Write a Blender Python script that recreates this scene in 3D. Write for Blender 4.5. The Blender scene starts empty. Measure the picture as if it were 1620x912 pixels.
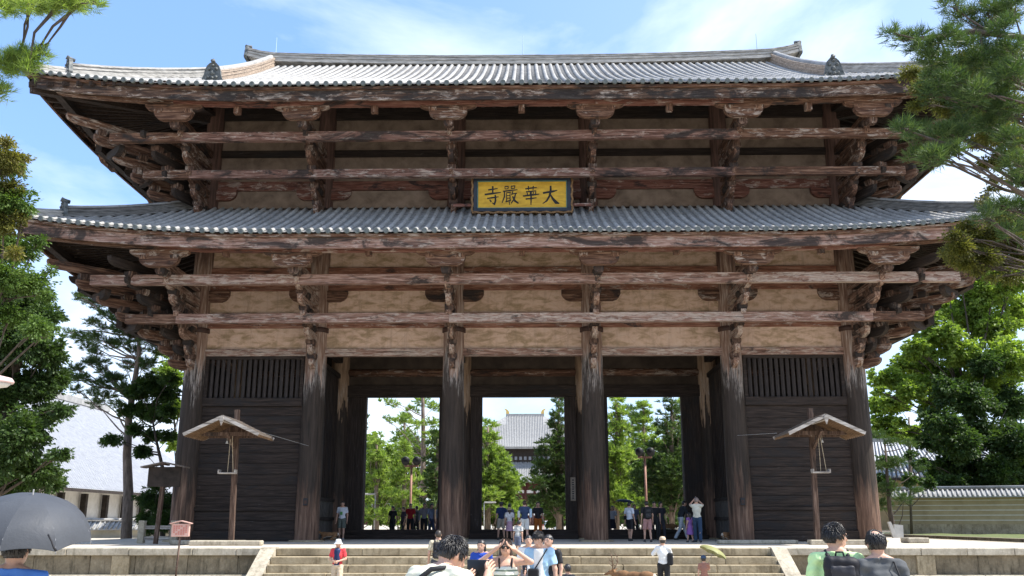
import bpy, bmesh, math, random
import numpy as np
from mathutils import Vector, Matrix
random.seed(7); RNG = np.random.default_rng(7)
S = bpy.context.scene; COL = S.collection
PI = math.pi
# ------------------------------------------------------------------ camera
CAM_F, CAM_P, CAM_YAW, CAM_ROLL = 1441.66, 0.25062, 0.01448, -0.0006   # focal length in photo pixels, tilt, yaw, roll
CAM_LOC = Vector((0.0986, -39.240, 0.8135))
def cam_axes():
    cy, sy, cp, sp = math.cos(CAM_YAW), math.sin(CAM_YAW), math.cos(CAM_P), math.sin(CAM_P)
    f = Vector((-sy*cp, cy*cp, sp)); r = Vector((cy, sy, 0)); u = r.cross(f)
    c, s = math.cos(CAM_ROLL), math.sin(CAM_ROLL)
    return c*r+s*u, -s*r+c*u, f
CR, CU, CF = cam_axes()
cd = bpy.data.cameras.new('camera'); cam = bpy.data.objects.new('camera', cd); COL.objects.link(cam)
cd.sensor_width = 36; cd.lens = CAM_F/1620*36; cd.clip_start = 0.1; cd.clip_end = 6000
cam.matrix_world = Matrix(((CR.x, CU.x, -CF.x, CAM_LOC.x), (CR.y, CU.y, -CF.y, CAM_LOC.y), (CR.z, CU.z, -CF.z, CAM_LOC.z), (0, 0, 0, 1)))
S.camera = cam
def at(px, py, Y):
    """surveyed point of the place: bearing from the camera, at world depth Y"""
    v = CF + CR*((px-810)/CAM_F) - CU*((py-456)/CAM_F)
    return CAM_LOC + v*((Y-CAM_LOC.y)/v.y)
# ------------------------------------------------------------------ light
SUN = Vector((0.57, -0.06, 0.82)).normalized()      # towards the sun
el = math.asin(SUN.z); az = math.atan2(SUN.x, SUN.y)
sl = bpy.data.lights.new('sun', 'SUN'); so = bpy.data.objects.new('sun', sl); COL.objects.link(so)
sl.energy = 5.0; sl.angle = math.radians(0.53); sl.color = (1.0, 0.95, 0.88)
so.rotation_euler = (-SUN).to_track_quat('-Z', 'Y').to_euler(); so.location = (30, -20, 60)
W = bpy.data.worlds.new('World'); S.world = W; W.use_nodes = True
wt = W.node_tree; wt.nodes.clear()
def wn(t, **k):
    n = wt.nodes.new(t)
    for a, b in k.items(): setattr(n, a, b)
    return n
sky = wn('ShaderNodeTexSky', sky_type='NISHITA', sun_disc=False, sun_elevation=el, sun_rotation=az)
sky.air_density = 1.0; sky.dust_density = 0.35; sky.ozone_density = 2.6; sky.altitude = 50
tc = wn('ShaderNodeTexCoord'); mp = wn('ShaderNodeMapping'); mp.inputs['Scale'].default_value = (1.0, 1.0, 2.6); mp.inputs['Location'].default_value = (0.35, 0.2, 0.55)
nz = wn('ShaderNodeTexNoise'); nz.inputs['Scale'].default_value = 2.1; nz.inputs['Detail'].default_value = 9; nz.inputs['Roughness'].default_value = 0.56; nz.inputs['Distortion'].default_value = 0.35
rp = wn('ShaderNodeValToRGB'); rp.color_ramp.elements[0].position = 0.46; rp.color_ramp.elements[1].position = 0.74
rp.color_ramp.elements[0].color = (0, 0, 0, 1); rp.color_ramp.elements[1].color = (1, 1, 1, 1)
sp_ = wn('ShaderNodeSeparateXYZ'); hz = wn('ShaderNodeMapRange'); hz.inputs['From Min'].default_value = 0.30; hz.inputs['From Max'].default_value = 0.0; hz.inputs['To Min'].default_value = 0; hz.inputs['To Max'].default_value = 0.28
ex = wn('ShaderNodeMapRange'); ex.inputs['From Min'].default_value = -0.2; ex.inputs['From Max'].default_value = 0.9; ex.inputs['To Min'].default_value = 0; ex.inputs['To Max'].default_value = 0.6
m1 = wn('ShaderNodeMath', operation='ADD', use_clamp=True); m2 = wn('ShaderNodeMath', operation='MULTIPLY_ADD', use_clamp=True)
mx = wn('ShaderNodeMix', data_type='RGBA'); bg = wn('ShaderNodeBackground'); wo = wn('ShaderNodeOutputWorld')
L = wt.links.new
L(tc.outputs['Generated'], mp.inputs['Vector']); L(mp.outputs[0], nz.inputs['Vector']); L(nz.outputs['Fac'], rp.inputs[0])
L(tc.outputs['Generated'], sp_.inputs[0]); L(sp_.outputs['Z'], hz.inputs['Value']); L(sp_.outputs['X'], ex.inputs['Value'])
m2.inputs[1].default_value = 0.85
L(rp.outputs[0], m2.inputs[0]); L(hz.outputs[0], m2.inputs[2]); L(m2.outputs[0], m1.inputs[0])
mm = wn('ShaderNodeMath', operation='MULTIPLY'); L(ex.outputs[0], mm.inputs[0]); mm.inputs[1].default_value = 0.5; L(mm.outputs[0], m1.inputs[1])
vl = wn('ShaderNodeMix', data_type='RGBA'); vl.inputs['Factor'].default_value = 0.38; L(sky.outputs[0], vl.inputs['A']); vl.inputs['B'].default_value = (1.7, 3.2, 6.6, 1)   # thin high veil
L(m1.outputs[0], mx.inputs['Factor']); L(vl.outputs['Result'], mx.inputs['A']); mx.inputs['B'].default_value = (5.7, 6.1, 6.6, 1)
L(mx.outputs['Result'], bg.inputs[0]); bg.inputs[1].default_value = 0.14; L(bg.outputs[0], wo.inputs[0])
S.view_settings.view_transform = 'Standard'; S.view_settings.look = 'None'; S.view_settings.gamma = 1; S.view_settings.exposure = 0.92
S.view_settings.use_curve_mapping = False
# ------------------------------------------------------------------ materials
class NT:
    def __init__(s, name):
        s.m = bpy.data.materials.new(name); s.m.use_nodes = True; s.t = s.m.node_tree; s.t.nodes.clear()
        s.o = s.n('ShaderNodeOutputMaterial'); s.b = s.n('ShaderNodeBsdfPrincipled'); s.l(s.b.outputs[0], s.o.inputs[0])
    def n(s, t, **k):
        x = s.t.nodes.new(t)
        for a, b in k.items(): setattr(x, a, b)
        return x
    def l(s, a, b): s.t.links.new(a, b)
    def coords(s, scale=(1, 1, 1), rand=True, space='Object'):
        tc = s.n('ShaderNodeTexCoord'); mp = s.n('ShaderNodeMapping'); mp.inputs['Scale'].default_value = scale
        s.l(tc.outputs[space], mp.inputs['Vector'])
        if rand:
            oi = s.n('ShaderNodeObjectInfo'); v = s.n('ShaderNodeMath', operation='MULTIPLY'); v.inputs[1].default_value = 57
            s.l(oi.outputs['Random'], v.inputs[0]); s.l(v.outputs[0], mp.inputs['Location'])
        return mp.outputs[0]
    def noise(s, vec, scale, detail=4, rough=0.55, dist=0):
        n = s.n('ShaderNodeTexNoise'); n.inputs['Scale'].default_value = scale; n.inputs['Detail'].default_value = detail
        n.inputs['Roughness'].default_value = rough; n.inputs['Distortion'].default_value = dist
        s.l(vec, n.inputs['Vector']); return n.outputs['Fac']
    def ramp(s, f, stops):
        r = s.n('ShaderNodeValToRGB'); e = r.color_ramp.elements
        while len(e) < len(stops): e.new(0.5)
        for i, (p, c) in enumerate(stops):
            e[i].position = p; e[i].color = (c, c, c, 1) if isinstance(c, (int, float)) else (*c, 1)
        s.l(f, r.inputs[0]); return r.outputs[0]
    def mix(s, f, a, b, mode='MIX'):
        m = s.n('ShaderNodeMix', data_type='RGBA', blend_type=mode)
        for v, i in ((f, 'Factor'), (a, 'A'), (b, 'B')):
            if isinstance(v, (int, float)): m.inputs[i].default_value = v
            elif isinstance(v, tuple): m.inputs[i].default_value = (*v, 1)
            else: s.l(v, m.inputs[i])
        return m.outputs['Result']
    def math(s, op, a, b=0, clamp=False):
        m = s.n('ShaderNodeMath', operation=op, use_clamp=clamp)
        for i, v in ((0, a), (1, b)):
            if isinstance(v, (int, float)): m.inputs[i].default_value = v
            else: s.l(v, m.inputs[i])
        return m.outputs[0]
    def fin(s, col, rough=0.8, bump=None, bstr=0.4, bdist=0.02, spec=0.3):
        if isinstance(col, tuple): s.b.inputs['Base Color'].default_value = (*col, 1)
        else: s.l(col, s.b.inputs['Base Color'])
        if isinstance(rough, (int, float)): s.b.inputs['Roughness'].default_value = rough
        else: s.l(rough, s.b.inputs['Roughness'])
        s.b.inputs['Specular IOR Level'].default_value = spec
        if bump is not None:
            b = s.n('ShaderNodeBump'); b.inputs['Strength'].default_value = bstr; b.inputs['Distance'].default_value = bdist
            s.l(bump, b.inputs['Height']); s.l(b.outputs[0], s.b.inputs['Normal'])
        return s.m
def wood(name, axis, c_dark, c_mid, c_light, flake=0.5, black=0.45, flake_col=(0.50, 0.43, 0.37)):
    """weathered painted timber, grain along the given axis"""
    t = NT(name); st = [7, 7, 7]; st[axis] = 0.55
    v = t.coords(tuple(st)); g = t.noise(v, 2.2, 7, 0.65, 0.3)
    base = t.ramp(g, [(0.30, c_dark), (0.48, c_mid), (0.66, c_light)])
    s2 = [2.6, 2.6, 2.6]; s2[axis] = 0.8; v2 = t.coords(tuple(s2))
    oi = t.n('ShaderNodeObjectInfo'); rnd = t.math('MULTIPLY', t.math('SUBTRACT', oi.outputs['Random'], 0.5), 0.14)
    f1 = t.math('ADD', t.noise(v2, 1.9, 8, 0.72, 0.6), rnd); fl = t.ramp(f1, [(1-flake-0.02, 0), (1-flake+0.06, 1)])
    f3 = t.noise(v, 5, 5, 0.8); fl = t.math('MULTIPLY', fl, t.ramp(f3, [(0.38, 0), (0.55, 1)]))
    col = t.mix(t.math('MULTIPLY', fl, 0.8), base, flake_col)
    s3 = [0.9, 0.9, 0.9]; s3[axis] = 0.35; v3 = t.coords(tuple(s3))
    f2 = t.math('SUBTRACT', t.noise(v3, 1.5, 9, 0.7, 0.8), t.math('MULTIPLY', rnd, 0.8)); bl = t.ramp(f2, [(1-black-0.01, 0), (1-black+0.07, 1)])
    col = t.mix(t.math('MULTIPLY', bl, 0.88), col, (0.022, 0.019, 0.018))
    s4 = [26, 26, 26]; s4[axis] = 0.5; ck = t.ramp(t.noise(t.coords(tuple(s4)), 1.0, 5, 0.7), [(0.36, 1), (0.42, 0)])   # drying cracks along the grain
    col = t.mix(t.math('MULTIPLY', ck, 0.75), col, (0.02, 0.014, 0.012))
    h = t.math('SUBTRACT', t.math('ADD', g, t.math('MULTIPLY', fl, 0.3)), t.math('MULTIPLY', ck, 0.5))
    return t.fin(col, 0.82, h, 0.75, 0.03)
PK = ((0.055, 0.026, 0.018), (0.215, 0.122, 0.090), (0.41, 0.285, 0.235))
BR = ((0.022, 0.011, 0.007), (0.095, 0.046, 0.028), (0.25, 0.150, 0.100))
DK = ((0.012, 0.009, 0.007), (0.027, 0.019, 0.015), (0.050, 0.036, 0.029))
M = {}
for ax, an in ((0, 'x'), (1, 'y'), (2, 'z')):
    M['beam_'+an] = wood('painted_timber_'+an, ax, *PK, flake=0.49, black=0.40)
    M['brown_'+an] = wood('brown_timber_'+an, ax, *BR, flake=0.43, black=0.43)
    M['dark_'+an] = wood('dark_timber_'+an, ax, *DK, flake=0.30, black=0.45, flake_col=(0.16, 0.14, 0.13))
    M['red_'+an] = wood('red_timber_'+an, ax, (0.06, 0.022, 0.015), (0.15, 0.058, 0.040), (0.26, 0.14, 0.105), flake=0.42, black=0.43)
for ax, an in ((0, 'x'), (1, 'y')): M['tie_'+an] = wood('reddish_tie_timber_'+an, ax, (0.055, 0.024, 0.016), (0.20, 0.085, 0.052), (0.34, 0.19, 0.135), flake=0.40, black=0.41)
M['fascia_x'] = wood('fascia_timber', 0, *PK, flake=0.46, black=0.50)
M['fascia_dk'] = wood('dark_fascia_timber', 0, (0.018, 0.011, 0.008), (0.065, 0.036, 0.024), (0.20, 0.125, 0.085), flake=0.44, black=0.55)
for ax, an in ((0, 'x'), (1, 'y')): M['beamup_'+an] = wood('upper_painted_timber_'+an, ax, (0.04, 0.019, 0.014), (0.15, 0.078, 0.058), (0.31, 0.20, 0.165), flake=0.47, black=0.47)
M['inner_wall'] = None
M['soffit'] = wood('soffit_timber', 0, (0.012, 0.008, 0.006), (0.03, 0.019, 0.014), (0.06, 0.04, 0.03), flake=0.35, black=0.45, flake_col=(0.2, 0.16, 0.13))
def mat_column(inner=False):
    t = NT('inner_column_timber' if inner else 'column_timber'); v = t.coords((5, 5, 0.35), rand=True); g = t.noise(v, 2.4, 8, 0.65, 0.2)
    tc = t.n('ShaderNodeTexCoord'); sx = t.n('ShaderNodeSeparateXYZ'); t.l(tc.outputs['Object'], sx.inputs[0]); z = sx.outputs['Z']
    v2 = t.coords((2.2, 2.2, 0.25)); w = t.noise(v2, 1.6, 5, 0.6)
    zz = t.math('ADD', z, t.math('MULTIPLY', t.math('SUBTRACT', w, 0.5), 6.0))
    mr = t.n('ShaderNodeMapRange'); mr.inputs['From Max'].default_value = 14; t.l(zz, mr.inputs['Value'])
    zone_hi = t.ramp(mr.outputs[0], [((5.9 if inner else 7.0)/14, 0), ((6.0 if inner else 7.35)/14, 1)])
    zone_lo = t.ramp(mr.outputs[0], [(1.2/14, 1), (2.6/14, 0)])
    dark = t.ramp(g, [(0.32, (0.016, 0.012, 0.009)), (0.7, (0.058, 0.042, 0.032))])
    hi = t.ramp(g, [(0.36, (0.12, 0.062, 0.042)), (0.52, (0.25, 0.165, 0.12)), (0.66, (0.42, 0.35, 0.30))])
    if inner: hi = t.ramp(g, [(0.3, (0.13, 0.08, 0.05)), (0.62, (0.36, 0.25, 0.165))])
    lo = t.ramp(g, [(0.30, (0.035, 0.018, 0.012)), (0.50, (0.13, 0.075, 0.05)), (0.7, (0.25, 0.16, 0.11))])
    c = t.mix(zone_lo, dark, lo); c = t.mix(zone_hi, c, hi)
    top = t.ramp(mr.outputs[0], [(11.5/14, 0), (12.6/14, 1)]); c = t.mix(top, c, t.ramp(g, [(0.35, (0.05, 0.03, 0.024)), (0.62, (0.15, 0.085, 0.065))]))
    edge = t.ramp(mr.outputs[0], [(6.0/14, 0), (7.0/14, 1), (7.6/14, 0)])
    f = t.ramp(t.noise(v, 4, 4, 0.8), [(0.46, 0), (0.6, 1)])
    c = t.mix(t.math('MULTIPLY', t.math('MULTIPLY', edge, f), 0.8), c, (0.44, 0.39, 0.35))
    return t.fin(c, 0.75, g, 0.8, 0.04)
M['column'] = mat_column(); M['column_in'] = mat_column(True)
def mat_plaster():
    t = NT('ochre_plaster'); v = t.coords((1, 1, 1)); rot = t.n('ShaderNodeMapping'); rot.inputs['Rotation'].default_value = (0, 0.5, 0); rot.inputs['Scale'].default_value = (1, 1, 2.6)
    t.l(v, rot.inputs['Vector']); a = t.noise(rot.outputs[0], 1.6, 6, 0.6, 0.5); b = t.noise(v, 9, 6, 0.6)
    c = t.ramp(a, [(0.36, (0.27, 0.19, 0.105)), (0.44, (0.43, 0.30, 0.20)), (0.52, (0.60, 0.42, 0.32)), (0.70, (0.66, 0.49, 0.395))])
    c = t.mix(0.22, c, t.ramp(b, [(0.3, (0.25, 0.17, 0.1)), (0.7, (0.55, 0.42, 0.3))]))
    vo = t.n('ShaderNodeTexVoronoi', feature='DISTANCE_TO_EDGE'); vo.inputs['Scale'].default_value = 0.9; t.l(v, vo.inputs['Vector'])
    oi = t.n('ShaderNodeObjectInfo'); c = t.mix(t.math('MULTIPLY', oi.outputs['Random'], 0.22), c, (0.34, 0.25, 0.19)); dr = t.noise(t.coords((3.5, 3.5, 0.35)), 1.6, 5, 0.7); c = t.mix(t.math('MULTIPLY', t.ramp(dr, [(0.52, 0), (0.68, 1)]), 0.3), c, (0.22, 0.17, 0.12))
    ck = t.ramp(vo.outputs['Distance'], [(0.0, 1), (0.012, 0)]); c = t.mix(t.math('MULTIPLY', ck, 0.35), c, (0.2, 0.14, 0.09))
    return t.fin(c, 0.9, b, 0.3, 0.01)
M['plaster'] = mat_plaster()
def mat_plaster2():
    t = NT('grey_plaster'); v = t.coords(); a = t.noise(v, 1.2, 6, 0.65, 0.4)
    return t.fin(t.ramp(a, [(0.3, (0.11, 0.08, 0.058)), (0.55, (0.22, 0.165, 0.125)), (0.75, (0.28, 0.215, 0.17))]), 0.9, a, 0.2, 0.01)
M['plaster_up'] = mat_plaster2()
def simple(name, c1, c2, scale=6, rough=0.8, bump=0.3, bd=0.01, spec=0.3, detail=5, stretch=(1, 1, 1), rand=True, metal=0):
    t = NT(name); v = t.coords(stretch, rand); a = t.noise(v, scale, detail, 0.6)
    m = t.fin(t.ramp(a, [(0.3, c1), (0.7, c2)]), rough, a, bump, bd, spec); t.b.inputs['Metallic'].default_value = metal
    return m
def mat_tile():
    t = NT('roof_tile'); v = t.coords(); a = t.noise(v, 2.5, 6, 0.7); b = t.noise(v, 22, 4, 0.6)
    ri = t.n('ShaderNodeObjectInfo'); ge = t.n('ShaderNodeNewGeometry'); wst = t.noise(ge.outputs['Position'], 0.5, 7, 0.7, 0.5); wf = t.noise(ge.outputs['Position'], 3.0, 5, 0.7)
    c = t.ramp(a, [(0.25, (0.17, 0.165, 0.157)), (0.5, (0.33, 0.32, 0.30)), (0.72, (0.46, 0.445, 0.415))])
    c = t.mix(0.3, c, t.ramp(b, [(0.3, (0.16, 0.165, 0.17)), (0.65, (0.48, 0.47, 0.45))]))
    c = t.mix(t.math('MULTIPLY', ri.outputs['Random'], 0.3), c, (0.20, 0.21, 0.22))
    c = t.mix(t.math('MULTIPLY', t.ramp(wst, [(0.46, 0), (0.62, 1)]), 0.5), c, (0.13, 0.125, 0.115))
    c = t.mix(t.math('MULTIPLY', t.ramp(wf, [(0.56, 0), (0.66, 1)]), 0.45), c, (0.10, 0.10, 0.075))
    return t.fin(c, 0.62, b, 0.3, 0.01, 0.4)
M['tile'] = mat_tile()
M['tile_end'] = simple('tile_end', (0.07, 0.085, 0.085), (0.15, 0.165, 0.16), 9, 0.7, 0.4, 0.02)
M['pan'] = simple('pan_tile', (0.16, 0.155, 0.15), (0.33, 0.32, 0.30), 5, 0.75, 0.5, 0.02)
M['ridge'] = simple('ridge_tile', (0.17, 0.165, 0.15), (0.52, 0.50, 0.46), 3.2, 0.8, 0.5, 0.03, stretch=(0.6, 0.6, 5), detail=8)
M['ridge_dark'] = simple('ridge_tile_painted_shade', (0.05, 0.05, 0.048), (0.20, 0.195, 0.185), 3.2, 0.8, 0.5, 0.03, stretch=(0.6, 0.6, 5), detail=8)  # ridge tile copy with the upper eave's shade put into its colour
M['ridge_warm'] = simple('ridge_mud', (0.20, 0.16, 0.13), (0.50, 0.40, 0.31), 2.5, 0.85, 0.5, 0.03, stretch=(1, 1, 3), detail=8)
M['oni'] = simple('ornament_tile', (0.035, 0.042, 0.042), (0.16, 0.17, 0.165), 7, 0.6, 0.5, 0.03)
M['inner_wall'] = simple('smoke_dark_plaster', (0.028, 0.021, 0.016), (0.075, 0.056, 0.043), 1.3, 0.9)  # dark brown plaster for the panels of the middle row
def mat_stone(name, cols, moss=(0.10, 0.11, 0.05), mossy=0.4, sc=1.0, streak=True):
    t = NT(name); v = t.coords((sc, sc, sc)); a = t.noise(v, 1.3, 8, 0.65, 0.3); b = t.noise(v, 14, 6, 0.7)
    c = t.ramp(a, [(0.28, cols[0]), (0.5, cols[1]), (0.72, cols[2])]); c = t.mix(0.35, c, t.ramp(b, [(0.3, cols[0]), (0.7, cols[2])]))
    v2 = t.coords((2.5, 2.5, 0.5 if streak else 2.5)); s = t.noise(v2, 2.2, 6, 0.7)
    c = t.mix(t.math('MULTIPLY', t.ramp(s, [(0.5, 0), (0.66, 1)]), mossy), c, moss)
    ge = t.n('ShaderNodeNewGeometry'); ws = t.noise(ge.outputs['Position'], 0.7, 8, 0.72, 0.4)
    c = t.mix(t.math('MULTIPLY', t.ramp(ws, [(0.50, 0), (0.64, 1)]), mossy*0.7), c, moss)
    return t.fin(c, 0.88, t.math('ADD', a, t.math('MULTIPLY', b, 0.6)), 0.7, 0.03)
M['stone'] = mat_stone('granite', ((0.16, 0.125, 0.075), (0.34, 0.275, 0.175), (0.50, 0.43, 0.30)), (0.09, 0.068, 0.035), 0.6)
M['coping'] = mat_stone('coping_granite', ((0.22, 0.19, 0.14), (0.40, 0.355, 0.275), (0.55, 0.50, 0.40)), (0.10, 0.085, 0.055), 0.55)
M['wallstone'] = mat_stone('wall_granite', ((0.09, 0.07, 0.045), (0.20, 0.165, 0.11), (0.33, 0.28, 0.195)), (0.05, 0.042, 0.026), 0.75)
M['sand'] = mat_stone('paved_earth', ((0.42, 0.37, 0.30), (0.52, 0.46, 0.375), (0.58, 0.52, 0.43)), (0.38, 0.33, 0.26), 0.3, 0.6, False)
def mat_ground():
    t = NT('ground_earth'); v = t.coords((1, 1, 1), False); a = t.noise(v, 0.15, 8, 0.6); b = t.noise(v, 6, 6, 0.7)
    c = t.ramp(a, [(0.35, (0.40, 0.35, 0.27)), (0.6, (0.50, 0.445, 0.35))]); c = t.mix(0.3, c, t.ramp(b, [(0.3, (0.18, 0.16, 0.13)), (0.7, (0.45, 0.41, 0.35))]))
    return t.fin(c, 0.9, b, 0.5, 0.02)
M['ground'] = mat_ground()
M['grass'] = simple('mossy_grass', (0.06, 0.08, 0.025), (0.15, 0.17, 0.06), 3, 0.9, 0.8, 0.05, rand=False)
M['iron'] = simple('dark_iron', (0.03, 0.018, 0.014), (0.07, 0.035, 0.025), 8, 0.6)
M['black'] = simple('black_lacquer', (0.012, 0.014, 0.018), (0.022, 0.025, 0.03), 4, 0.45)
def bark(name, a, b, sc=3): return simple(name, a, b, sc, 0.9, 1.0, 0.06, stretch=(2.5, 2.5, 0.7), detail=8)
M['bark'] = bark('pine_bark', (0.09, 0.07, 0.055), (0.27, 0.21, 0.17)); M['bark_dk'] = bark('dark_bark', (0.035, 0.028, 0.022), (0.12, 0.095, 0.075))
def leafmat(name, cols, trans=0.35, pos=(0.0, 0.5, 1.0)):
    t = NT(name); gi = t.n('ShaderNodeNewGeometry'); v = t.coords((1, 1, 1)); a = t.noise(v, 0.55, 3, 0.6)
    f = t.math('ADD', t.math('MULTIPLY', gi.outputs['Random Per Island'], 0.55), t.math('MULTIPLY', t.ramp(a, [(0.3, 0), (0.7, 1)]), 0.45))
    c = t.ramp(f, list(zip(pos, cols))); t.fin(c, 0.55, spec=0.35)
    tr = t.n('ShaderNodeBsdfTranslucent'); t.l(t.mix(1.0, c, (1.5, 1.6, 0.7), 'MULTIPLY'), tr.inputs[0])
    ms = t.n('ShaderNodeMixShader'); ms.inputs[0].default_value = trans; t.l(t.b.outputs[0], ms.inputs[1]); t.l(tr.outputs[0], ms.inputs[2]); t.l(ms.outputs[0], t.o.inputs[0])
    return t.m
M['lf_dark'] = leafmat('leaf_dark_green', [(0.018, 0.035, 0.010), (0.045, 0.085, 0.022), (0.085, 0.13, 0.035)])
M['lf_mid'] = leafmat('leaf_mid_green', [(0.035, 0.07, 0.014), (0.08, 0.14, 0.03), (0.14, 0.20, 0.05)])
M['lf_light'] = leafmat('leaf_light_green', [(0.08, 0.12, 0.02), (0.17, 0.25, 0.045), (0.30, 0.37, 0.10)], 0.48)
M['lf_olive'] = leafmat('leaf_olive_brown', [(0.05, 0.06, 0.014), (0.11, 0.115, 0.028), (0.23, 0.19, 0.055)], 0.4)
M['needle'] = leafmat('pine_needle', [(0.020, 0.045, 0.016), (0.055, 0.10, 0.03), (0.14, 0.19, 0.055)], 0.3)
M['needle_lt'] = leafmat('pine_needle_painted_sun', [(0.07, 0.115, 0.025), (0.18, 0.26, 0.06), (0.36, 0.43, 0.14)], 0.48)  # brighter needle copy with sunlight put into the colour
# ------------------------------------------------------------------ mesh helpers
class MB:
    def __init__(s): s.v = []; s.f = []
    def add(s, vs, fs):
        o = len(s.v); s.v += [tuple(p) for p in vs]; s.f += [tuple(i+o for i in f) for f in fs]; return s
    def box(s, x0, y0, z0, x1, y1, z1, bev=0):
        if bev <= 0:
            return s.add([(x0, y0, z0), (x1, y0, z0), (x1, y1, z0), (x0, y1, z0), (x0, y0, z1), (x1, y0, z1), (x1, y1, z1), (x0, y1, z1)],
                         [(3, 2, 1, 0), (4, 5, 6, 7), (0, 1, 5, 4), (1, 2, 6, 5), (2, 3, 7, 6), (3, 0, 4, 7)])
        b = bev; vs = []
        for sx, X in ((1, x0), (-1, x1)):
            for sy, Y in ((1, y0), (-1, y1)):
                for sz, Z in ((1, z0), (-1, z1)):
                    vs += [(X, Y+sy*b, Z+sz*b), (X+sx*b, Y, Z+sz*b), (X+sx*b, Y+sy*b, Z)]
        i = lambda a, c, d, k: (a*4+c*2+d)*3+k
        fs = []
        for a in (0, 1):
            q = [i(a, 0, 0, 0), i(a, 0, 1, 0), i(a, 1, 1, 0), i(a, 1, 0, 0)]; fs.append(q if a == 0 else q[::-1])
            q = [i(0, a, 0, 1), i(1, a, 0, 1), i(1, a, 1, 1), i(0, a, 1, 1)]; fs.append(q if a == 0 else q[::-1])
            q = [i(0, 0, a, 2), i(0, 1, a, 2), i(1, 1, a, 2), i(1, 0, a, 2)]; fs.append(q if a == 0 else q[::-1])
        for a in (0, 1):
            for c in (0, 1):
                fs.append([i(a, c, 0, 0), i(a, c, 0, 1), i(a, c, 1, 1), i(a, c, 1, 0)])
                fs.append([i(a, 0, c, 0), i(a, 1, c, 0), i(a, 1, c, 2), i(a, 0, c, 2)])
                fs.append([i(0, a, c, 1), i(1, a, c, 1), i(1, a, c, 2), i(0, a, c, 2)])
        for a in (0, 1):
            for c in (0, 1):
                for d in (0, 1): fs.append([i(a, c, d, 0), i(a, c, d, 1), i(a, c, d, 2)])
        return s.add(vs, fs)
    def tube(s, pts, rad, n=8, cap=True):
        pts = [Vector(p) for p in pts]; k = len(pts); rad = [rad]*k if isinstance(rad, (int, float)) else rad
        vs = []; up = None
        for j, p in enumerate(pts):
            d = (pts[min(j+1, k-1)]-pts[max(j-1, 0)]).normalized()
            if up is None: up = d.orthogonal().normalized()
            up = (up-d*up.dot(d)).normalized(); w = d.cross(up)
            for a in range(n):
                t = 2*PI*a/n; vs.append(p+(up*math.cos(t)+w*math.sin(t))*rad[j])
        fs = [(j*n+a, j*n+(a+1) % n, (j+1)*n+(a+1) % n, (j+1)*n+a) for j in range(k-1) for a in range(n)]
        if cap: fs += [tuple(range(n))[::-1], tuple(range((k-1)*n, k*n))]
        return s.add(vs, fs)
    def prism(s, prof, axis, a0, a1):
        """closed 2D profile extruded along an axis (0: profile is y,z; 1: x,z; 2: x,y)"""
        def P(u, w, a): return (a, u, w) if axis == 0 else (u, a, w) if axis == 1 else (u, w, a)
        n = len(prof); vs = [P(u, w, a0) for u, w in prof]+[P(u, w, a1) for u, w in prof]
        return s.add(vs, [tuple(range(n)), tuple(range(2*n-1, n-1, -1))]+[(j, (j+1) % n, n+(j+1) % n, n+j) for j in range(n)])
    def lathe(s, prof, n=16, c=(0, 0, 0)):
        vs = [(c[0]+r*math.cos(2*PI*a/n), c[1]+r*math.sin(2*PI*a/n), c[2]+z) for r, z in prof for a in range(n)]; k = len(prof)
        fs = [(j*n+a, j*n+(a+1) % n, (j+1)*n+(a+1) % n, (j+1)*n+a) for j in range(k-1) for a in range(n)]
        return s.add(vs, fs+[tuple(range(n))[::-1], tuple(range((k-1)*n, k*n))])
    def beam(s, p, q, w, h):
        """rectangular bar from p to q, w sideways, h upwards"""
        p, q = Vector(p), Vector(q); d = (q-p).normalized(); r = d.cross(Vector((0, 0, 1)))
        r = r.normalized() if r.length > 1e-4 else Vector((1, 0, 0)); u = r.cross(d)
        vs = [c+r*(a*w/2)+u*(b*h/2) for c in (p, q) for a, b in ((-1, -1), (1, -1), (1, 1), (-1, 1))]
        return s.add(vs, [(3, 2, 1, 0), (4, 5, 6, 7), (0, 1, 5, 4), (1, 2, 6, 5), (2, 3, 7, 6), (3, 0, 4, 7)])
    def mesh(s, name, mats, smooth=False, fixn=True, off=(0, 0, 0)):
        me = bpy.data.meshes.new(name); ox, oy, oz = off
        me.from_pydata([(x-ox, y-oy, z-oz) for x, y, z in s.v], [], s.f)
        if fixn:
            b = bmesh.new(); b.from_mesh(me); bmesh.ops.recalc_face_normals(b, faces=b.faces); b.to_mesh(me); b.free()
        for m in (mats if isinstance(mats, (list, tuple)) else [mats]): me.materials.append(m)
        if smooth: me.shade_smooth()
        return me
WPOS = {}
def props(o, label=None, cat=None, group=None, kind=None):
    if label: o['label'] = label
    if cat: o['category'] = cat
    if group: o['group'] = group
    if kind: o['kind'] = kind
    return o
def thing(name, label, cat, loc=(0, 0, 0), rz=0, group=None):
    o = bpy.data.objects.new(name, None); COL.objects.link(o); o.location = loc; o.rotation_euler.z = rz; o.empty_display_size = 0.3
    WPOS[o.name] = Vector(loc); return props(o, label, cat, group)
def link(name, me, parent=None, loc=(0, 0, 0), rot=(0, 0, 0), **k):
    """loc is a world position; parents made with world-placed pieces are unrotated"""
    o = bpy.data.objects.new(name, me); COL.objects.link(o); o.rotation_euler = rot
    w = Vector(loc); WPOS[o.name] = w
    if parent is not None: o.parent = parent; o.location = w-WPOS[parent.name]
    else: o.location = w
    return props(o, **k)
def part(name, mb, mat, parent=None, smooth=False, fixn=True, **k):
    """mesh given in world coordinates; its origin is set to its own centre base"""
    xs = np.array(mb.v); c = ((xs[:, 0].min()+xs[:, 0].max())/2, (xs[:, 1].min()+xs[:, 1].max())/2, xs[:, 2].min())
    return link(name, mb.mesh(name, mat, smooth, fixn, c), parent, c, **k)
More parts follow.
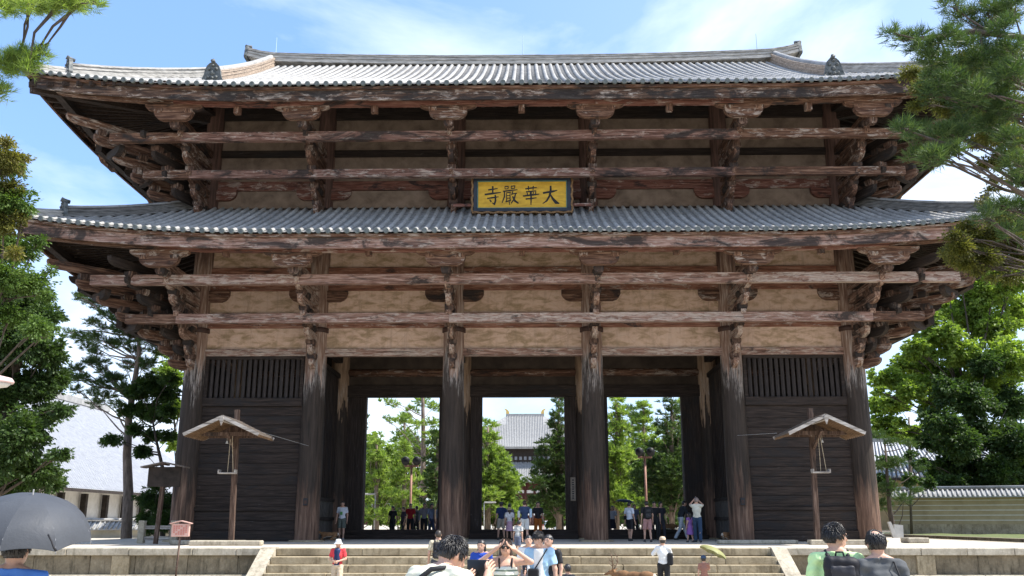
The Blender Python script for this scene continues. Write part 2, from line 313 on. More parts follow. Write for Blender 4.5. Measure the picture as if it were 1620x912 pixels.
def lpart(name, mb, mat, parent, smooth=True, loc=(0, 0, 0), **k):
    """mesh given in the parent's own coordinates"""
    o = bpy.data.objects.new(name, mb.mesh(name, mat, smooth) if isinstance(mb, MB) else mb); COL.objects.link(o); o.parent = parent; o.location = loc
    WPOS[o.name] = WPOS.get(parent.name, Vector((0, 0, 0)))
    return props(o, **k)
# ------------------------------------------------------------------ terrain and sky-line ground
def sstep(a, b, x):
    t = min(1, max(0, (x-a)/(b-a))); return t*t*(3-2*t)
def ground_z(x, y):
    z = -1.1+0.12*sstep(-14, -28, y)
    z += 0.25*sstep(-9, 2, y)*sstep(-16, -26, x)
    z += 1.0*sstep(18.5, 21, x)*sstep(-10, -8.2, y)
    z += 0.6*sstep(12, 20, y)*(1-sstep(18.5, 21, x))
    return z
xs = [-3000, -900, -300, -120, -70, -45]+[v for v in range(-36, 38, 1)]+[45, 70, 120, 300, 900, 3000]
ys = [-600, -200, -90, -60, -45]+[v for v in range(-36, 30, 1)]+[36, 45, 60, 90, 150, 260, 500, 1200, 4000]
mb = MB(); nx, ny = len(xs), len(ys)
mb.v = [(x, y, ground_z(x, y)) for y in ys for x in xs]; mb.f = [(j*nx+i, j*nx+i+1, (j+1)*nx+i+1, (j+1)*nx+i) for j in range(ny-1) for i in range(nx-1)]
o = bpy.data.objects.new('ground', mb.mesh('ground', M['ground'], True)); COL.objects.link(o); props(o, kind='structure')
mb = MB(); gx = [20.6+i*1.2 for i in range(36)]; gy = [-7+i*1.2 for i in range(34)]
mb.v = [(x, y, ground_z(x, y)+0.02+0.05*math.sin(x*1.3)*math.cos(y*0.9)+0.05) for y in gy for x in gx]; mb.f = [(j*36+i, j*36+i+1, (j+1)*36+i+1, (j+1)*36+i) for j in range(33) for i in range(35)]
o = bpy.data.objects.new('lawn', mb.mesh('lawn', M['grass'], True)); COL.objects.link(o); props(o, kind='structure')
# ------------------------------------------------------------------ stone platform and stairs
PLX, PLF, PLB = 19.4, -9.9, 17.5
pt = thing('stone_platform', 'long granite platform with weathered coping carrying the great gate', 'platform', (0, 4, -1.1))
part('paved_top', MB().box(-PLX+0.3, PLF+0.5, -0.9, PLX-0.3, PLB, 0.0), M['sand'], pt)
mb = MB().box(-PLX+0.15, PLF+0.16, -1.2, PLX-0.15, PLB-0.2, -0.3); part('core', mb, M['wallstone'], pt)
x = -PLX
rr = random.Random(3)
def span(x0, x1, lo, hi):
    out = []; x = x0
    while x < x1-0.01:
        w = rr.uniform(lo, hi)
        if x1-(x+w) < lo*0.6: w = x1-x
        out.append((x, min(x+w, x1))); x += w
    return out
for (a0, a1) in ((-PLX, -7.66), (7.66, PLX)):
    for a, b in span(a0, a1, 1.3, 2.4):
        j = rr.uniform(-0.008, 0.008)
        part('coping_stone', MB().box(a+0.006, PLF+j, -0.21, b-0.006, PLF+0.62, 0.005+j, 0.018), M['coping'], pt)
    for a, b in span(a0, a1, 0.9, 1.9):
        part('wall_stone', MB().box(a+0.008, PLF+0.13+rr.uniform(-0.01, 0.01), -0.78, b-0.008, PLF+0.3, -0.215, 0.012), M['wallstone'], pt)
    for a, b in span(a0, a1, 1.6, 2.6):
        part('base_stone', MB().box(a+0.006, PLF-0.12, -1.15, b-0.006, PLF+0.3, -0.785, 0.02), M['coping'], pt)
for px in (-18.6, -12.52, 12.4, 18.6):
    part('wall_post', MB().box(px-0.28, PLF+0.05, -0.78, px+0.28, PLF+0.2, -0.215, 0.015), M['stone'], pt)
for s in (-1, 1):
    for a, b in span(PLF+0.63, PLB, 1.4, 2.4):
        X0, X1 = (PLX-0.6, PLX) if s > 0 else (-PLX, -PLX+0.6)
        part('coping_stone', MB().box(X0, a+0.006, -0.21, X1, b-0.006, 0.006, 0.018), M['coping'], pt)
for s in range(5):
    y1 = PLF-0.34*s; zt = -0.22*s-(0 if s else 0)
    for a, b in span(-7.65, 7.65, 1.6, 2.8):
        part('step', MB().box(a+0.009, y1-0.36+rr.uniform(-0.012, 0.012), zt-0.225 if s < 4 else -1.2, b-0.009, y1+0.3, zt-0.002-0.004*(s > 0)+rr.uniform(-0.006, 0.002), 0.014), M['stone'], pt) if s else \
        part('step', MB().box(a+0.004, y1-0.02, -0.215, b-0.004, y1+0.62, 0.004, 0.014), M['stone'], pt)
for s in (-1, 1):
    X0, X1 = sorted((s*7.655, s*8.12))
    part('stair_cheek', MB().prism([(PLF+0.3, 0.03), (PLF-0.05, 0.03), (PLF-1.95, -1.0), (PLF-1.95, -1.2), (PLF+0.3, -1.2)], 0, X0, X1), M['coping'], pt)
# a few loose foundation stones by the lantern shelters
# ------------------------------------------------------------------ the great gate
G = thing('temple_gate', 'huge two storey wooden temple gate with tiled roofs and stacked brackets', 'gate', (0, 5.45, 0))
CX = [-14.3, -9.045, -3.015, 3.015, 9.045, 14.3]; CY = [0, 5.45, 10.9]
mb = MB(); prof = [(0.505, 0.0), (0.50, 1.0), (0.495, 3.0), (0.47, 6.0), (0.455, 8.5), (0.43, 12), (0.40, 20.0)]
nseg = 24; vs = []
rings = []
for r, z in prof: rings.append((r, z))
zz = [0, 0.3, 1, 2, 3, 4, 5, 6, 7, 8, 9, 10, 12, 14, 16, 18, 20]
def rad(z):
    for (r0, z0), (r1, z1) in zip(prof, prof[1:]):
        if z <= z1: return r0+(r1-r0)*(z-z0)/(z1-z0)
    return prof[-1][0]
for z in zz:
    for a in range(nseg):
        t = 2*PI*a/nseg; r = rad(z)*(1+0.012*math.sin(3*t+z*0.4)+0.008*math.sin(11*t+z)); vs.append((r*math.cos(t), r*math.sin(t), z))
mb.v = vs; mb.f = [(j*nseg+a, j*nseg+(a+1) % nseg, (j+1)*nseg+(a+1) % nseg, (j+1)*nseg+a) for j in range(len(zz)-1) for a in range(nseg)]
colmesh = mb.mesh('column', M['column'], True); colmesh_in = mb.mesh('column', M['column_in'], True)
ringmesh = MB().lathe([(0.5, 0), (0.52, 0.01), (0.52, 0.2), (0.5, 0.21)], 24).mesh('tie_band', M['iron'], True)
basemesh = MB().lathe([(0.72, -0.1), (0.74, 0.03), (0.70, 0.06), (0.5, 0.07)], 20).mesh('column_base', M['stone'], False)
for yi, y in enumerate(CY):
    for x in CX:
        c = link('column', colmesh if yi == 0 else colmesh_in, G, (x, y, 0.02), (0, 0, rr.uniform(0, 6)))
        link('foundation_stone', basemesh, c, (x, y, 0.0), (0, 0, 0))
        if yi == 0: link('tie_band', ringmesh, c, (x, y, 8.82))
# wall bands: (z0, z1, kind, thickness)
LOW = [(7.80, 8.12, 'beam', 0.34), (8.12, 9.05, 'pl', 0.1), (9.05, 9.72, 'brown', 0.30), (9.72, 10.74, 'pl', 0.1), (10.74, 11.02, 'brown', 0.28),
       (11.02, 11.52, 'pl', 0.1), (11.52, 11.80, 'brown', 0.30), (11.80, 13.3, 'pl', 0.1)]
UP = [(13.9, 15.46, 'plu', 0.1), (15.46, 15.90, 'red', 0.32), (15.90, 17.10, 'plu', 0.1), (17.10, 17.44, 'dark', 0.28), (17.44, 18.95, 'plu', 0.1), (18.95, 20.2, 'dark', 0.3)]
MK = {'beam': 'beam_', 'brown': 'tie_', 'red': 'red_', 'dark': 'dark_'}
NM = {'pl': 'plaster_panel', 'plu': 'plaster_panel', 'beam': 'tie_beam', 'brown': 'tie_beam', 'red': 'tie_beam', 'dark': 'tie_beam'}
def wallseg(p, q, bands, ax):
    for z0, z1, k, th in bands:
        if ax == 0: mb = MB().box(p[0], p[1]-th/2, z0+0.002, q[0], p[1]+th/2, z1-0.002, 0.012 if 'pl' not in k else 0)
        else: mb = MB().box(p[0]-th/2, p[1], z0+0.002, p[0]+th/2, q[1], z1-0.002, 0.012 if 'pl' not in k else 0)
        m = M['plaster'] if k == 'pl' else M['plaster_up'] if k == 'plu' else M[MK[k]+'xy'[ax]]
        part(NM[k], mb, m, G)
for i in range(5):
    a, b = CX[i]+0.3, CX[i+1]-0.3
    wallseg((a, 0), (b, 0), LOW+UP, 0); wallseg((a, 10.9), (b, 10.9), LOW+UP, 0)
for s in (-14.3, 14.3):
    for j in range(2): wallseg((s, CY[j]+0.3), (s, CY[j+1]-0.3), LOW+UP, 1)
# middle row: lintels over the three passages
for i in range(5):
    a, b = CX[i]+0.3, CX[i+1]-0.3
    for z0, z1, k, th in ((6.72, 7.28, 'dark', 0.4), (7.28, 7.74, 'inn', 0.1), (8.12, 9.3, 'inn', 0.12), (9.3, 9.8, 'dark', 0.4), (9.8, 14.0, 'inn', 0.1)):
        part('lintel' if k == 'dark' else 'plaster_panel', MB().box(a, 5.45-th/2, z0, b, 5.45+th/2, z1), M['inner_wall'] if k == 'inn' else M['dark_x'], G)
    part('round_beam', MB().tube([(a, 5.45, 7.93), (b, 5.45, 7.93)], 0.2, 12), M['brown_x'], G, smooth=True)
# inner transverse beams
for x in CX:
    for z in (8.35, 10.9, 12.9):
        part('cross_beam', MB().box(x-0.17, 0.35, z, x+0.17, 10.6, z+0.42, 0.015), M['dark_y'], G)
# door frames and threshold of the middle row
def frame(x0, x1): part('door_jamb', MB().box(x0, 5.3, 0, x1, 5.6, 6.72, 0.01), M['dark_z'], G)
frame(-2.56, -2.0); frame(2.0, 2.56); frame(-8.59, -7.7); frame(7.7, 8.59); frame(-4.1, -3.45); frame(3.45, 4.1)
for a, b in ((-8.6, -3.45), (-2.56, 2.56), (3.45, 8.6)):
    part('threshold', MB().box(a, 5.2, 0, b, 5.62, 0.44, 0.015), M['dark_x'], G)
    part('threshold_step', MB().box(a, 4.75, 0, b, 5.19, 0.2, 0.015), M['dark_x'], G)
# notice tablet on the middle column
t_ = part('wooden_tablet', MB().box(2.24, 5.24, 1.75, 2.48, 5.29, 2.85, 0.005), simple('pale_board', (0.16, 0.13, 0.10), (0.24, 0.2, 0.16), 5, 0.8), G)
mb = MB()
for k in range(9):
    z = 2.72-k*0.105; mb.box(2.315, 5.232, z-0.035, 2.405, 5.2395, z+0.03-0.01*(k % 2))
part('lettering', mb, M['black'], t_)
# closed end bays: planks, rails and latticed windows
def endbay(xa, xb, y, front):
    d = -0.03 if front else 0.03; z = 0.46; n = 0
    rails = [(0.02, 0.44, 0.36), (1.24, 1.40, 0.26), (5.62, 5.98, 0.34)]
    for z0, z1, th in rails: part('rail', MB().box(xa, y-th/2, z0, xb, y+th/2, z1, 0.012), M['dark_x'], G)
    edges = [0.44]
    while edges[-1] < 1.2: edges.append(edges[-1]+0.4)
    edges[-1] = 1.24
    lst = list(zip(edges, edges[1:]))
    hs = [1.40]
    while hs[-1] < 5.4: hs.append(hs[-1]+rr.uniform(0.36, 0.47))
    hs[-1] = 5.62; lst += list(zip(hs, hs[1:]))
    part('light_stop_board', MB().box(xa, y+0.075, 0.05, xb, y+0.11, 5.9), M['dark_x'], G)  # added board that stops sky light showing through the plank gaps
    for z0, z1 in lst:
        j = rr.uniform(-0.012, 0.012); part('plank', MB().box(xa, y-0.06+j, z0+0.006, xb, y+0.06+j, z1-0.006, 0.008), M['dark_x'], G)
    w = part('window', MB().box(xa+0.02, y-0.12, 7.66, xb-0.02, y+0.12, 7.80).box(xa+0.02, y-0.12, 5.98, xa+0.16, y+0.12, 7.66).box(xb-0.16, y-0.12, 5.98, xb-0.02, y+0.12, 7.66), M['dark_x'], G)
    n = 17
    for k in range(n):
        x = xa+0.3+(xb-xa-0.6)*k/(n-1); r = 0.085
        link('lattice_bar', latt, w, (x, y-0.02, 5.98), (0, 0, PI/4))
latt = MB().box(-0.055, -0.055, 0, 0.055, 0.055, 1.68).mesh('lattice_bar', simple('lattice_wood', (0.022, 0.018, 0.017), (0.06, 0.05, 0.047), 6, 0.8, stretch=(4, 4, 0.5)))
for xa, xb in ((-13.85, -9.5), (9.5, 13.85)):
    endbay(xa, xb, 0.0, True); endbay(xa, xb, 10.9, False)
for s in (-14.3, 14.3):
    for j in range(2):
        h = 0.02
        while h < 7.7:
            k = min(h+rr.uniform(0.38, 0.5), 7.8); part('plank', MB().box(s-0.06, CY[j]+0.4, h+0.006, s+0.06, CY[j+1]-0.4, k-0.006, 0.008), M['dark_y'], G); h = k
# inner grilles that face the passage (statue bays)
gbar = MB().box(-0.035, -0.035, 0, 0.035, 0.035, 6.0).mesh('grille_bar', M['dark_z'])
for s in (-9.045, 9.045):
    for j in range(2):
        y0, y1 = CY[j]+0.45, CY[j+1]-0.45
        part('grille_rail', MB().box(s-0.1, y0, 1.7, s+0.1, y1, 1.84), M['dark_y'], G); part('grille_rail', MB().box(s-0.1, y0, 7.6, s+0.1, y1, 7.8), M['dark_y'], G)
        part('low_rail', MB().box(s-0.12, y0, 0.86, s+0.12, y1, 1.0), M['dark_y'], G)
        for k in range(7):
            yy = y0+(y1-y0)*k/7; part('fence_board', MB().box(s-0.05, yy+0.02, 0.05, s+0.05, yy+(y1-y0)/7-0.02, 0.86).box(s-0.04, yy+0.02, 1.0, s+0.04, yy+(y1-y0)/7-0.02, 1.7), simple('fence_wood', (0.05, 0.045, 0.04), (0.11, 0.10, 0.09), 5, 0.8) if (s, j, k) == (-9.045, 0, 0) else bpy.data.materials['fence_wood'], G)
        for k in range(14): link('grille_bar', gbar, G, (s, y0+0.15+(y1-y0-0.3)*k/13, 1.84))
# ------------------------------------------------------------------ bracket arms
def nose_arm(out, h, w):
    """arm from the column axis towards -Y, rounded under its tip (local: tip at y=-out, top z=h)"""
    p = [(0.0, 0.0), (-out+0.42, 0.0), (-out+0.26, 0.03), (-out+0.12, 0.09), (-out+0.03, 0.18), (-out, h*0.72), (-out, h), (0.0, h)]
    return MB().prism(p, 0, -w/2, w/2)
def blockmb(w, h, d=None):
    d = d or w; a = w/2; b = d/2; i = 0.75
    return MB().add([(-a*i, -b*i, 0), (a*i, -b*i, 0), (a*i, b*i, 0), (-a*i, b*i, 0), (-a, -b, h*0.45), (a, -b, h*0.45), (a, b, h*0.45), (-a, b, h*0.45), (-a, -b, h), (a, -b, h), (a, b, h), (-a, b, h)],
                    [(3, 2, 1, 0), (0, 1, 5, 4), (1, 2, 6, 5), (2, 3, 7, 6), (3, 0, 4, 7), (4, 5, 9, 8), (5, 6, 10, 9), (6, 7, 11, 10), (7, 4, 8, 11), (8, 9, 10, 11)])
def curved_arm(L, h, d):
    """boat-shaped arm along X with upswept rounded ends"""
    p = [(-L/2, h), (-L/2, h*0.62), (-L/2+0.06, h*0.36), (-L/2+0.17, h*0.14), (-L/2+0.34, 0.0), (L/2-0.34, 0.0), (L/2-0.17, h*0.14), (L/2-0.06, h*0.36), (L/2, h*0.62), (L/2, h)]
    return MB().prism(p, 1, -d/2, d/2)
CARD = curved_arm(1.4, 0.36, 0.24).mesh('curved_arm', M['soffit'])
M['arm'] = wood('arm_timber', 1, (0.04, 0.02, 0.013), (0.18, 0.10, 0.068), (0.42, 0.30, 0.23), 0.48, 0.45); M['block'] = wood('block_timber', 2, (0.015, 0.009, 0.006), (0.06, 0.032, 0.022), (0.20, 0.13, 0.095), 0.40, 0.5)
BLK = blockmb(0.38, 0.25).mesh('bearing_block', M['block'])
CAR1 = curved_arm(1.55, 0.42, 0.26).mesh('curved_arm', M['brown_x']); CAR2 = curved_arm(2.35, 0.26, 0.26).mesh('curved_arm', M['brown_x'])
WING = curved_arm(2.6, 0.50, 0.36).mesh('wall_arm', M['brown_x']); WINGR = curved_arm(2.5, 0.50, 0.40).mesh('wall_arm', M['red_x'])
ARM = {}
def bracket(x, y, rot, tiers, top, mat='arm', cross=True, diag=1.0):
    B = link('bracket_set', None, G, (x, y, tiers[0][1]), (0, 0, 0))
    c, s = math.cos(rot), math.sin(rot)
    def P(out, z): return (x+s*out*diag, y-c*out*diag, z)
    for out, z, h in tiers:
        key = (round(out*diag, 2), h, mat)
        if key not in ARM: ARM[key] = nose_arm(out*diag, h, 0.21).mesh('bracket_arm', M[mat])
        link('bracket_arm', ARM[key], B, (x, y, z), (0, 0, rot))
    for (out, z, h), (o2, z2, h2) in zip(tiers, tiers[1:]+[None] if False else tiers[1:]):
        link('bearing_block', BLK, B, P(out-0.22, z+h-0.01), (0, 0, rot))
        if out > 1.6: link('bearing_block', BLK, B, P(out-0.95, z+h-0.012), (0, 0, rot))
    if cross:
        zc = top
        link('bearing_block', BLK, B, P(4.62, zc-0.24), (0, 0, rot))
        link('curved_arm', CAR1, B, P(4.9, zc), (0, 0, rot)); link('curved_arm', CAR2, B, P(4.9, zc+0.42), (0, 0, rot))
        for dx in (-0.62, 0.62): link('bearing_block', BLKS, B, (P(4.9, 0)[0]+c*dx, P(4.9, 0)[1]+s*dx, zc+0.30), (0, 0, rot))
BLKS = blockmb(0.34, 0.16).mesh('bearing_block', M['brown_z'])
T_LOW = [(0.95, 7.18, 0.36), (1.32, 7.72, 0.36), (2.05, 8.30, 0.38), (2.80, 8.88, 0.36), (3.45, 9.42, 0.36), (4.12, 9.95, 0.38), (5.02, 10.62, 0.34)]
T_UP = [(1.62, 13.85, 0.40), (2.2, 14.45, 0.38), (2.80, 15.02, 0.38), (3.45, 15.66, 0.38), (4.12, 16.28, 0.40), (5.02, 16.94, 0.34)]
for x in CX:
    for y, rot in ((0, 0), (10.9, PI)):
        bracket(x, y, rot, T_LOW, 10.52); bracket(x, y, rot, T_UP, 16.76, 'brown_y')
for x, rot in ((-14.3, -PI/2), (14.3, PI/2)):
    for y in CY:
        bracket(x, y, rot, T_LOW, 10.52, 'brown_y'); bracket(x, y, rot, T_UP, 16.76, 'soffit')  # side sets in darker timber, corner shade put into the colour
for x, y, rot in ((-14.3, 0, -PI/4), (14.3, 0, PI/4), (-14.3, 10.9, -3*PI/4), (14.3, 10.9, 3*PI/4)):  # diagonal sets likewise: darker timber carries painted corner shade
    bracket(x, y, rot, T_LOW, 10.5, 'brown_y', cross=False, diag=1.30); bracket(x, y, rot, T_UP, 16.7, 'brown_y', cross=False, diag=1.30)
    for dr in (-0.42, 0.42):
        bracket(x, y, rot+dr, T_LOW[1:], 10.5, 'dark_y', cross=False, diag=1.08); bracket(x, y, rot+dr, T_UP[1:-1], 16.7, 'dark_y', cross=False, diag=1.08)
    c_, s_ = math.cos(rot), math.sin(rot)
    for o_, z_, k_ in ((2.9, 8.5, CARD), (4.3, 9.62, CARD), (3.0, 15.0, CARD), (4.4, 15.9, CARD)): link('curved_arm', k_, G, (x+s_*o_, y-c_*o_, z_), (0, 0, rot))
for x in CX:
    for y in (0, 10.9):
        for z, me in ((10.22, WING), (14.98, WINGR), (12.55, WING)):
            B = link('wall_arm', me, G, (x, y-0.03, z))
# intermediate struts and blocks under the purlins between columns
for i in range(5):
    xm = (CX[i]+CX[i+1])/2
    part('purlin_strut', MB().box(xm-0.12, -5.05, 10.93, xm+0.12, -4.8, 11.1), M['brown_z'], G)
    part('purlin_strut', MB().box(xm-0.13, -5.05, 17.02, xm+0.13, -4.8, 17.3), M['brown_z'], G)
# continuous outer beams tying the brackets: (out, z0, z1)
def ring_beam(out, z0, z1, ext, mat, name, th=0.26, curve=0.0):
    """ext: how far the beam runs past the corner column line"""
    X = 14.3+out; Y0, Y1 = -out, 10.9+out
    def piece(a, b, fixed, ax, dz):
        n = 6 if (curve and max(abs(a), abs(b)) > (9.5 if ax == 0 else 1)) else 1; mb = MB()
        for j in range(n+1):
            u = a+(b-a)*j/n; lf = curve*max(0, ((abs(u)-9.5)/9.6 if ax == 0 else (abs(u-5.45)-0.6)/9.6))**2.2
            for q, z in ((-th/2, z0), (th/2, z0), (th/2, z1), (-th/2, z1)):
                mb.v.append((u, fixed+q, z+lf+dz) if ax == 0 else (fixed+q, u, z+lf+dz-0.03))
        mb.f = [(j*4+a_, j*4+(a_+1) % 4, (j+1)*4+(a_+1) % 4, (j+1)*4+a_) for j in range(n) for a_ in range(4)]+[(0, 1, 2, 3), (n*4+3, n*4+2, n*4+1, n*4)]
        part(name, mb, M[(mat if ax == 0 and ((max(abs(a), abs(b)) < 14.4 and not (z0 > 13 and a > 9)) or (mat == 'beam' and 9.5 < z0 < 13)) else 'brown' if ax == 0 else 'dark')+'_'+'xy'[ax]], G)
    pts = [-14.3-ext]+CX+[14.3+ext]
    for y in (Y0, Y1):
        for a, b in zip(pts, pts[1:]): piece(a+0.004, b-0.004, y, 0, rr.uniform(-0.01, 0.01))
    p2 = [-ext, 0, 5.45, 10.9, 10.9+ext]
    for x in (-X, X):
        for a, b in zip(p2, p2[1:]): piece(a+0.004, b-0.004, x, 1, rr.uniform(-0.01, 0.01))
ring_beam(2.62, 8.73, 9.11, 2.1, 'beam', 'outer_beam'); ring_beam(3.92, 10.03, 10.43, 3.1, 'beam', 'outer_beam')
ring_beam(2.62, 15.09, 15.45, 2.0, 'beamup', 'outer_beam'); ring_beam(3.92, 16.24, 16.62, 3.0, 'beamup', 'outer_beam')
ring_beam(4.95, 11.08, 11.40, 4.9, 'red', 'purlin', 0.3, 0.62); ring_beam(4.95, 17.32, 17.64, 4.9, 'red', 'purlin', 0.3, 0.62)
# ------------------------------------------------------------------ roofs
OV = 5.8
XE, YF, YR = 19.95, -OV, 10.9+OV
def lift(u, U, s, amt): return amt*max(0.0, (u-(U-10.5))/10.5)**2.2*max(0.0, 1-s/7.5)
def rz_low(x, y):
    sx, sy = XE-abs(x), OV+5.45-abs(y-5.45); s = max(0, min(sx, sy))
    z = 11.66+0.44*s+0.015*s*s
    return z+(lift(abs(x), XE, s, 0.75) if sy <= sx else lift(abs(y-5.45), 11.25, s, 0.75))
def rz_up(x, y, side=None):
    sx, sy = XE-abs(x), OV+5.45-abs(y-5.45)
    s = sy if (side == 'f' or (side is None and sy <= sx)) else sx
    s = max(0, s); z = 17.90+0.52*s+0.0075*s*s
    return z+(lift(abs(x), XE, s, 0.72) if (side == 'f' or (side is None and sy <= sx)) else lift(abs(y-5.45), 11.25, s, 0.72))
ROWR = 0.088; SP = 0.375
def tile_row(p_of, s0, s1, along, nrm_out):
    """row of half-round cover tiles; p_of(s) gives the point, along is the sideways unit vector"""
    n = max(2, int(round((s1-s0)/0.36))); vs = []; fs = []; k = 5; A = Vector(along); rings = []
    ss = []
    for j in range(n+1):
        s = s0+(s1-s0)*j/n
        if j: ss.append((s-0.012, ROWR*0.92))
        if j < n: ss.append((s, ROWR*1.06))
    for s, r in ss:
        c = Vector(p_of(s)); rings.append(len(vs))
        for a in range(k+1):
            t = PI*a/k; vs.append(c+A*(math.cos(t)*r)+Vector((0, 0, 1))*(math.sin(t)*r*1.1+0.02))
    m = k+1
    fs = [(j*m+a, j*m+a+1, (j+1)*m+a+1, (j+1)*m+a) for j in range(len(ss)-1) for a in range(k)]
    mb = MB().add(vs, fs); o = Vector(nrm_out); c = Vector(p_of(s0))+o*0.02+Vector((0, 0, 0.03)); n0 = len(mb.f)
    q = 10; ring = [c+A*(math.cos(2*PI*a/q)*0.108)+Vector((0, 0, 1))*(math.sin(2*PI*a/q)*0.108) for a in range(q)]
    ring2 = [c+(v-c)*0.8+o*0.012 for v in ring]; ring3 = [c+(v-c)*0.66-o*0.004 for v in ring]; back = [v-o*0.10 for v in ring]
    vs = ring+ring2+ring3+back; fs = []
    for a in range(q):
        b = (a+1) % q; fs += [(a, b, q+b, q+a), (q+a, q+b, 2*q+b, 2*q+a), (3*q+a, 3*q+b, b, a)]
    fs.append(tuple(range(2*q, 3*q))); mb.add(vs, fs)
    me = mb.mesh('tile_row', [M['tile'], M['tile_end']], False, True)
    idx = np.zeros(len(mb.f), dtype=np.int32); idx[n0:] = 1; me.polygons.foreach_set('material_index', idx)
    sm = np.ones(len(mb.f), dtype=bool); sm[-1] = False; me.polygons.foreach_set('use_smooth', sm)
    return mb, me
def add_row(name, parent, me, **k):
    # move origin to the mesh centre so that object textures vary
    n = len(me.vertices); a = np.empty(n*3); me.vertices.foreach_get('co', a); a = a.reshape(-1, 3); c = a.mean(0); a -= c; me.vertices.foreach_set('co', a.ravel())
    return link(name, me, parent, tuple(c), **k)
def build_roof(label, rz, top_sy, gable, z_fascia, name):
    R = link(name, None, G, (0, 5.45, rz(0, YF)), label=label)
    nrow = int(XE//SP); stuff = MB()
    for i in range(-nrow, nrow+1):
        x = i*SP; smax = min(top_sy, XE-abs(x))
        if gable and abs(x) < 15.05: smax = top_sy
        if smax < 0.5: continue
        x += rr.uniform(-0.012, 0.012); side = 'f' if gable and abs(x) < 15.05 else None
        z = (lambda X, Y, sd=side: rz(X, Y, sd)) if gable else (lambda X, Y: rz(X, Y))
        mb, me = tile_row(lambda s, x=x, z=z: (x, YF+s, z(x, YF+s)), 0.0, smax, (1, 0, 0), (0, -1, 0)); add_row('tile_row', R, me)
        mb, _ = tile_row(lambda s, x=x, z=z: (x, YR-s, z(x, YR-s)), 0.0, smax, (1, 0, 0), (0, 1, 0)); stuff.add(mb.v, mb.f)
    nr2 = int(11.25//SP)
    for s_ in (-1, 1):
        for i in range(-nr2, nr2+1):
            y = 5.45+i*SP; smax = min(OV+(0 if not gable else 0.0), 11.25-abs(i*SP), 5.6)
            if gable: smax = min(11.25-abs(i*SP), 5.0)
            if smax < 0.5: continue
            mb, me = tile_row(lambda s, y=y: (s_*(XE-s), y, rz(s_*(XE-s), y, 's') if gable else rz(s_*(XE-s), y)), 0.0, smax, (0, 1, 0), (s_, 0, 0)); stuff.add(mb.v, mb.f)
    part('far_tile_rows', stuff, M['tile'], R, smooth=False, kind='stuff')
    # pan tiles: lapped sheet between the rows
    pan = MB(); 
    def sheet(pf, us, ss):
        for (ua, ub) in zip(us, us[1:]):
            um = (ua+ub)/2
            for sa, sb in ss(um):
                a, b, c, d = pf(ua, sa, 0.035), pf(ub, sa, 0.035), pf(ub, sb, 0.0), pf(ua, sb, 0.0); m0, m1 = pf(um, sa, 0.0), pf(um, sb, -0.03)
                e, f = pf(ua, sa, 0.0), pf(ub, sa, 0.0); g = pf(um, sa, -0.03)
                pan.add([a, m0, b, c, m1, d, e, g, f], [(0, 1, 4, 5), (1, 2, 3, 4), (6, 7, 1, 0), (7, 8, 2, 1)])
    us = [i*SP for i in range(-nrow-1, nrow+2)]
    def ss_f(u):
        m = top_sy if (gable and abs(u) < 15.05) else min(top_sy, XE-abs(u)+0.1)
        m = max(m, 0.2); n = max(1, int(m/0.34)); return [(m*j/n, m*(j+1)/n) for j in range(n)]
    cl = lambda u: max(-XE, min(XE, u))
    for yb, sg in ((YF, 1), (YR, -1)):
        sheet(lambda u, s, h: (cl(u), yb+sg*s, (rz(cl(u), yb+sg*s, 'f') if gable and abs(u) < 15.2 else rz(cl(u), yb+sg*s))+h), us, ss_f)
    vs_ = [i*SP for i in range(-nr2-1, nr2+2)]; cy_ = lambda u: max(-11.25, min(11.25, u))
    def ss_s(u):
        m = max(0.2, min(5.0 if gable else 5.6, 11.25-abs(u)+0.1)); n = max(1, int(m/0.5)); return [(m*j/n, m*(j+1)/n) for j in range(n)]
    for sg in (-1, 1):
        sheet(lambda u, s, h: (sg*(XE-s), 5.45+cy_(u), (rz(sg*(XE-s), 5.45+cy_(u), 's') if gable else rz(sg*(XE-s), 5.45+cy_(u)))+h), vs_, ss_s)
    part('pan_tiles', pan, M['pan'], R, fixn=False, kind='stuff')
    # fascia, eave board, soffit, rafters following the eave curve
    def eave_strip(nm, inset, dz0, dz1, th, mat, side0=None):
        N = 60
        for yb, sg in ((YF, 1), (YR, -1)):
            mb = MB(); X = XE-inset; pr = []
            for j in range(N+1):
                x = -X+2*X*j/N; zb = (rz(0, YF)+lift(abs(x), XE, 0, 0.75 if not gable else 0.72)); y = yb+sg*inset
                pr.append([(x, y, zb+dz0), (x, y, zb+dz1), (x, y+sg*th, zb+dz1), (x, y+sg*th, zb+dz0)])
            for j in range(N+1): mb.v += pr[j]
            mb.f = [(j*4+a, j*4+(a+1) % 4, (j+1)*4+(a+1) % 4, (j+1)*4+a) for j in range(N) for a in range(4)]+[(0, 1, 2, 3), (N*4+3, N*4+2, N*4+1, N*4)]
            part(nm, mb, mat[0], R)
        if side0 is not None: dz0 = side0
        for sg in (-1, 1):
            mb = MB(); Yh = 11.25-inset; N2 = 40
            for j in range(N2+1):
                u = -Yh+2*Yh*j/N2; zb = rz(0, YF)+lift(abs(u), 11.25, 0, 0.75 if not gable else 0.72); x = sg*(XE-inset)
                mb.v += [(x, 5.45+u, zb+dz0-0.004), (x, 5.45+u, zb+dz1-0.004), (x-sg*th, 5.45+u, zb+dz1-0.004), (x-sg*th, 5.45+u, zb+dz0-0.004)]
            mb.f = [(j*4+a, j*4+(a+1) % 4, (j+1)*4+(a+1) % 4, (j+1)*4+a) for j in range(N2) for a in range(4)]+[(0, 1, 2, 3), (N2*4+3, N2*4+2, N2*4+1, N2*4)]
            part(nm, mb, mat[1], R)
    eave_strip('eave_board', 0.12, -0.16, -0.05, 0.3, (M['brown_x'], M['brown_y']))
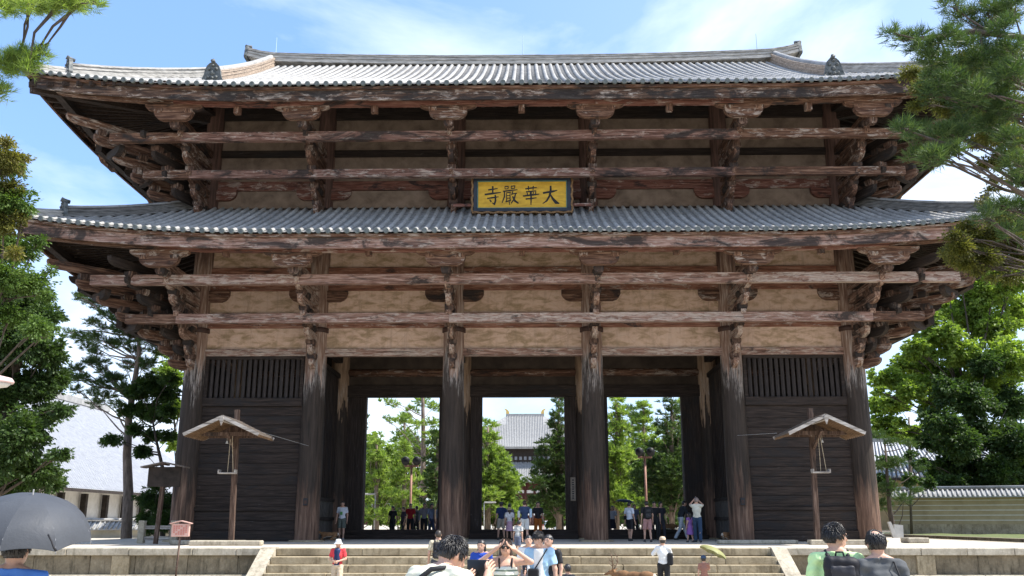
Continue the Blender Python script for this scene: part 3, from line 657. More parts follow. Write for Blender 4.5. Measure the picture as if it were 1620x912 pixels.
    eave_strip('fascia', 0.24, z_fascia, -0.165, 0.09, (M['fascia_x'] if not gable else M['fascia_dk'], M['brown_y']), -0.42 if gable else z_fascia)
    sof = MB()
    def sof_sheet(yb, sg):
        N = 48
        for j in range(N):
            xa, xb = -XE+0.3+(2*XE-0.6)*j/N, -XE+0.3+(2*XE-0.6)*(j+1)/N
            for k in range(8):
                def P(x, s):
                    s = min(s, XE-abs(x)); zb = rz(0, YF)-0.22+0.36*s+lift(abs(x), XE, s, 0.72); return (x, yb+sg*s, zb)
                sa, sb = 0.3+5.6*k/8, 0.3+5.6*(k+1)/8
                if sa > XE-abs((xa+xb)/2)+0.3: continue
                sof.add([P(xa, sa), P(xb, sa), P(xb, sb), P(xa, sb)], [(0, 1, 2, 3)])
    def sof_side(sg):
        N = 30
        for j in range(N):
            ua, ub = -10.95+21.9*j/N, -10.95+21.9*(j+1)/N
            for k in range(8):
                def P(u, s):
                    s = min(s, 11.25-abs(u)); zb = rz(0, YF)-0.22+0.36*s+lift(abs(u), 11.25, s, 0.72); return (sg*(XE-s), 5.45+u, zb)
                sa, sb = 0.3+5.6*k/8, 0.3+5.6*(k+1)/8
                if sa > 11.25-abs((ua+ub)/2)+0.3: continue
                sof.add([P(ua, sa), P(ub, sa), P(ub, sb), P(ua, sb)], [(0, 1, 2, 3)])
    for yb, sg in ((YF, 1), (YR, -1)): sof_sheet(yb, sg)
    for sg in (-1, 1): sof_side(sg)
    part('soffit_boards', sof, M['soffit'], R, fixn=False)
    raf = MB(); zb0 = rz(0, YF)
    def P1(x, yb, sg, s): return (x, yb+sg*s, zb0-0.33+0.36*s+lift(abs(x), XE, s, 0.72))
    n = int(28.6/0.52)
    for i in range(n+1):
        x = -14.3+28.6*i/n
        for yb, sg in ((YF, 1), (YR, -1)): raf.beam(P1(x, yb, sg, 0.34), P1(x, yb, sg, 5.8), 0.14, 0.18)
    def P2(u, sg, s): return (sg*(XE-s), 5.45+u, zb0-0.33+0.36*s+lift(abs(u), 11.25, s, 0.72))
    n = 21
    for i in range(n+1):
        u = -5.45+10.9*i/n
        for sg in (-1, 1): raf.beam(P2(u, sg, 0.34), P2(u, sg, 5.8), 0.14, 0.18)
    for cx in (-1, 1):                      # fanned corner rafters
        for cyy in (-1, 1):
            for k in range(-11, 12):
                a = math.radians(45+k*3.9); c, s = math.cos(a), math.sin(a); Ln = (XE-14.3-0.34)/max(c, s)
                ox, oy = 14.3, 5.45
                e = (ox+c*Ln, oy+s*Ln); z_in = zb0-0.33+0.36*4.6; u = max(e[0], e[1]+XE-11.25)
                ze = zb0-0.42+0.85*lift(u, XE, 0.3, 0.72)
                raf.beam((cx*e[0], 5.45+cyy*e[1], ze), (cx*ox, 5.45+cyy*oy, z_in), 0.14, 0.18)
            raf.beam((cx*(XE-0.3), 5.45+cyy*10.95, zb0+0.1), (cx*14.3, 5.45+cyy*5.45, zb0+1.1), 0.3, 0.42)
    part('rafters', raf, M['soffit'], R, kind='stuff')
    return R
def layered(path, w, hs, mat, parent, name, cap=0.12, capmat=None):
    """ridge built of stacked tile courses along a path"""
    path = [Vector(p) for p in path]; sides = []
    for j, p in enumerate(path):
        d = path[min(j+1, len(path)-1)]-path[max(j-1, 0)]; d.z = 0; d.normalize(); sides.append(Vector((-d.y, d.x, 0)))
    z = 0; R = None
    for k, h in enumerate(hs):
        ww = w*(1.0+0.10*((k % 2)*2-1)*0.6) if k not in (0, len(hs)-1) else w*1.12; mb = MB(); r = random.Random(k)
        for j, (p, s) in enumerate(zip(path, sides)):
            q = ww/2*(1+r.uniform(-0.03, 0.03)); zj = r.uniform(-0.006, 0.006); b = p+Vector((0, 0, z+zj))
            mb.v += [tuple(b-s*q), tuple(b+s*q), tuple(b+s*q+Vector((0, 0, h-0.008))), tuple(b-s*q+Vector((0, 0, h-0.008)))]
        n = len(path); mb.f = [(j*4+a, j*4+(a+1) % 4, (j+1)*4+(a+1) % 4, (j+1)*4+a) for j in range(n-1) for a in range(4)]+[(0, 1, 2, 3), (n*4-1, n*4-2, n*4-3, n*4-4)]
        o = part(name if k == 0 else 'ridge_course', mb, mat, parent if k == 0 else R)
        if k == 0: R = o
        z += h
    part('ridge_cap', MB().tube([p+Vector((0, 0, z+0.01)) for p in path], cap, 8), capmat or M['tile'], R, smooth=True)
    return z
def ornament(p, face, w, h, parent):
    """goblin-face end tile: arched plate with rolls, boss and horn"""
    p = Vector(p); f = Vector(face).normalized(); s = Vector((-f.y, f.x, 0)); up = Vector((0, 0, 1))
    out = [(-0.5, 0), (-0.56, 0.12), (-0.47, 0.3), (-0.42, 0.55), (-0.33, 0.78), (-0.18, 0.92), (0, 0.97), (0.18, 0.92), (0.33, 0.78), (0.42, 0.55), (0.47, 0.3), (0.56, 0.12), (0.5, 0)]
    mb = MB(); n = len(out); P = lambda u, v, d: p+s*(u*w)+up*(v*h)+f*d
    mb.add([P(u, v, 0) for u, v in out]+[P(u, v, 0.16) for u, v in out]+[P(u*0.82, v*0.86+0.04, 0.13) for u, v in out],
           [tuple(range(n))]+[(j, (j+1) % n, n+(j+1) % n, n+j) for j in range(n)]+[(n+j, n+(j+1) % n, 2*n+(j+1) % n, 2*n+j) for j in range(n)]+[tuple(range(2*n, 3*n))])
    for u, v, r in ((-0.2, 0.62, 0.09), (0.2, 0.62, 0.09), (0, 0.42, 0.13), (-0.22, 0.2, 0.09), (0.22, 0.2, 0.09), (0, 0.16, 0.1), (0, 0.8, 0.08)):
        c = P(u, v, 0.12); R = r*w*1.1
        mb.tube([c, c+f*0.05, c+f*0.1], [R, R*0.9, R*0.3], 8)
    o = part('ridge_end_ornament', mb, M['oni'], parent)
    part('crest_roll', MB().tube([P(0, 0.96, -0.12), P(0, 0.98, 0.1), P(0, 1.02, 0.22)], [0.08, 0.09, 0.10], 10), M['oni'], o, smooth=True)
# lower roof
RL = build_roof('lower tiled roof skirt with upturned corners', rz_low, 5.35, False, -0.60, 'lower_roof')
for sx in (-1, 1):
    for yb, sg in ((YF, 1), (YR, -1)):
        pth = [(sx*(XE-s), yb+sg*s, rz_low(sx*(XE-s), yb+sg*s)+0.02) for s in (5.6, 4.8, 4.0, 3.2, 2.5, 1.9, 1.4)]
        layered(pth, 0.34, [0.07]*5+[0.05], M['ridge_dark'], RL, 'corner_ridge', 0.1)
        ornament(Vector(pth[-1])+Vector((0, 0, -0.05)), (sx, -sg, 0), 0.58, 0.76, RL)
        pth = [(sx*(XE-s), yb+sg*s, rz_low(sx*(XE-s), yb+sg*s)+0.02) for s in (1.35, 1.0, 0.6, 0.2)]
        layered(pth, 0.32, [0.075]*3, M['ridge'], RL, 'corner_ridge_tip', 0.1)
XE = 20.35
RU = build_roof('upper hip and gable roof of grey tiles', rz_up, 11.2, True, -0.60, 'upper_roof')
for sx in (-1, 1):
    for yb, sg in ((YF, 1), (YR, -1)):
        pth = [(sx*(XE-s), yb+sg*s, rz_up(sx*(XE-s), yb+sg*s)+0.02) for s in (6.6, 5.8, 4.9, 4.0, 3.1, 2.3, 1.75, 1.3)]
        layered(pth, 0.38, [0.08]*5+[0.05], M['ridge'], RU, 'corner_ridge', 0.11)
        ornament(Vector(pth[-1])+Vector((0, 0, -0.05)), (sx, -sg, 0), 0.60, 0.80, RU)
        pth = [(sx*(XE-s), yb+sg*s, rz_up(sx*(XE-s), yb+sg*s)+0.02) for s in (1.25, 0.9, 0.5, 0.15)]
        layered(pth, 0.32, [0.08]*3, M['ridge'], RU, 'corner_ridge_tip', 0.1)
        # descending ridge
        pth = [(sx*(13.55+0.0*s), yb+sg*s, rz_up(sx*13.5, yb+sg*s, 'f')+0.02) for s in (11.2, 10, 8.8, 7.6, 6.4, 5.2, 4.2, 3.4, 2.85)]
        layered(pth, 0.42, [0.085]*6+[0.05], M['ridge_warm'], RU, 'descending_ridge', 0.15)
        ornament(Vector(pth[-1])+Vector((0, 0, -0.05)), (0, -sg, 0), 0.8, 0.95, RU)
    # gable wall and barge boards
    zt = rz_up(0, 5.45-0.05, 'f')
    gw = [(5.45-6.1, rz_up(15, 5.45-6.1, 'f')-0.25), (5.45, zt-0.3), (5.45+6.1, rz_up(15, 5.45+6.1, 'f')-0.25)]
    x0, x1 = sorted((sx*14.45, sx*14.6)); part('gable_wall', MB().prism(gw, 0, x0, x1), M['dark_y'], RU)
    for sg in (-1, 1):
        mb = MB(); pr = []
        for j in range(9):
            yy = 5.45-sg*(0.0+6.4*j/8); z = rz_up(15, yy, 'f'); pr.append((yy, z))
        for j in range(9): mb.v += [(sx*14.95, pr[j][0], pr[j][1]-0.5), (sx*14.95, pr[j][0], pr[j][1]-0.05), (sx*15.07, pr[j][0], pr[j][1]-0.05), (sx*15.07, pr[j][0], pr[j][1]-0.5)]
        mb.f = [(j*4+a, j*4+(a+1) % 4, (j+1)*4+(a+1) % 4, (j+1)*4+a) for j in range(8) for a in range(4)]+[(0, 1, 2, 3), (35, 34, 33, 32)]
        part('barge_board', mb, M['brown_y'], RU)
        vt = MB()
        for k in range(18):                # verge tile ends stepping down the gable
            s = 11.1-k*0.36; yy = (YF+s) if sg < 0 else (YR-s); z = rz_up(15, yy, 'f')
            vt.tube([(sx*14.6, yy, z+0.06), (sx*15.25, yy, z+0.0)], 0.085, 8)
        part('verge_tiles', vt, M['tile'], RU, smooth=True, kind='stuff')
zr = rz_up(0, 5.45, 'f')-0.10
pth = [(x, 5.45, zr+0.33*(abs(x)/15.1)**2.2+0.33*max(0, (abs(x)-13)/2.1)**2) for x in np.linspace(-14.85, 14.85, 41)]
layered([Vector(p) for p in pth], 0.62, [0.078]*6+[0.05], M['ridge'], RU, 'main_ridge', 0.13, M['tile'])
for sx in (-1, 1):
    ornament((sx*14.85, 5.45, pth[0][2]-0.1), (sx, 0, 0), 0.75, 0.85, RU)
# lightning rods
for x in (-13.4, 0.05, 12.7):
    part('lightning_rod', MB().tube([(x, 5.45, zr+0.55), (x, 5.45, zr+1.85)], [0.022, 0.012], 6).box(x-0.07, 5.38, zr+0.54, x+0.07, 5.52, zr+0.64), simple('rod_metal', (0.3, 0.4, 0.38), (0.5, 0.6, 0.55), 4, 0.4, metal=0.6) if x < -1 else bpy.data.materials['rod_metal'], RU)
# hidden timber pad that closes the junction between lower roof and upper wall
part('roof_sill', MB().box(-14.6, -0.45, 13.6, 14.6, -0.2, 14.5), M['dark_x'], G)
# ------------------------------------------------------------------ name board
SB = link('name_board', None, G, (0.0, -1.9, 13.62), label='gold board with black characters in a dark blue frame')
def tl(v):   # board leans forward a little
    return (v[0], -1.95-v[1]-(v[2])*0.10, 13.66+v[2])
def tmb(mb): m = MB(); m.v = [tl(v) for v in mb.v]; m.f = mb.f; return m
M['gold'] = simple('gold_leaf', (0.42, 0.24, 0.015), (0.66, 0.40, 0.03), 2.5, 0.5, 0.1, 0.005, stretch=(1, 1, 3))
M['navy'] = simple('navy_lacquer', (0.012, 0.018, 0.03), (0.025, 0.035, 0.05), 3, 0.5)
M['teal'] = simple('teal_paint', (0.06, 0.15, 0.13), (0.12, 0.24, 0.20), 5, 0.6)
part('panel', tmb(MB().box(-1.92, 0.0, 0.24, 1.92, 0.05, 1.42)), M['gold'], SB)
fr = MB()
for a in ((-2.10, 0.08, 2.10, 0.22), (-2.10, 1.44, 2.10, 1.60), (-2.10, 0.22, -1.94, 1.44), (1.94, 0.22, 2.10, 1.44)): fr.box(a[0], -0.02, a[1], a[2], 0.13, a[3], 0.01)
part('frame', tmb(fr), M['navy'], SB)
fr = MB()
for a in ((-1.94, 0.22, 1.94, 0.26), (-1.94, 1.40, 1.94, 1.44), (-1.94, 0.26, -1.90, 1.40), (1.90, 0.26, 1.94, 1.40)): fr.box(a[0], 0.0, a[1], a[2], 0.075, a[3])
part('inner_border', tmb(fr), M['teal'], SB)
fr = MB()
for k in range(60):       # wavy carved outer rim
    x = -2.16+4.32*k/60; fr.box(x, 0.0, -0.01+0.02*math.sin(k*0.9), x+0.074, 0.16, 0.06+0.02*math.sin(k*0.9))
for k in range(22):
    z = 0.06+1.5*k/22
    for sx in (-1, 1):
        q = 0.02*math.sin(k*1.1); a, b = sorted((sx*(2.11+q), sx*(2.19+q))); fr.box(a, 0.0, z, b, 0.16, z+0.07)
part('carved_rim', tmb(fr), simple('gilt_rim', (0.10, 0.05, 0.02), (0.26, 0.15, 0.06), 9, 0.6), SB)
# brush strokes: (char box x0, width) and polylines x,y,width on a 100 grid
CH = {
 'dai': [[(10, 62, 9), (35, 66, 9), (62, 70, 10), (88, 76, 4)], [(52, 100, 8), (52, 78, 10), (46, 48, 10), (30, 22, 8), (8, 8, 3)], [(50, 56, 5), (62, 34, 11), (80, 14, 15), (98, 8, 5)]],
 'ka': [[(18, 84, 6), (50, 88, 7), (84, 91, 4)], [(36, 99, 6), (37, 76, 4)], [(64, 99, 6), (62, 77, 4)], [(22, 69, 6), (52, 71, 6), (80, 74, 4)], [(28, 66, 5), (33, 47, 5)], [(46, 66, 5), (46, 48, 4)], [(64, 68, 5), (62, 48, 4)], [(78, 70, 5), (74, 50, 4)],
        [(4, 47, 6), (50, 52, 8), (97, 57, 4)], [(20, 32, 6), (50, 34, 6), (82, 38, 4)], [(51, 72, 7), (51, 40, 8), (50, 2, 4)]],
 'gon': [[(20, 97, 4), (22, 82, 4)], [(20, 96, 5), (40, 98, 5), (38, 84, 4)], [(22, 84, 4), (40, 85, 4)], [(56, 98, 4), (58, 84, 4)], [(56, 98, 5), (78, 100, 5), (75, 86, 4)], [(58, 85, 4), (76, 87, 4)],
         [(10, 72, 6), (50, 76, 6), (92, 80, 4)], [(18, 73, 6), (18, 45, 7), (4, 12, 4)], [(28, 64, 4), (54, 67, 5)], [(30, 64, 4), (30, 16, 5)], [(50, 66, 4), (50, 20, 5)], [(30, 50, 3.5), (50, 51, 3.5)], [(30, 36, 3.5), (50, 37, 3.5)], [(24, 18, 5), (56, 27, 4)], [(44, 22, 4), (48, 2, 4)],
         [(66, 72, 5), (58, 52, 4)], [(62, 58, 5), (90, 62, 4)], [(82, 60, 6), (74, 34, 6), (56, 10, 4)], [(64, 46, 5), (78, 22, 9), (98, 10, 5)]],
 'ji': [[(24, 80, 7), (50, 83, 7), (78, 87, 4)], [(50, 99, 8), (50, 62, 7)], [(4, 56, 8), (48, 61, 9), (97, 67, 4)], [(18, 36, 6), (52, 40, 7), (84, 44, 4)], [(64, 54, 7), (66, 26, 9), (60, 6, 9), (46, 14, 3)], [(32, 30, 5), (42, 18, 8)]],
}
ink = simple('ink', (0.010, 0.012, 0.014), (0.018, 0.02, 0.022), 4, 0.7)
for key, cx in (('ji', -1.27), ('gon', -0.52), ('ka', 0.38), ('dai', 1.22)):
    mb = MB(); w = 0.80 if key == 'dai' else 0.76; h = 0.86; lay = 0
    for st in CH[key]:
        lay += 1; d0 = 0.052+lay*0.0012; pts = []
        for (xa, ya, wa), (xb, yb, wb) in zip(st, st[1:]):
            for q in range(5): t = q/5; pts.append((xa+(xb-xa)*t, ya+(yb-ya)*t, wa+(wb-wa)*t))
        pts.append(st[-1]); pts = [(a, b, c*1.12) for a, b, c in pts]; Lr = []; Rr = []
        for j, (a, b, c) in enumerate(pts):
            p, n = pts[max(0, j-1)], pts[min(len(pts)-1, j+1)]; dx, dy = n[0]-p[0], n[1]-p[1]; l = math.hypot(dx, dy) or 1
            Lr.append((a-dy/l*c/2, b+dx/l*c/2)); Rr.append((a+dy/l*c/2, b-dx/l*c/2))
        n = len(Lr); pol = Lr+Rr[::-1]
        C = lambda u, v, d: (cx+(u-50)/100*w, d, 0.36+v/100*h)
        mb.add([C(u, v, d0) for u, v in pol]+[C(u, v, 0.045) for u, v in pol],
               [(j, j+1, 2*n-2-j, 2*n-1-j) for j in range(n-1)]+[(j, (j+1) % (2*n), 2*n+(j+1) % (2*n), 2*n+j) for j in range(2*n)])
    part('character', tmb(mb), ink, SB)
part('support_bar', MB().box(-2.98, -2.05, 13.98, -2.2, -1.95, 14.1), M['red_x'], SB); part('support_bar', MB().box(2.2, -2.05, 13.98, 2.98, -1.95, 14.1), M['red_x'], SB)
# ------------------------------------------------------------------ buildings and walls beyond the gate
M['white_roof'] = simple('pale_roof_tile', (0.34, 0.35, 0.37), (0.47, 0.48, 0.50), 2, 0.7, 0.2, 0.01)
M['far_tile'] = simple('far_roof_tile', (0.20, 0.20, 0.20), (0.34, 0.34, 0.33), 1.5, 0.75, 0.2, 0.02)
M['far_panel'] = simple('far_panel', (0.16, 0.17, 0.19), (0.26, 0.27, 0.29), 2, 0.85)
M['tile_far2'] = simple('far_rib_tile', (0.28, 0.28, 0.28), (0.40, 0.40, 0.39), 1.5, 0.75)
M['white_wall'] = simple('white_plaster', (0.55, 0.53, 0.50), (0.70, 0.68, 0.65), 2, 0.85)
M['ochre_wall'] = simple('ochre_wall', (0.26, 0.205, 0.115), (0.37, 0.30, 0.18), 1.2, 0.9, 0.3, 0.01)
M['beige_wall'] = simple('beige_wall', (0.40, 0.36, 0.27), (0.55, 0.50, 0.40), 1.2, 0.9, 0.3, 0.01)
M['line'] = simple('white_line', (0.50, 0.48, 0.43), (0.62, 0.60, 0.55), 4, 0.85)
M['dk_wood'] = simple('blackened_wood', (0.015, 0.012, 0.010), (0.045, 0.035, 0.03), 3, 0.8)
M['redwall'] = simple('dark_red_wood', (0.055, 0.018, 0.014), (0.10, 0.035, 0.025), 3, 0.8)
M['glass'] = simple('dark_glass', (0.02, 0.025, 0.03), (0.05, 0.055, 0.06), 1, 0.15, 0.0)
M['concrete'] = simple('pale_concrete', (0.35, 0.35, 0.34), (0.5, 0.5, 0.48), 3, 0.85)
def slope_tiles(mb, p0, ex, up, width, n, r):
    """n ribs running along 'up' spaced over 'width' along ex from p0"""
    p0, ex, up = Vector(p0), Vector(ex), Vector(up)
    for i in range(n):
        b = p0+ex*((i+0.5)*width/n); mb.tube([b, b+up], r, 5)
# great hall far behind on the same axis
H = thing('great_hall', 'huge distant hall with grey double roof seen through the middle passage', 'temple hall', (0, 360, -0.5))
def trap(y0, hw0, z0, hw1, z1, y1, nm, mat):
    mb = MB().add([(-hw0, y0, z0), (hw0, y0, z0), (hw1, y1, z1), (-hw1, y1, z1), (-hw0, y0, z0-0.7), (hw0, y0, z0-0.7)], [(0, 1, 2, 3), (4, 5, 1, 0)]); return part(nm, mb, mat, H)
# upper roof: eave z 31.6 half-width ~29, ridge z 47
u = MB(); rows = []
prof_h = [(0, 31.4, 29.0), (3, 33.0, 26.2), (7, 35.6, 24.4), (11, 38.8, 21.4), (15, 42.4, 15.6), (19.5, 46.6, 8.4)]
for yy, z, hw in prof_h: rows.append((yy, z, hw))
for (y0, z0, w0), (y1, z1, w1) in zip(rows, rows[1:]): u.add([(-w0, 352+y0, z0), (w0, 352+y0, z0), (w1, 352+y1, z1), (-w1, 352+y1, z1)], [(0, 1, 2, 3)])
u.add([(-29, 352, 31.4), (29, 352, 31.4), (29, 352.2, 30.6), (-29, 352.2, 30.6)], [(0, 1, 2, 3)])
hr = part('upper_roof', u, M['far_tile'], H, fixn=False)
rb = MB()
for i in range(-40, 41):
    x = i*0.72; pts = [(x, 352+y-0.1, z+0.12) for y, z, w in rows if abs(x) <= w+0.1]
    if len(pts) > 1: rb.tube(pts, 0.17, 5)
part('roof_ribs', rb, M['far_tile'], hr, kind='stuff')
part('ridge', MB().box(-8.6, 371.2, 46.4, 8.6, 372.2, 47.6), M['far_tile'], H)
M['gilt'] = simple('gilded_bronze', (0.45, 0.30, 0.08), (0.7, 0.5, 0.15), 3, 0.4)
for s in (-1, 1):
    mb = MB(); out = [(0, 0), (1.5, 0), (1.7, 1.2), (1.2, 2.2), (0.2, 3.0), (-0.9, 3.1), (-0.4, 2.5), (0.1, 1.9), (0.0, 1.0)]
    mb.prism([(s*(8.6-u_*0.9), 47.2+v*0.85) for u_, v in out], 1, 371.3, 372.1); part('roof_finial', mb, M['gilt'], H)
part('upper_wall', MB().box(-24, 356, 24.6, 24, 357, 31.0), M['dk_wood'], H)
for i in range(-11, 12):
    part('white_panel', MB().box(i*2-0.55, 355.85, 26.2, i*2+0.55, 355.98, 27.6), M['far_panel'], H); part('pillar', MB().box(i*2-1.2, 355.6, 24.7, i*2-0.8, 356.1, 31.0), M['dk_wood'], H)
u = MB(); rows = [(0, 16.4, 33.0), (3.5, 18.7, 29.6), (7.5, 22.0, 26.0), (11, 25.2, 24.0)]
for (y0, z0, w0), (y1, z1, w1) in zip(rows, rows[1:]): u.add([(-w0, 345+y0, z0), (w0, 345+y0, z0), (w1, 345+y1, z1), (-w1, 345+y1, z1)], [(0, 1, 2, 3)])
lr = part('lower_roof', u, M['far_tile'], H, fixn=False)
rb = MB()
for i in range(-45, 46):
    x = i*0.72; pts = [(x, 345+y-0.1, z+0.12) for y, z, w in rows if abs(x) <= w+0.1]
    if len(pts) > 1: rb.tube(pts, 0.17, 5)
part('roof_ribs', rb, M['far_tile'], lr, kind='stuff')
part('lower_wall', MB().box(-27, 350, -0.5, 27, 351, 16.6), M['redwall'], H)
part('white_band', MB().box(-27, 349.86, 12.2, 27, 349.98, 13.4), M['white_wall'], H)
for i in range(-7, 8): part('pillar', MB().tube([(i*3.8, 349.4, -0.5), (i*3.8, 349.4, 16.4)], 0.55, 8), M['redwall'], H, smooth=True)
part('stone_base', MB().box(-31, 344, -1.2, 31, 352, 0.6), M['coping'], H)
# low cloister wall in front of the hall
cl = thing('cloister_wall', 'long low tiled wall far away in front of the great hall', 'wall', (0, 250, -0.6))
part('wall', MB().box(-60, 250, -0.6, 60, 250.6, 2.6), M['redwall'], cl); part('cap', MB().prism([(249.0, 2.6), (250.3, 3.6), (251.6, 2.6)], 0, -60, 60), M['far_tile'], cl)
# left: long building with a huge pale roof
B = thing('storehouse', 'long white walled building with a large pale roof behind the left trees', 'building', (-44, 50, -0.9))
ye0, ye1, xe, ze, xr, zr_ = 8, 78, -37.8, 3.55, -54, 14.6
u = MB(); u.add([(xe, ye0, ze), (xe, ye1, ze), (xr, ye1, zr_), (xr, ye0, zr_)], [(0, 1, 2, 3)]).add([(xr, ye0, zr_), (xr, ye1, zr_), (2*xr-xe, ye1, ze), (2*xr-xe, ye0, ze)], [(0, 1, 2, 3)])
rf = part('roof', u, M['white_roof'], B, fixn=False)
part('ridge', MB().box(xr-0.5, ye0, zr_-0.1, xr+0.5, ye1, zr_+0.65), M['far_tile'], B)
rb = MB(); sl_ = Vector((xr-xe, 0, zr_-ze))
for i in range(int((ye1-ye0)/0.4)): 
    y = ye0+0.2+i*0.4; rb.tube([(xe, y, ze+0.05), (xr, y, zr_+0.05)], 0.07, 4); 
part('roof_ribs', rb, M['white_roof'], rf, kind='stuff')
part('eave_edge', MB().box(xe-0.05, ye0, ze-0.28, xe+0.1, ye1, ze-0.02), M['dk_wood'], B)
part('wall', MB().box(-68, ye0+1, -0.9, -40.2, ye1-1, ze-0.1), M['white_wall'], B)
for i in range(16):
    y = 10+i*4.3; part('pillar', MB().box(-40.0, y, -0.9, -39.5, y+0.45, ze-0.3), M['dk_wood'], B)
    w = part('window', MB().box(-40.15, y+0.9, 0.3, -40.05, y+3.9, 1.0), M['glass'], B); part('frame', MB().box(-40.18, y+0.8, 1.02, -40.0, y+4.0, 1.14), M['concrete'], w)
    part('frame', MB().box(-40.18, y+0.8, 0.2, -40.0, y+4.0, 0.3), M['concrete'], w)
part('veranda_rail', MB().box(-38.6, 12, 0.1, -38.4, 76, 0.35), M['concrete'], B)
def capped_wall(nm, label, p, q, z0, h, wmat, lines, foot, rib=0.3, cap_h=0.55, cw=0.75):
    p, q = Vector(p), Vector(q); d = (q-p); Ln = d.length; d.normalize(); n = Vector((-d.y, d.x))
    def T(mb): m = MB(); m.v = [(p.x+d.x*x+n.x*y, p.y+d.y*x+n.y*y, z) for x, y, z in mb.v]; m.f = mb.f; return m
    t = thing(nm, label, 'wall', (p.x, p.y, z0))
    part('wall_body', T(MB().box(0, -0.3, z0+foot, Ln, 0.3, z0+h)), wmat, t)
    if foot > 0: part('footing', T(MB().box(0, -0.34, z0-0.3, Ln, 0.34, z0+foot-0.002)), M['stone'], t)
    for k in range(lines):
        z = z0+foot+(h-foot)*(k+0.75)/(lines+0.35); part('white_line', T(MB().box(0, -0.312, z, Ln, 0.312, z+0.045)), M['line'], t)
    c = part('cap_roof', T(MB().prism([(-cw, z0+h), (-cw, z0+h+0.07), (0, z0+h+cap_h), (cw, z0+h+0.07), (cw, z0+h)], 0, 0, Ln)), M['far_tile'], t)
    rb = MB(); m = int(Ln/rib)
    for i in range(m):
        x = (i+0.5)*rib
        for s in (-1, 1): rb.tube([(x, s*cw*1.02, z0+h+0.09), (x, 0, z0+h+cap_h+0.03)], 0.075, 6)
    part('cap_tiles', T(rb), M['tile'], c, smooth=True, kind='stuff')
    part('cap_ridge', T(MB().tube([(0, 0, z0+h+cap_h+0.1), (Ln, 0, z0+h+cap_h+0.1)], 0.13, 8)), M['tile'], c, smooth=True)
    return t
capped_wall('earthen_wall', 'ochre earthen wall with five white lines and tiled cap right of the gate', (25.5, 26.5), (64, 12), 0.1, 2.25, M['ochre_wall'], 5, 0.5)
capped_wall('garden_wall', 'low beige garden wall with tiled cap left of the gate', (-60, 20), (-24.0, 24.5), -0.9, 1.15, M['beige_wall'], 0, 0)
# right: tiled roof building behind the wall
B = thing('tiled_house', 'grey tile roofed building half hidden behind the right hand wall', 'building', (40, 50, 0))
u = MB().add([(30, 46, 4.6), (52, 44, 4.6), (50, 53, 8.4), (33.5, 54, 8.4)], [(0, 1, 2, 3)]); rf = part('roof', u, M['far_tile'], B, fixn=False)
rb = MB()
for i in range(56):
    f = i/55; rb.tube([(30+22*f, 46-2*f-0.05, 4.72), (33.5+16.5*f, 54-f, 8.5)], 0.12, 5)
part('roof_ribs', rb, M['white_roof'], rf, kind='stuff')
part('ridge', MB().beam((33.3, 54, 8.6), (50.2, 53, 8.6), 0.5, 0.5), M['far_tile'], B); part('wall', MB().box(32, 47.5, 0, 50, 56, 4.7), M['ochre_wall'], B); part('eave_edge', MB().beam((30, 46, 4.5), (52, 44, 4.5), 0.2, 0.22), M['dk_wood'], B)
# small stone marker beside the right wall
mx_ = at(1416, 825, 8).x; mk = thing('stone_marker', 'pale leaning stone slab beside the right corner pillar', 'stone', (mx_, 8, 0)); part('slab', MB().prism([(mx_-.12, -0.1), (mx_+.34, -0.1), (mx_+.38, 0.62), (mx_-.05, 0.66)], 1, 8.0, 8.2), M['concrete'], mk); part('slab', MB().prism([(mx_-.22, -0.1), (mx_+.02, -0.1), (mx_-.28, 0.78), (mx_-.42, 0.76)], 1, 7.8, 7.95), M['concrete'], mk)
# low mossy kerb between platform and lawn
part('stone_kerb', MB().beam((20.0, -9.5, -0.05), (20.2, 14, -0.05), 0.5, 0.35), M['wallstone'], None, kind='structure')
# ------------------------------------------------------------------ vegetation
def leaf_mesh(P, D, size, aspect, jitter=0.5, tri=False, rng=RNG):
    """P centres, D unit directions (long axis); returns a mesh of small folded leaves"""
    n = len(P); up = rng.normal(size=(n, 3)); w = np.cross(D, up); w /= np.linalg.norm(w, axis=1)[:, None]+1e-9
    s = size*(1+jitter*(rng.random(n)-0.5)*2)[:, None]
    a = P-D*s*0.5; b = P+D*s*0.5; 
    if tri:
        v = np.stack([a-w*s*aspect*0.5, a+w*s*aspect*0.5, b], 1).reshape(-1, 3); k = 3
    else:
        nn = np.cross(D, w); m = P+nn*s*0.08
        v = np.stack([a, m-w*s*aspect*0.5, b, m+w*s*aspect*0.5], 1).reshape(-1, 3); k = 4
    me = bpy.data.meshes.new('foliage'); me.vertices.add(len(v)); me.vertices.foreach_set('co', v.astype(np.float32).ravel())
    me.loops.add(n*k); me.loops.foreach_set('vertex_index', np.arange(n*k, dtype=np.int32)); me.polygons.add(n)
    me.polygons.foreach_set('loop_start', np.arange(0, n*k, k, dtype=np.int32)); me.polygons.foreach_set('loop_total', np.full(n, k, dtype=np.int32)); me.update(); me.validate()
    return me
def unit(a): return a/(np.linalg.norm(a, axis=-1, keepdims=True)+1e-9)
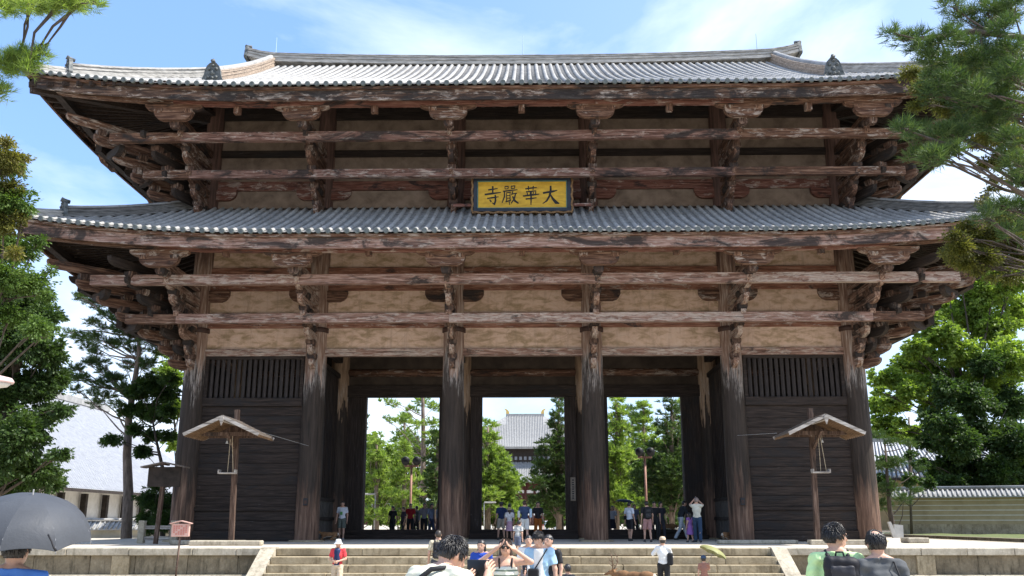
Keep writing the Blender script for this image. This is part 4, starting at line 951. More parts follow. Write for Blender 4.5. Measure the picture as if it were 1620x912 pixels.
def broad_points(pads, dens, rng):
    """leafy sprays: each pad is a lumpy ellipsoid filled with small sprays of leaves near its surface"""
    P = []; D = []
    for (c, r, f) in pads:
        c = np.array(c); r = np.array(r) if hasattr(r, '__len__') else np.array((r, r, r*0.75))
        ns = max(3, int(8*dens*f*(r[0]*r[1]*r[2])**(2/3))); u = unit(rng.normal(size=(ns, 3)))
        lump = 1+0.22*np.sin(u[:, 0]*5+c[0]*3)+0.18*np.sin(u[:, 1]*6+c[2]*5)+0.15*np.sin(u[:, 2]*7+c[0])
        rad = (rng.random(ns)**0.38)*lump; cen = c+u*r*rad[:, None]
        k = 9; off = rng.normal(size=(ns, k, 3))*0.13*max(0.5, min(1.6, r.mean()*0.6)); off[..., 2] *= 0.55
        P.append((cen[:, None, :]+off).reshape(-1, 3)); dd = off+np.array([0, 0, -0.06])+u[:, None, :]*0.12; D.append(unit(dd.reshape(-1, 3)))
    return np.concatenate(P), np.concatenate(D)
def pine_points(pads, dens, rng, nl):
    """needle tufts: short needles radiating up and out from twig tips in flat layered pads"""
    P = []; D = []
    for (c, r, f) in pads:
        c = np.array(c); r = np.array(r) if hasattr(r, '__len__') else np.array((r, r, r*0.35))
        ns = max(6, int(10*dens*f*r[0]*r[1])); u = rng.normal(size=(ns, 3)); u = unit(u)*(rng.random(ns)**0.45)[:, None]
        cen = c+u*r; k = 20
        d = rng.normal(size=(ns, k, 3)); d[..., 2] = np.abs(d[..., 2])*0.8+0.1; d += u[:, None, :]*1.1; d = unit(d)
        st = rng.random((ns, k, 1))*nl*0.35; tw = unit(u+np.array([0, 0, 0.4]))[:, None, :]*rng.random((ns, k, 1))*nl*0.9
        P.append((cen[:, None, :]+tw+d*(nl*0.5+st)).reshape(-1, 3)); D.append(d.reshape(-1, 3))
    return np.concatenate(P), np.concatenate(D)
def tree(name, label, trunk, tr, pads, kind, mat, barkm, dens, size, aspect, group=None, seed=1, cat='tree', limbs=True, extra=None, twig=0.035):
    rng = np.random.default_rng(seed); rd = random.Random(seed); t = thing(name, label, cat, tuple(trunk[0]), 0, group)
    tk = [Vector(p) for p in trunk]; n = len(tk)
    part('trunk', MB().tube(tk, [tr*(1-0.72*j/(n-1)) for j in range(n)], 10), barkm, t, smooth=True)
    if limbs:
        br = MB()
        for c, r, f in pads:
            c = Vector(c); best = min(range(n), key=lambda j: (tk[j]-c).length+max(0, tk[j].z-c.z)*1.5); s = tk[best]
            if best > 0: s = s.lerp(tk[best-1], rd.uniform(0.1, 0.6))
            if (c-s).length < 0.2: continue
            m = s.lerp(c, 0.5)+Vector((rd.uniform(-1, 1), rd.uniform(-1, 1), rd.uniform(-0.6, 0.5)))*(c-s).length*0.10
            L0 = (c-s).length; r0 = min(tr*0.35, 0.015+L0*0.012)
            br.tube([s, s.lerp(m, 0.5)+Vector((0, 0, -0.02*L0)), m, m.lerp(c, 0.55)+Vector((0, 0, 0.03*L0)), c], [r0, r0*0.8, r0*0.6, r0*0.42, r0*0.2], 6, False)
            rm = r if not hasattr(r, '__len__') else r[0]
            for q in range(5):
                e = c+Vector((rd.uniform(-1, 1), rd.uniform(-1, 1), rd.uniform(-0.3, 0.6)))*rm*0.8; a = m.lerp(c, rd.uniform(0.4, 1))
                br.tube([a, a.lerp(e, 0.5)+Vector((0, 0, 0.04)), e], [r0*0.3, r0*0.22, r0*0.08], 4, False)
        part('limbs', br, barkm, t, smooth=True)
    P, D = (pine_points(pads, dens, rng, size) if kind == 'pine' else broad_points(pads, dens, rng))
    o0 = np.array(t.location); me = leaf_mesh(P-o0, D, size, aspect, 0.4, kind == 'pine', rng); me.materials.append(mat)
    me.name = 'crown'; o = bpy.data.objects.new('crown', me); COL.objects.link(o); o.parent = t; WPOS[o.name] = Vector(t.location)
    return t
def pxpads(lst, Y, spread=1.5, seed=0, flat=0.75):
    """(px, py, radius in photo pixels, weight) seen in the photo, given their real distance"""
    rd = random.Random(seed); out = []
    for e in lst:
        px, py, r = e[:3]; f = e[3] if len(e) > 3 else 1.0; yy = Y+rd.uniform(-spread, spread); p = at(px, py, yy); k = (p-CAM_LOC).dot(CF)/CAM_F
        R = r*k; out.append((tuple(p), (R, R*1.0, R*flat), f))
    return out
def gz(x, y): return ground_z(x, y)-0.05
def base(px, Y): p = at(px, 825, Y); return Vector((p.x, Y, gz(p.x, Y)))
# left: camphor tree (dark) and paler maple-like tree in front of it
pads = pxpads([(-20, 470, 45), (30, 480, 38), (70, 500, 26), (20, 540, 46), (75, 560, 32), (-10, 620, 55), (50, 610, 40), (90, 600, 20), (30, 690, 48), (-20, 720, 50), (70, 660, 24), (60, 745, 34), (15, 760, 36), (95, 720, 14), (-60, 560, 60), (-60, 680, 60), (100, 650, 16), (85, 765, 18)], -8, 1.6, 1)
bt = base(-45, -8); tree('camphor_tree', 'dense dark green camphor tree at the left edge of the view', [bt, bt+Vector((0.2, 0, 3)), bt+Vector((0.5, 0, 6)), bt+Vector((1.0, 0.3, 9))], 0.42, pads, 'broad', M['lf_dark'], M['bark_dk'], 120, 0.135, 0.5, seed=3)
pads = pxpads([(-15, 260, 34), (18, 262, 22, .8), (5, 320, 36), (38, 330, 16, .6), (-15, 390, 40), (28, 395, 30), (62, 380, 12, .5), (5, 440, 36), (48, 450, 26), (75, 470, 14, .5), (15, 500, 26), (60, 520, 22, .7), (-30, 330, 40), (90, 520, 9, .4), (80, 430, 10, .5)], -16, 1.0, 2)
bt = base(-150, -16); tree('maple_tree', 'sunlit maple with small yellow green leaves above the dark camphor', [bt, bt+Vector((0.5, 0, 3)), bt+Vector((1.0, 0, 6)), bt+Vector((1.5, 0.2, 8.2))], 0.14, pads, 'broad', M['lf_mid'], M['bark_dk'], 240, 0.085, 0.5, seed=5)
pads = pxpads([(8, 255, 26), (14, 300, 22), (30, 250, 10, .6), (2, 355, 24), (35, 345, 10, .6), (10, 225, 12), (24, 400, 14, .6)], -17, 0.6, 3)
tree('browning_tree', 'slender tree with browning leaves topping the pale maple on the left', [base(-170, -17), at(-120, 560, -17), at(-60, 420, -17), at(-30, 330, -17), at(0, 260, -17)], 0.09, pads, 'broad', M['lf_olive'], M['bark_dk'], 240, 0.08, 0.5, seed=6, cat='tree')
# left pine with bare trunk
def P2(px, py, Y): return at(px, py, Y)
Yp = 10
tk = [base(204, Yp), P2(203, 780, Yp), P2(201, 720, Yp), P2(204, 660, Yp), P2(212, 610, Yp), P2(220, 560, Yp), P2(219, 520, Yp)]
pads = pxpads([(135, 472, 11), (125, 470, 8), (150, 482, 12), (168, 498, 12), (185, 508, 12), (165, 520, 9), (205, 520, 10), (110, 528, 9), (130, 535, 13), (150, 535, 13), (172, 545, 14), (150, 560, 10), (195, 545, 12), (235, 540, 14), (250, 555, 12), (215, 555, 12), (140, 575, 12), (160, 590, 9), (110, 600, 10), (130, 600, 12), (160, 610, 14), (185, 600, 14), (100, 590, 8), (200, 580, 12), (145, 625, 10), (235, 575, 12), (170, 628, 12), (240, 600, 10), (120, 618, 9), (185, 640, 9), (145, 510, 11), (185, 525, 12), (140, 550, 12), (120, 585, 12), (175, 600, 12), (195, 615, 12), (150, 640, 10), (210, 535, 14), (225, 580, 14), (160, 575, 12)], Yp, 1.3, 4, 0.45)
tree('red_pine', 'tall red pine with bare leaning trunk left of the gate', tk, 0.30, pads, 'pine', M['needle'], M['bark'], 26, 0.19, 0.16, seed=7)
# small broadleaf tree and hedge by the left corner of the gate
pads = pxpads([(215, 620, 18), (240, 610, 24), (262, 625, 20), (230, 650, 22), (255, 655, 20), (205, 650, 16), (215, 680, 14), (180, 697, 13, .8), (240, 690, 15), (268, 690, 12, .8), (165, 700, 8, .6), (265, 650, 14), (225, 715, 14), (270, 600, 14, .6)], 9, 0.9, 5)
bt = base(262, 9); tree('small_oak', 'small dark leaved oak close to the left end pillar', [bt, P2(258, 790, 9), P2(257, 740, 9), P2(248, 700, 9), P2(240, 660, 9)], 0.15, pads, 'broad', M['lf_dark'], M['bark_dk'], 150, 0.13, 0.5, seed=8)
pads = pxpads([(235, 790, 20), (255, 800, 22), (228, 820, 14), (265, 825, 22), (250, 770, 12), (240, 835, 14), (275, 790, 14)], 6, 0.5, 6)
tree('round_shrub', 'dark rounded shrub beside the left end of the gate', [base(250, 6), P2(250, 800, 6)], 0.08, pads, 'broad', M['lf_dark'], M['bark_dk'], 220, 0.09, 0.5, seed=9, cat='shrub')
pads = pxpads([(262, 590, 18), (280, 600, 16), (272, 575, 12), (270, 640, 18), (285, 650, 14), (255, 560, 9, .5), (280, 700, 18), (290, 560, 8)], 24, 1.2, 7)
tree('young_maple', 'bright yellow green young maple peeping behind the left end pillar', [base(285, 24), P2(280, 720, 24), P2(272, 620, 24)], 0.14, pads, 'broad', M['lf_light'], M['bark_dk'], 60, 0.19, 0.55, seed=10)
for i, (px, w, h) in enumerate(((20, 120, 700), (120, 60, 780))):
    pass
# right: large pale green zelkova, darker trees and drooping pine
pads = pxpads([(1400, 600, 22), (1430, 580, 22, .8), (1450, 550, 20), (1410, 640, 18), (1390, 620, 12, .6), (1480, 530, 26), (1500, 490, 24), (1470, 500, 16, .6), (1530, 500, 30), (1560, 460, 34), (1600, 440, 34), (1570, 520, 34), (1520, 560, 30), (1480, 590, 26), (1600, 570, 40), (1545, 610, 30), (1440, 620, 22), (1470, 640, 20), (1520, 440, 14, .5), (1620, 490, 40), (1405, 685, 10, .6), (1425, 670, 12, .6), (1425, 605, 20), (1455, 580, 22), (1500, 530, 24), (1540, 480, 26), (1580, 430, 26), (1470, 560, 20), (1440, 560, 14), (1500, 460, 14, .7), (1550, 440, 18), (1510, 600, 28), (1580, 600, 30), (1460, 610, 20)], 36, 3.5, 8)
bt = base(1560, 36); tree('zelkova', 'large pale green zelkova spreading over the right hand wall', [bt, bt+Vector((0, 0, 4)), bt+Vector((-0.6, 0, 8)), bt+Vector((-0.2, 0.3, 12))], 0.45, pads, 'broad', M['lf_light'], M['bark_dk'], 32, 0.27, 0.55, seed=11)
pads = pxpads([(1500, 620, 28), (1540, 640, 34), (1490, 670, 28), (1470, 700, 18), (1520, 700, 34), (1560, 690, 34), (1600, 640, 36), (1610, 700, 40), (1500, 735, 26), (1540, 745, 28), (1580, 745, 30), (1465, 735, 12), (1620, 760, 30), (1470, 655, 14, .7), (1560, 580, 26), (1500, 765, 20), (1530, 770, 22), (1560, 775, 22), (1590, 770, 26), (1480, 750, 16), (1620, 730, 30)], 31, 2.4, 9)
bt = base(1590, 31); tree('dark_oak', 'dark evergreen oak behind the tiled cap of the earthen wall', [bt, bt+Vector((0, 0, 3)), bt+Vector((-0.3, 0, 6)), bt+Vector((-0.4, 0.3, 9))], 0.4, pads, 'broad', M['lf_dark'], M['bark_dk'], 40, 0.26, 0.5, seed=12)
pads = pxpads([(1398, 740, 14), (1420, 732, 14), (1405, 775, 18), (1430, 790, 12), (1395, 800, 16), (1450, 778, 10), (1460, 745, 8), (1410, 700, 10), (1440, 702, 8), (1390, 690, 9)], 10, 1.0, 10, 0.45)
tree('low_pine', 'low dark pine hanging beside the right corner pillar', [base(1416, 10), P2(1408, 810, 10), P2(1404, 760, 10), P2(1400, 700, 10)], 0.16, pads, 'pine', M['needle'], M['bark_dk'], 46, 0.16, 0.10, seed=13)
pads = pxpads([(1440, 690, 22), (1400, 670, 24), (1480, 690, 22), (1420, 640, 20), (1500, 700, 20), (1390, 640, 16)], 46, 2, 11)
tree('far_maple', 'pale tree rising beyond the tiled house on the right', [base(1440, 46), P2(1440, 740, 46), P2(1438, 660, 46)], 0.25, pads, 'broad', M['lf_light'], M['bark'], 22, 0.32, 0.6, seed=14)
# right foreground: overhanging pine and olive brown oak boughs
Yo = -25
pads = pxpads([(1408, 55, 9, 1.5), (1428, 66, 11), (1450, 62, 14), (1470, 75, 15), (1495, 60, 18), (1520, 75, 18), (1485, 95, 16), (1550, 60, 20), (1520, 30, 16), (1560, 20, 22), (1600, 10, 24), (1500, 8, 14), (1590, 45, 18), (1545, 100, 18), (1500, 130, 20), (1470, 125, 12), (1540, 150, 20), (1575, 120, 20), (1430, 205, 12, 1.5), (1455, 212, 15, 1.5), (1485, 215, 16, 1.5), (1515, 215, 16, 1.4), (1450, 248, 13, 1.5), (1475, 250, 16, 1.5), (1505, 245, 15, 1.5), (1530, 200, 18), (1570, 200, 18), (1600, 120, 24), (1608, 330, 20), (1580, 330, 16), (1560, 345, 12), (1612, 290, 14), (1600, 220, 20), (1590, 170, 22), (1560, 90, 20), (1470, 95, 14), (1500, 150, 16), (1605, 260, 18), (1595, 80, 20), (1450, 80, 12), (1470, 150, 14), (1510, 105, 16), (1530, 170, 16), (1600, 370, 16), (1575, 150, 18)], Yo, 0.8, 12, 0.55)
tk = [Vector((11.5, Yo, -1.05)), P2(1830, 640, Yo), P2(1800, 500, Yo), P2(1740, 300, Yo), P2(1690, 160, Yo), P2(1620, 60, Yo), P2(1540, 50, Yo), P2(1450, 62, Yo)]
tree('leaning_pine', 'near pine with long dark needles reaching in from the upper right', tk, 0.13, pads, 'pine', M['needle'], M['bark_dk'], 150, 0.125, 0.085, seed=15, cat='tree')
pads = pxpads([(1440, 115, 12), (1460, 140, 16), (1450, 168, 10), (1500, 165, 22), (1530, 120, 20), (1480, 108, 12), (1560, 160, 24), (1590, 90, 22), (1545, 225, 14), (1570, 215, 20), (1600, 170, 24), (1555, 200, 18), (1590, 250, 20), (1560, 260, 12), (1610, 220, 20), (1572, 285, 9, .7), (1590, 25, 18, .8), (1570, 300, 8, .6), (1555, 318, 8, .6), (1505, 195, 12), (1520, 150, 18), (1550, 110, 18), (1600, 130, 20), (1580, 185, 20), (1610, 280, 16, .8), (1530, 180, 14), (1590, 215, 18), (1470, 120, 12), (1515, 95, 12)], -22, 0.7, 13)
pads += pxpads([(1520, 395, 18), (1545, 380, 18), (1570, 370, 18), (1600, 385, 20), (1530, 420, 12), (1560, 410, 18), (1590, 420, 14, .7), (1515, 412, 12), (1610, 350, 14), (1500, 400, 8), (1545, 432, 7), (1530, 360, 12), (1510, 375, 10), (1580, 345, 16), (1610, 410, 18), (1600, 440, 12, .7), (1570, 440, 8, .6)], -22, 0.5, 14)
tree('olive_oak', 'olive brown leafed oak hanging its boughs down on the right', [Vector((13.6, -22, -1.05)), P2(1870, 660, -22), P2(1850, 560, -22), P2(1740, 400, -22), P2(1660, 260, -22), P2(1600, 180, -22), P2(1540, 150, -22)], 0.11, pads, 'broad', M['lf_olive'], M['bark_dk'], 720, 0.058, 0.42, seed=16, cat='tree')
# upper left corner: two near pine tips
pads = pxpads([(15, 4, 12, 2), (45, 10, 10, 2), (75, 8, 12, 2), (100, 2, 14, 2), (130, 2, 12, 2), (150, 8, 7, 2), (70, 20, 7, 2), (40, -10, 20), (25, 12, 10, 2), (60, 10, 10, 2), (90, 12, 9, 2), (115, 6, 12, 2), (140, 0, 10, 2), (0, 15, 10, 2)], -28, 0.3, 15, 0.7)
tip = pads
pads = tip+pxpads([(8, 102, 14, 2), (30, 95, 13, 2), (50, 100, 11, 2), (64, 88, 9, 2), (20, 112, 10, 2), (3, 148, 10, 2), (45, 112, 7, 2), (35, 85, 7, 2), (-60, 40, 30), (-120, -20, 40), (-60, 110, 24), (-150, 90, 40), (-30, -40, 26)], -28, 0.3, 16, 0.75)
tree('overhanging_pine', 'near pine whose sunlit twig tips hang into the upper left corner', [Vector((-9.3, -28, -1.05)), Vector((-9.2, -28, 1.5)), Vector((-8.9, -28, 4.4)), P2(-200, 60, -28), P2(-80, -30, -28), P2(0, -28, -28), P2(70, -8, -28), P2(140, 2, -28)], 0.16, pads, 'pine', M['needle_lt'], M['bark_dk'], 260, 0.10, 0.075, seed=17)
# pines and shrubs behind the gate
def conifer(name, label, px, Y, ytop, hw, seed, mat, lean=0, group='pines beyond the gate', bare=0.15, dens=1.0, ybase=832):
    rd = random.Random(seed); pads = []; n = int((ybase-ytop)/9)
    n = max(6, int((ybase-ytop)/13))
    for i in range(n):
        f = i/(n-1); y = ytop+(ybase-ytop)*(1-bare)*f; w = 1.25*hw*(0.15+0.85*f**0.8)*rd.uniform(0.75, 1.15)
        pads.append((px+lean*(1-f), y, max(6, w*0.45), 0.8))
        for sd in (-1, 1):
            if rd.random() < 0.88:
                L_ = w*rd.uniform(0.45, 1.0); r_ = max(6, w*rd.uniform(0.28, 0.42)); pads.append((px+lean*(1-f)+sd*L_, y+rd.uniform(-4, 7), r_, 0.9)); 
                if rd.random() < 0.6: pads.append((px+lean*(1-f)+sd*L_*0.5, y+rd.uniform(-5, 5), r_*0.8, 0.8))
    pp = pxpads(pads, Y, (hw*0.6)*(Y+39)/1440, seed, 0.36)
    b = base(px, Y); t = P2(px+lean, ytop+4, Y)
    return tree(name, label, [b, b.lerp(t, 0.3), b.lerp(t, 0.6), b.lerp(t, 0.85), t], 0.16+0.0025*(Y), pp, 'pine', mat, M['bark'], 7.0*dens, (0.46 if Y > 70 else 0.34) if Y > 30 else 0.26, 0.26, group, seed)
tb = base(668, 40)
pads = pxpads([(668, 636, 12), (650, 650, 10), (690, 645, 12), (635, 665, 9), (660, 672, 11), (685, 670, 12), (640, 690, 10), (655, 698, 9), (690, 700, 12), (622, 640, 8), (676, 688, 9), (630, 712, 8), (610, 636, 7), (648, 720, 8), (690, 725, 10), (685, 750, 12), (612, 665, 7), (690, 775, 12)], 40, 2.0, 20, 0.4)
tree('tall_pine', 'tall straight pine with thin bare trunk seen through the left passage', [tb, P2(669, 760, 40), P2(670, 700, 40), P2(669, 640, 40), P2(668, 600, 40)], 0.32, pads, 'pine', M['needle_lt'], M['bark'], 8, 0.26, 0.24, 'pines beyond the gate', 20)
for a in (('bushy_pine', 'bushy young pine in the left passage in front of the tall pine', 640, 26, 706, 26, 21, M['needle_lt']),
          ('round_pine', 'dense pine at the right side of the left passage', 692, 34, 690, 24, 22, M['needle']),
          ('shaggy_pine', 'shaggy pine at the left edge of the left passage', 596, 44, 690, 22, 23, M['needle_lt']),
          ('broad_pine', 'broad sunny pine on the left of the middle passage', 772, 46, 672, 50, 24, M['needle_lt']),
          ('leafy_pine', 'tall dense pine on the right of the middle passage', 884, 30, 628, 44, 25, M['needle']),
          ('slender_pine', 'pine at the left edge of the right passage', 975, 32, 634, 30, 26, M['needle_lt']),
          ('spreading_pine', 'dark spreading pine at the right edge of the right passage', 1062, 26, 628, 44, 27, M['needle']),
          ('middle_pine', 'pale pine in the middle of the right passage', 1018, 52, 645, 36, 28, M['needle_lt'])):
    conifer(*a, dens=1.25)
pads = pxpads([(590, 715, 16), (610, 730, 14), (595, 745, 16), (585, 770, 16), (605, 770, 14), (590, 690, 8)], 50, 1.5, 30)
tree('yellow_maple', 'yellow green maple at the far left of the left passage', [base(592, 50), P2(592, 780, 50), P2(593, 720, 50)], 0.2, pads, 'broad', M['lf_light'], M['bark'], 20, 0.32, 0.6, seed=31)
rd = random.Random(5)
for i, (px, yt, hw) in enumerate(((560, 650, 60), (640, 660, 40), (720, 690, 40), (950, 690, 40), (1000, 650, 46), (1080, 640, 60), (730, 640, 30), (920, 650, 24))):
    lb = ['hazy background pine left of the left passage', 'background pine filling the left passage', 'background pine behind the left middle pillar', 'background pine behind the right middle pillar', 'background pine filling the right passage', 'background pine right of the right passage', 'far pine top left of the middle passage', 'far pine between the middle and right passages'][i]
    conifer('background_pine', lb, px, 75+i*3, yt, hw, 40+i, [M['needle'], M['needle_lt']][i % 2], dens=0.22)
for i, (x0, x1, yt) in enumerate(((560, 700, 790), (735, 800, 795), (850, 925, 785), (940, 1100, 780))):
    pads = pxpads([(x, yt+rd.uniform(0, 30), 16, 1) for x in range(x0, x1, 14)], 62, 1.5, 50+i)
    tree('hedge_row', ['low green hedge across the left passage', 'low hedge left of the path to the hall', 'low hedge right of the path to the hall', 'low green hedge across the right passage'][i], [base((x0+x1)/2, 62), P2((x0+x1)/2, 815, 62)], 0.1, pads, 'broad', M['lf_mid'], M['bark_dk'], 14, 0.33, 0.6, seed=60+i, cat='hedge')
# wooded hill mass filling behind the far trees on both sides
for i, (x0, x1, yt, Yh, lb) in enumerate(((-60, 300, 760, 95, 'green woodland far off on the left behind the pale roof'), (1370, 1640, 690, 75, 'green woodland far off on the right behind the tiled house'))):
    rd = random.Random(70+i); pads = pxpads([(x+rd.uniform(-8, 8), yt+rd.uniform(0, 60), 26, 1) for x in range(x0, x1, 14) for _ in range(2)], Yh, 4, 71+i)
    P, D = broad_points(pads, 2.2, np.random.default_rng(80+i)); me = leaf_mesh(P, D, 0.85, 0.6); me.materials.append(M['lf_mid']); o = bpy.data.objects.new('woodland', me); COL.objects.link(o); props(o, lb, 'woodland', None, 'stuff')



pads = pxpads([(1440, 760, 14), (1455, 735, 12), (1400, 730, 14), (1440, 720, 10, .7), (1470, 765, 12), (1395, 760, 14)], 24, 1.0, 60)
tree('garden_shrub', 'dark green shrub against the left end of the earthen wall', [base(1440, 24), P2(1440, 780, 24), P2(1440, 740, 24)], 0.1, pads, 'broad', M['lf_dark'], M['bark_dk'], 50, 0.2, 0.5, seed=61, cat='shrub')
for i, (x0, x1, yt, Yf, mt, lb) in enumerate(((585, 702, 715, 48, 'lf_light', 'yellow green thicket filling the lower left passage'), (752, 815, 745, 50, 'lf_mid', 'green thicket left of the path to the great hall'), (868, 912, 740, 48, 'lf_mid', 'green thicket right of the path to the great hall'), (955, 1085, 715, 46, 'lf_mid', 'leafy thicket filling the lower right passage'))):
    rd = random.Random(90+i); pads = pxpads([(x+rd.uniform(-6, 6), yt+q*22+rd.uniform(-8, 8), 14, 1) for x in range(x0, x1, 15) for q in range(4)]+[(x, 824+rd.uniform(-6, 4), 11, 1) for x in range(x0, x1, 11)], Yf, 1.5, 91+i)
    tree('thicket', lb, [base((x0+x1)/2, Yf), P2((x0+x1)/2, 800, Yf), P2((x0+x1)/2, yt, Yf)], 0.12, pads, 'broad', M[mt], M['bark_dk'], 10, 0.34, 0.5, seed=95+i, cat='shrub')
# ------------------------------------------------------------------ figures: smooth-union bodies
V3 = lambda *a: np.array(a, float)
def Rx(a): c, s = math.cos(a), math.sin(a); return np.array([[1, 0, 0], [0, c, -s], [0, s, c]])
def Ry(a): c, s = math.cos(a), math.sin(a); return np.array([[c, 0, s], [0, 1, 0], [-s, 0, c]])
def Rz(a): c, s = math.cos(a), math.sin(a); return np.array([[c, -s, 0], [s, c, 0], [0, 0, 1]])
def cap(a, b, ra, rb=None): return ('c', np.array(a, float), np.array(b, float), ra, ra if rb is None else rb)
def ell(c, r, R=None): return ('e', np.array(c, float), np.array(r, float), np.eye(3) if R is None else R)
def rbox(c, h, rad, R=None): return ('b', np.array(c, float), np.array(h, float), rad, np.eye(3) if R is None else R)
def pdist(p, X):
    if p[0] == 'c':
        _, a, b, ra, rb = p; ab = b-a; t = np.clip(((X-a)@ab)/(ab@ab+1e-9), 0, 1); return np.linalg.norm(X-a-t[..., None]*ab, axis=-1)-(ra+(rb-ra)*t)
    if p[0] == 'e':
        _, c, r, R = p; q = (X-c)@R; k0 = np.linalg.norm(q/r, axis=-1); k1 = np.linalg.norm(q/(r*r), axis=-1)+1e-9; return k0*(k0-1)/k1
    _, c, h, rad, R = p; q = np.abs((X-c)@R)-(h-rad); return np.linalg.norm(np.maximum(q, 0), axis=-1)+np.minimum(q.max(-1), 0)-rad
def pbb(p):
    if p[0] == 'c': r = max(p[3], p[4]); return np.minimum(p[1], p[2])-r, np.maximum(p[1], p[2])+r
    r = (p[2].max() if p[0] == 'e' else np.linalg.norm(p[2])); return p[1]-r, p[1]+r
def sdf_mesh(prims, vox, k=0.03, infl=0.0, cuts=(), disp=None, subs=(), fingers=None):
    lo = np.min([pbb(p)[0] for p in prims], 0)-infl-vox*3; hi = np.max([pbb(p)[1] for p in prims], 0)+infl+vox*3
    n = np.ceil((hi-lo)/vox).astype(int)+1; ax = [lo[i]+vox*np.arange(n[i]) for i in range(3)]
    F = np.full(n, 1.0, np.float32); mrg = infl+k+vox*3
    for p in prims:
        a, b = pbb(p); i0 = np.clip(((a-mrg-lo)/vox).astype(int), 0, n-1); i1 = np.clip(np.ceil((b+mrg-lo)/vox).astype(int)+1, 1, n)
        sl = tuple(slice(i0[i], i1[i]) for i in range(3)); G_ = np.stack(np.meshgrid(*[ax[i][sl[i]] for i in range(3)], indexing='ij'), -1)
        d = pdist(p, G_)-infl; f = F[sl]; h = np.clip(0.5+0.5*(f-d)/k, 0, 1); F[sl] = f*(1-h)+d*h-k*h*(1-h)
    if cuts or disp or subs:
        G_ = np.stack(np.meshgrid(*ax, indexing='ij'), -1)
        if disp: F = F+disp(G_[..., 0], G_[..., 1], G_[..., 2])
        for c in cuts: F = np.maximum(F, c(G_[..., 0], G_[..., 1], G_[..., 2]))
        for p in subs: F = np.maximum(F, -pdist(p, G_))
    F[0], F[-1], F[:, 0], F[:, -1], F[:, :, 0], F[:, :, -1] = 1, 1, 1, 1, 1, 1
    I = F < 0; c = np.zeros(tuple(n-1), np.int8)
    for dx in (0, 1):
        for dy in (0, 1):
            for dz in (0, 1): c += I[dx:n[0]-1+dx, dy:n[1]-1+dy, dz:n[2]-1+dz]
    cells = np.argwhere((c > 0) & (c < 8)); idx = -np.ones(tuple(n-1), np.int64); idx[tuple(cells.T)] = np.arange(len(cells))
    acc = np.zeros((len(cells), 3)); cnt = np.zeros(len(cells))
    cor = [(dx, dy, dz) for dx in (0, 1) for dy in (0, 1) for dz in (0, 1)]
    for A in cor:
        for ax_ in range(3):
            if A[ax_]: continue
            B_ = list(A); B_[ax_] = 1; fa = F[tuple((cells+A).T)]; fb = F[tuple((cells+B_).T)]; m = (fa < 0) != (fb < 0); t = np.where(m, fa/(fa-fb+1e-12), 0)
            P = np.tile(np.array(A, float), (len(cells), 1)); P[:, ax_] = t; acc += P*m[:, None]; cnt += m
    V = lo+(cells+acc/cnt[:, None])*vox; faces = []
    for ax_ in range(3):
        s0 = [slice(None)]*3; s1 = [slice(None)]*3; s0[ax_] = slice(0, -1); s1[ax_] = slice(1, None)
        a = I[tuple(s0)]; b = I[tuple(s1)]; e = np.argwhere(a != b); o = [i for i in range(3) if i != ax_]
        e = e[(e[:, o[0]] > 0) & (e[:, o[1]] > 0) & (e[:, o[0]] < n[o[0]]-1) & (e[:, o[1]] < n[o[1]]-1)]
        q = []
        for du, dv in ((0, 0), (-1, 0), (-1, -1), (0, -1)):
            w = e.copy(); w[:, o[0]] += du; w[:, o[1]] += dv; q.append(idx[tuple(w.T)])
        q = np.stack(q, 1); fl = a[tuple(e.T)]; fl = fl if ax_ != 1 else ~fl; q[~fl] = q[~fl][:, ::-1]; faces.append(q)
    faces = np.concatenate(faces); faces = faces[(faces >= 0).all(1)]
    return V, faces
def np_mesh(name, V, F, mats, extra=None, smooth=True):
    me = bpy.data.meshes.new(name); V = V.tolist(); F = F.tolist()
    if extra is not None: o = len(V); V += [tuple(v) for v in extra.v]; F += [tuple(i+o for i in f) for f in extra.f]
    me.from_pydata(V, [], F); [me.materials.append(m) for m in (mats if isinstance(mats, (list, tuple)) else [mats])]
    if smooth: me.shade_smooth()
    return me
_cm = {}
def cloth(c, rough=0.85, name='cloth'):
    key = (tuple(round(x, 3) for x in c), name)
    if key not in _cm:
        t = NT(name); v = t.coords((1, 1, 1)); a = t.noise(v, 5, 5, 0.6, 0.5); b = t.noise(v, 55, 3, 0.6)
        f = t.math('ADD', t.math('MULTIPLY', a, 0.8), t.math('MULTIPLY', b, 0.2))
        col = t.ramp(f, [(0.3, tuple(x*0.86 for x in c)), (0.7, tuple(min(1, x*1.08) for x in c))]); _cm[key] = t.fin(col, rough, f, 0.35, 0.02, 0.2)
    return _cm[key]
def skin_mat(c=(0.50, 0.30, 0.215)):
    key = (c, 'skin')
    if key not in _cm:
        t = NT('skin'); v = t.coords(); a = t.noise(v, 14, 4, 0.6); t.fin(t.ramp(a, [(0.3, tuple(x*0.92 for x in c)), (0.7, tuple(x*1.05 for x in c))]), 0.5, a, 0.1, 0.003, 0.35)
        t.b.inputs['Subsurface Weight'].default_value = 0.08; t.b.inputs['Subsurface Radius'].default_value = (0.02, 0.008, 0.004); _cm[key] = t.m
    return _cm[key]
def hair_mat(c=(0.012, 0.010, 0.009)):
    key = (c, 'hair')
    if key not in _cm:
        t = NT('hair'); v = t.coords((30, 30, 5)); a = t.noise(v, 3, 4, 0.6); _cm[key] = t.fin(t.ramp(a, [(0.3, tuple(x*0.6 for x in c)), (0.7, tuple(x*1.9 for x in c))]), 0.38, a, 0.5, 0.004, 0.5)
    return _cm[key]
WHITE = (0.72, 0.72, 0.70); BLACK = (0.018, 0.018, 0.02); NAVY = (0.02, 0.035, 0.09)
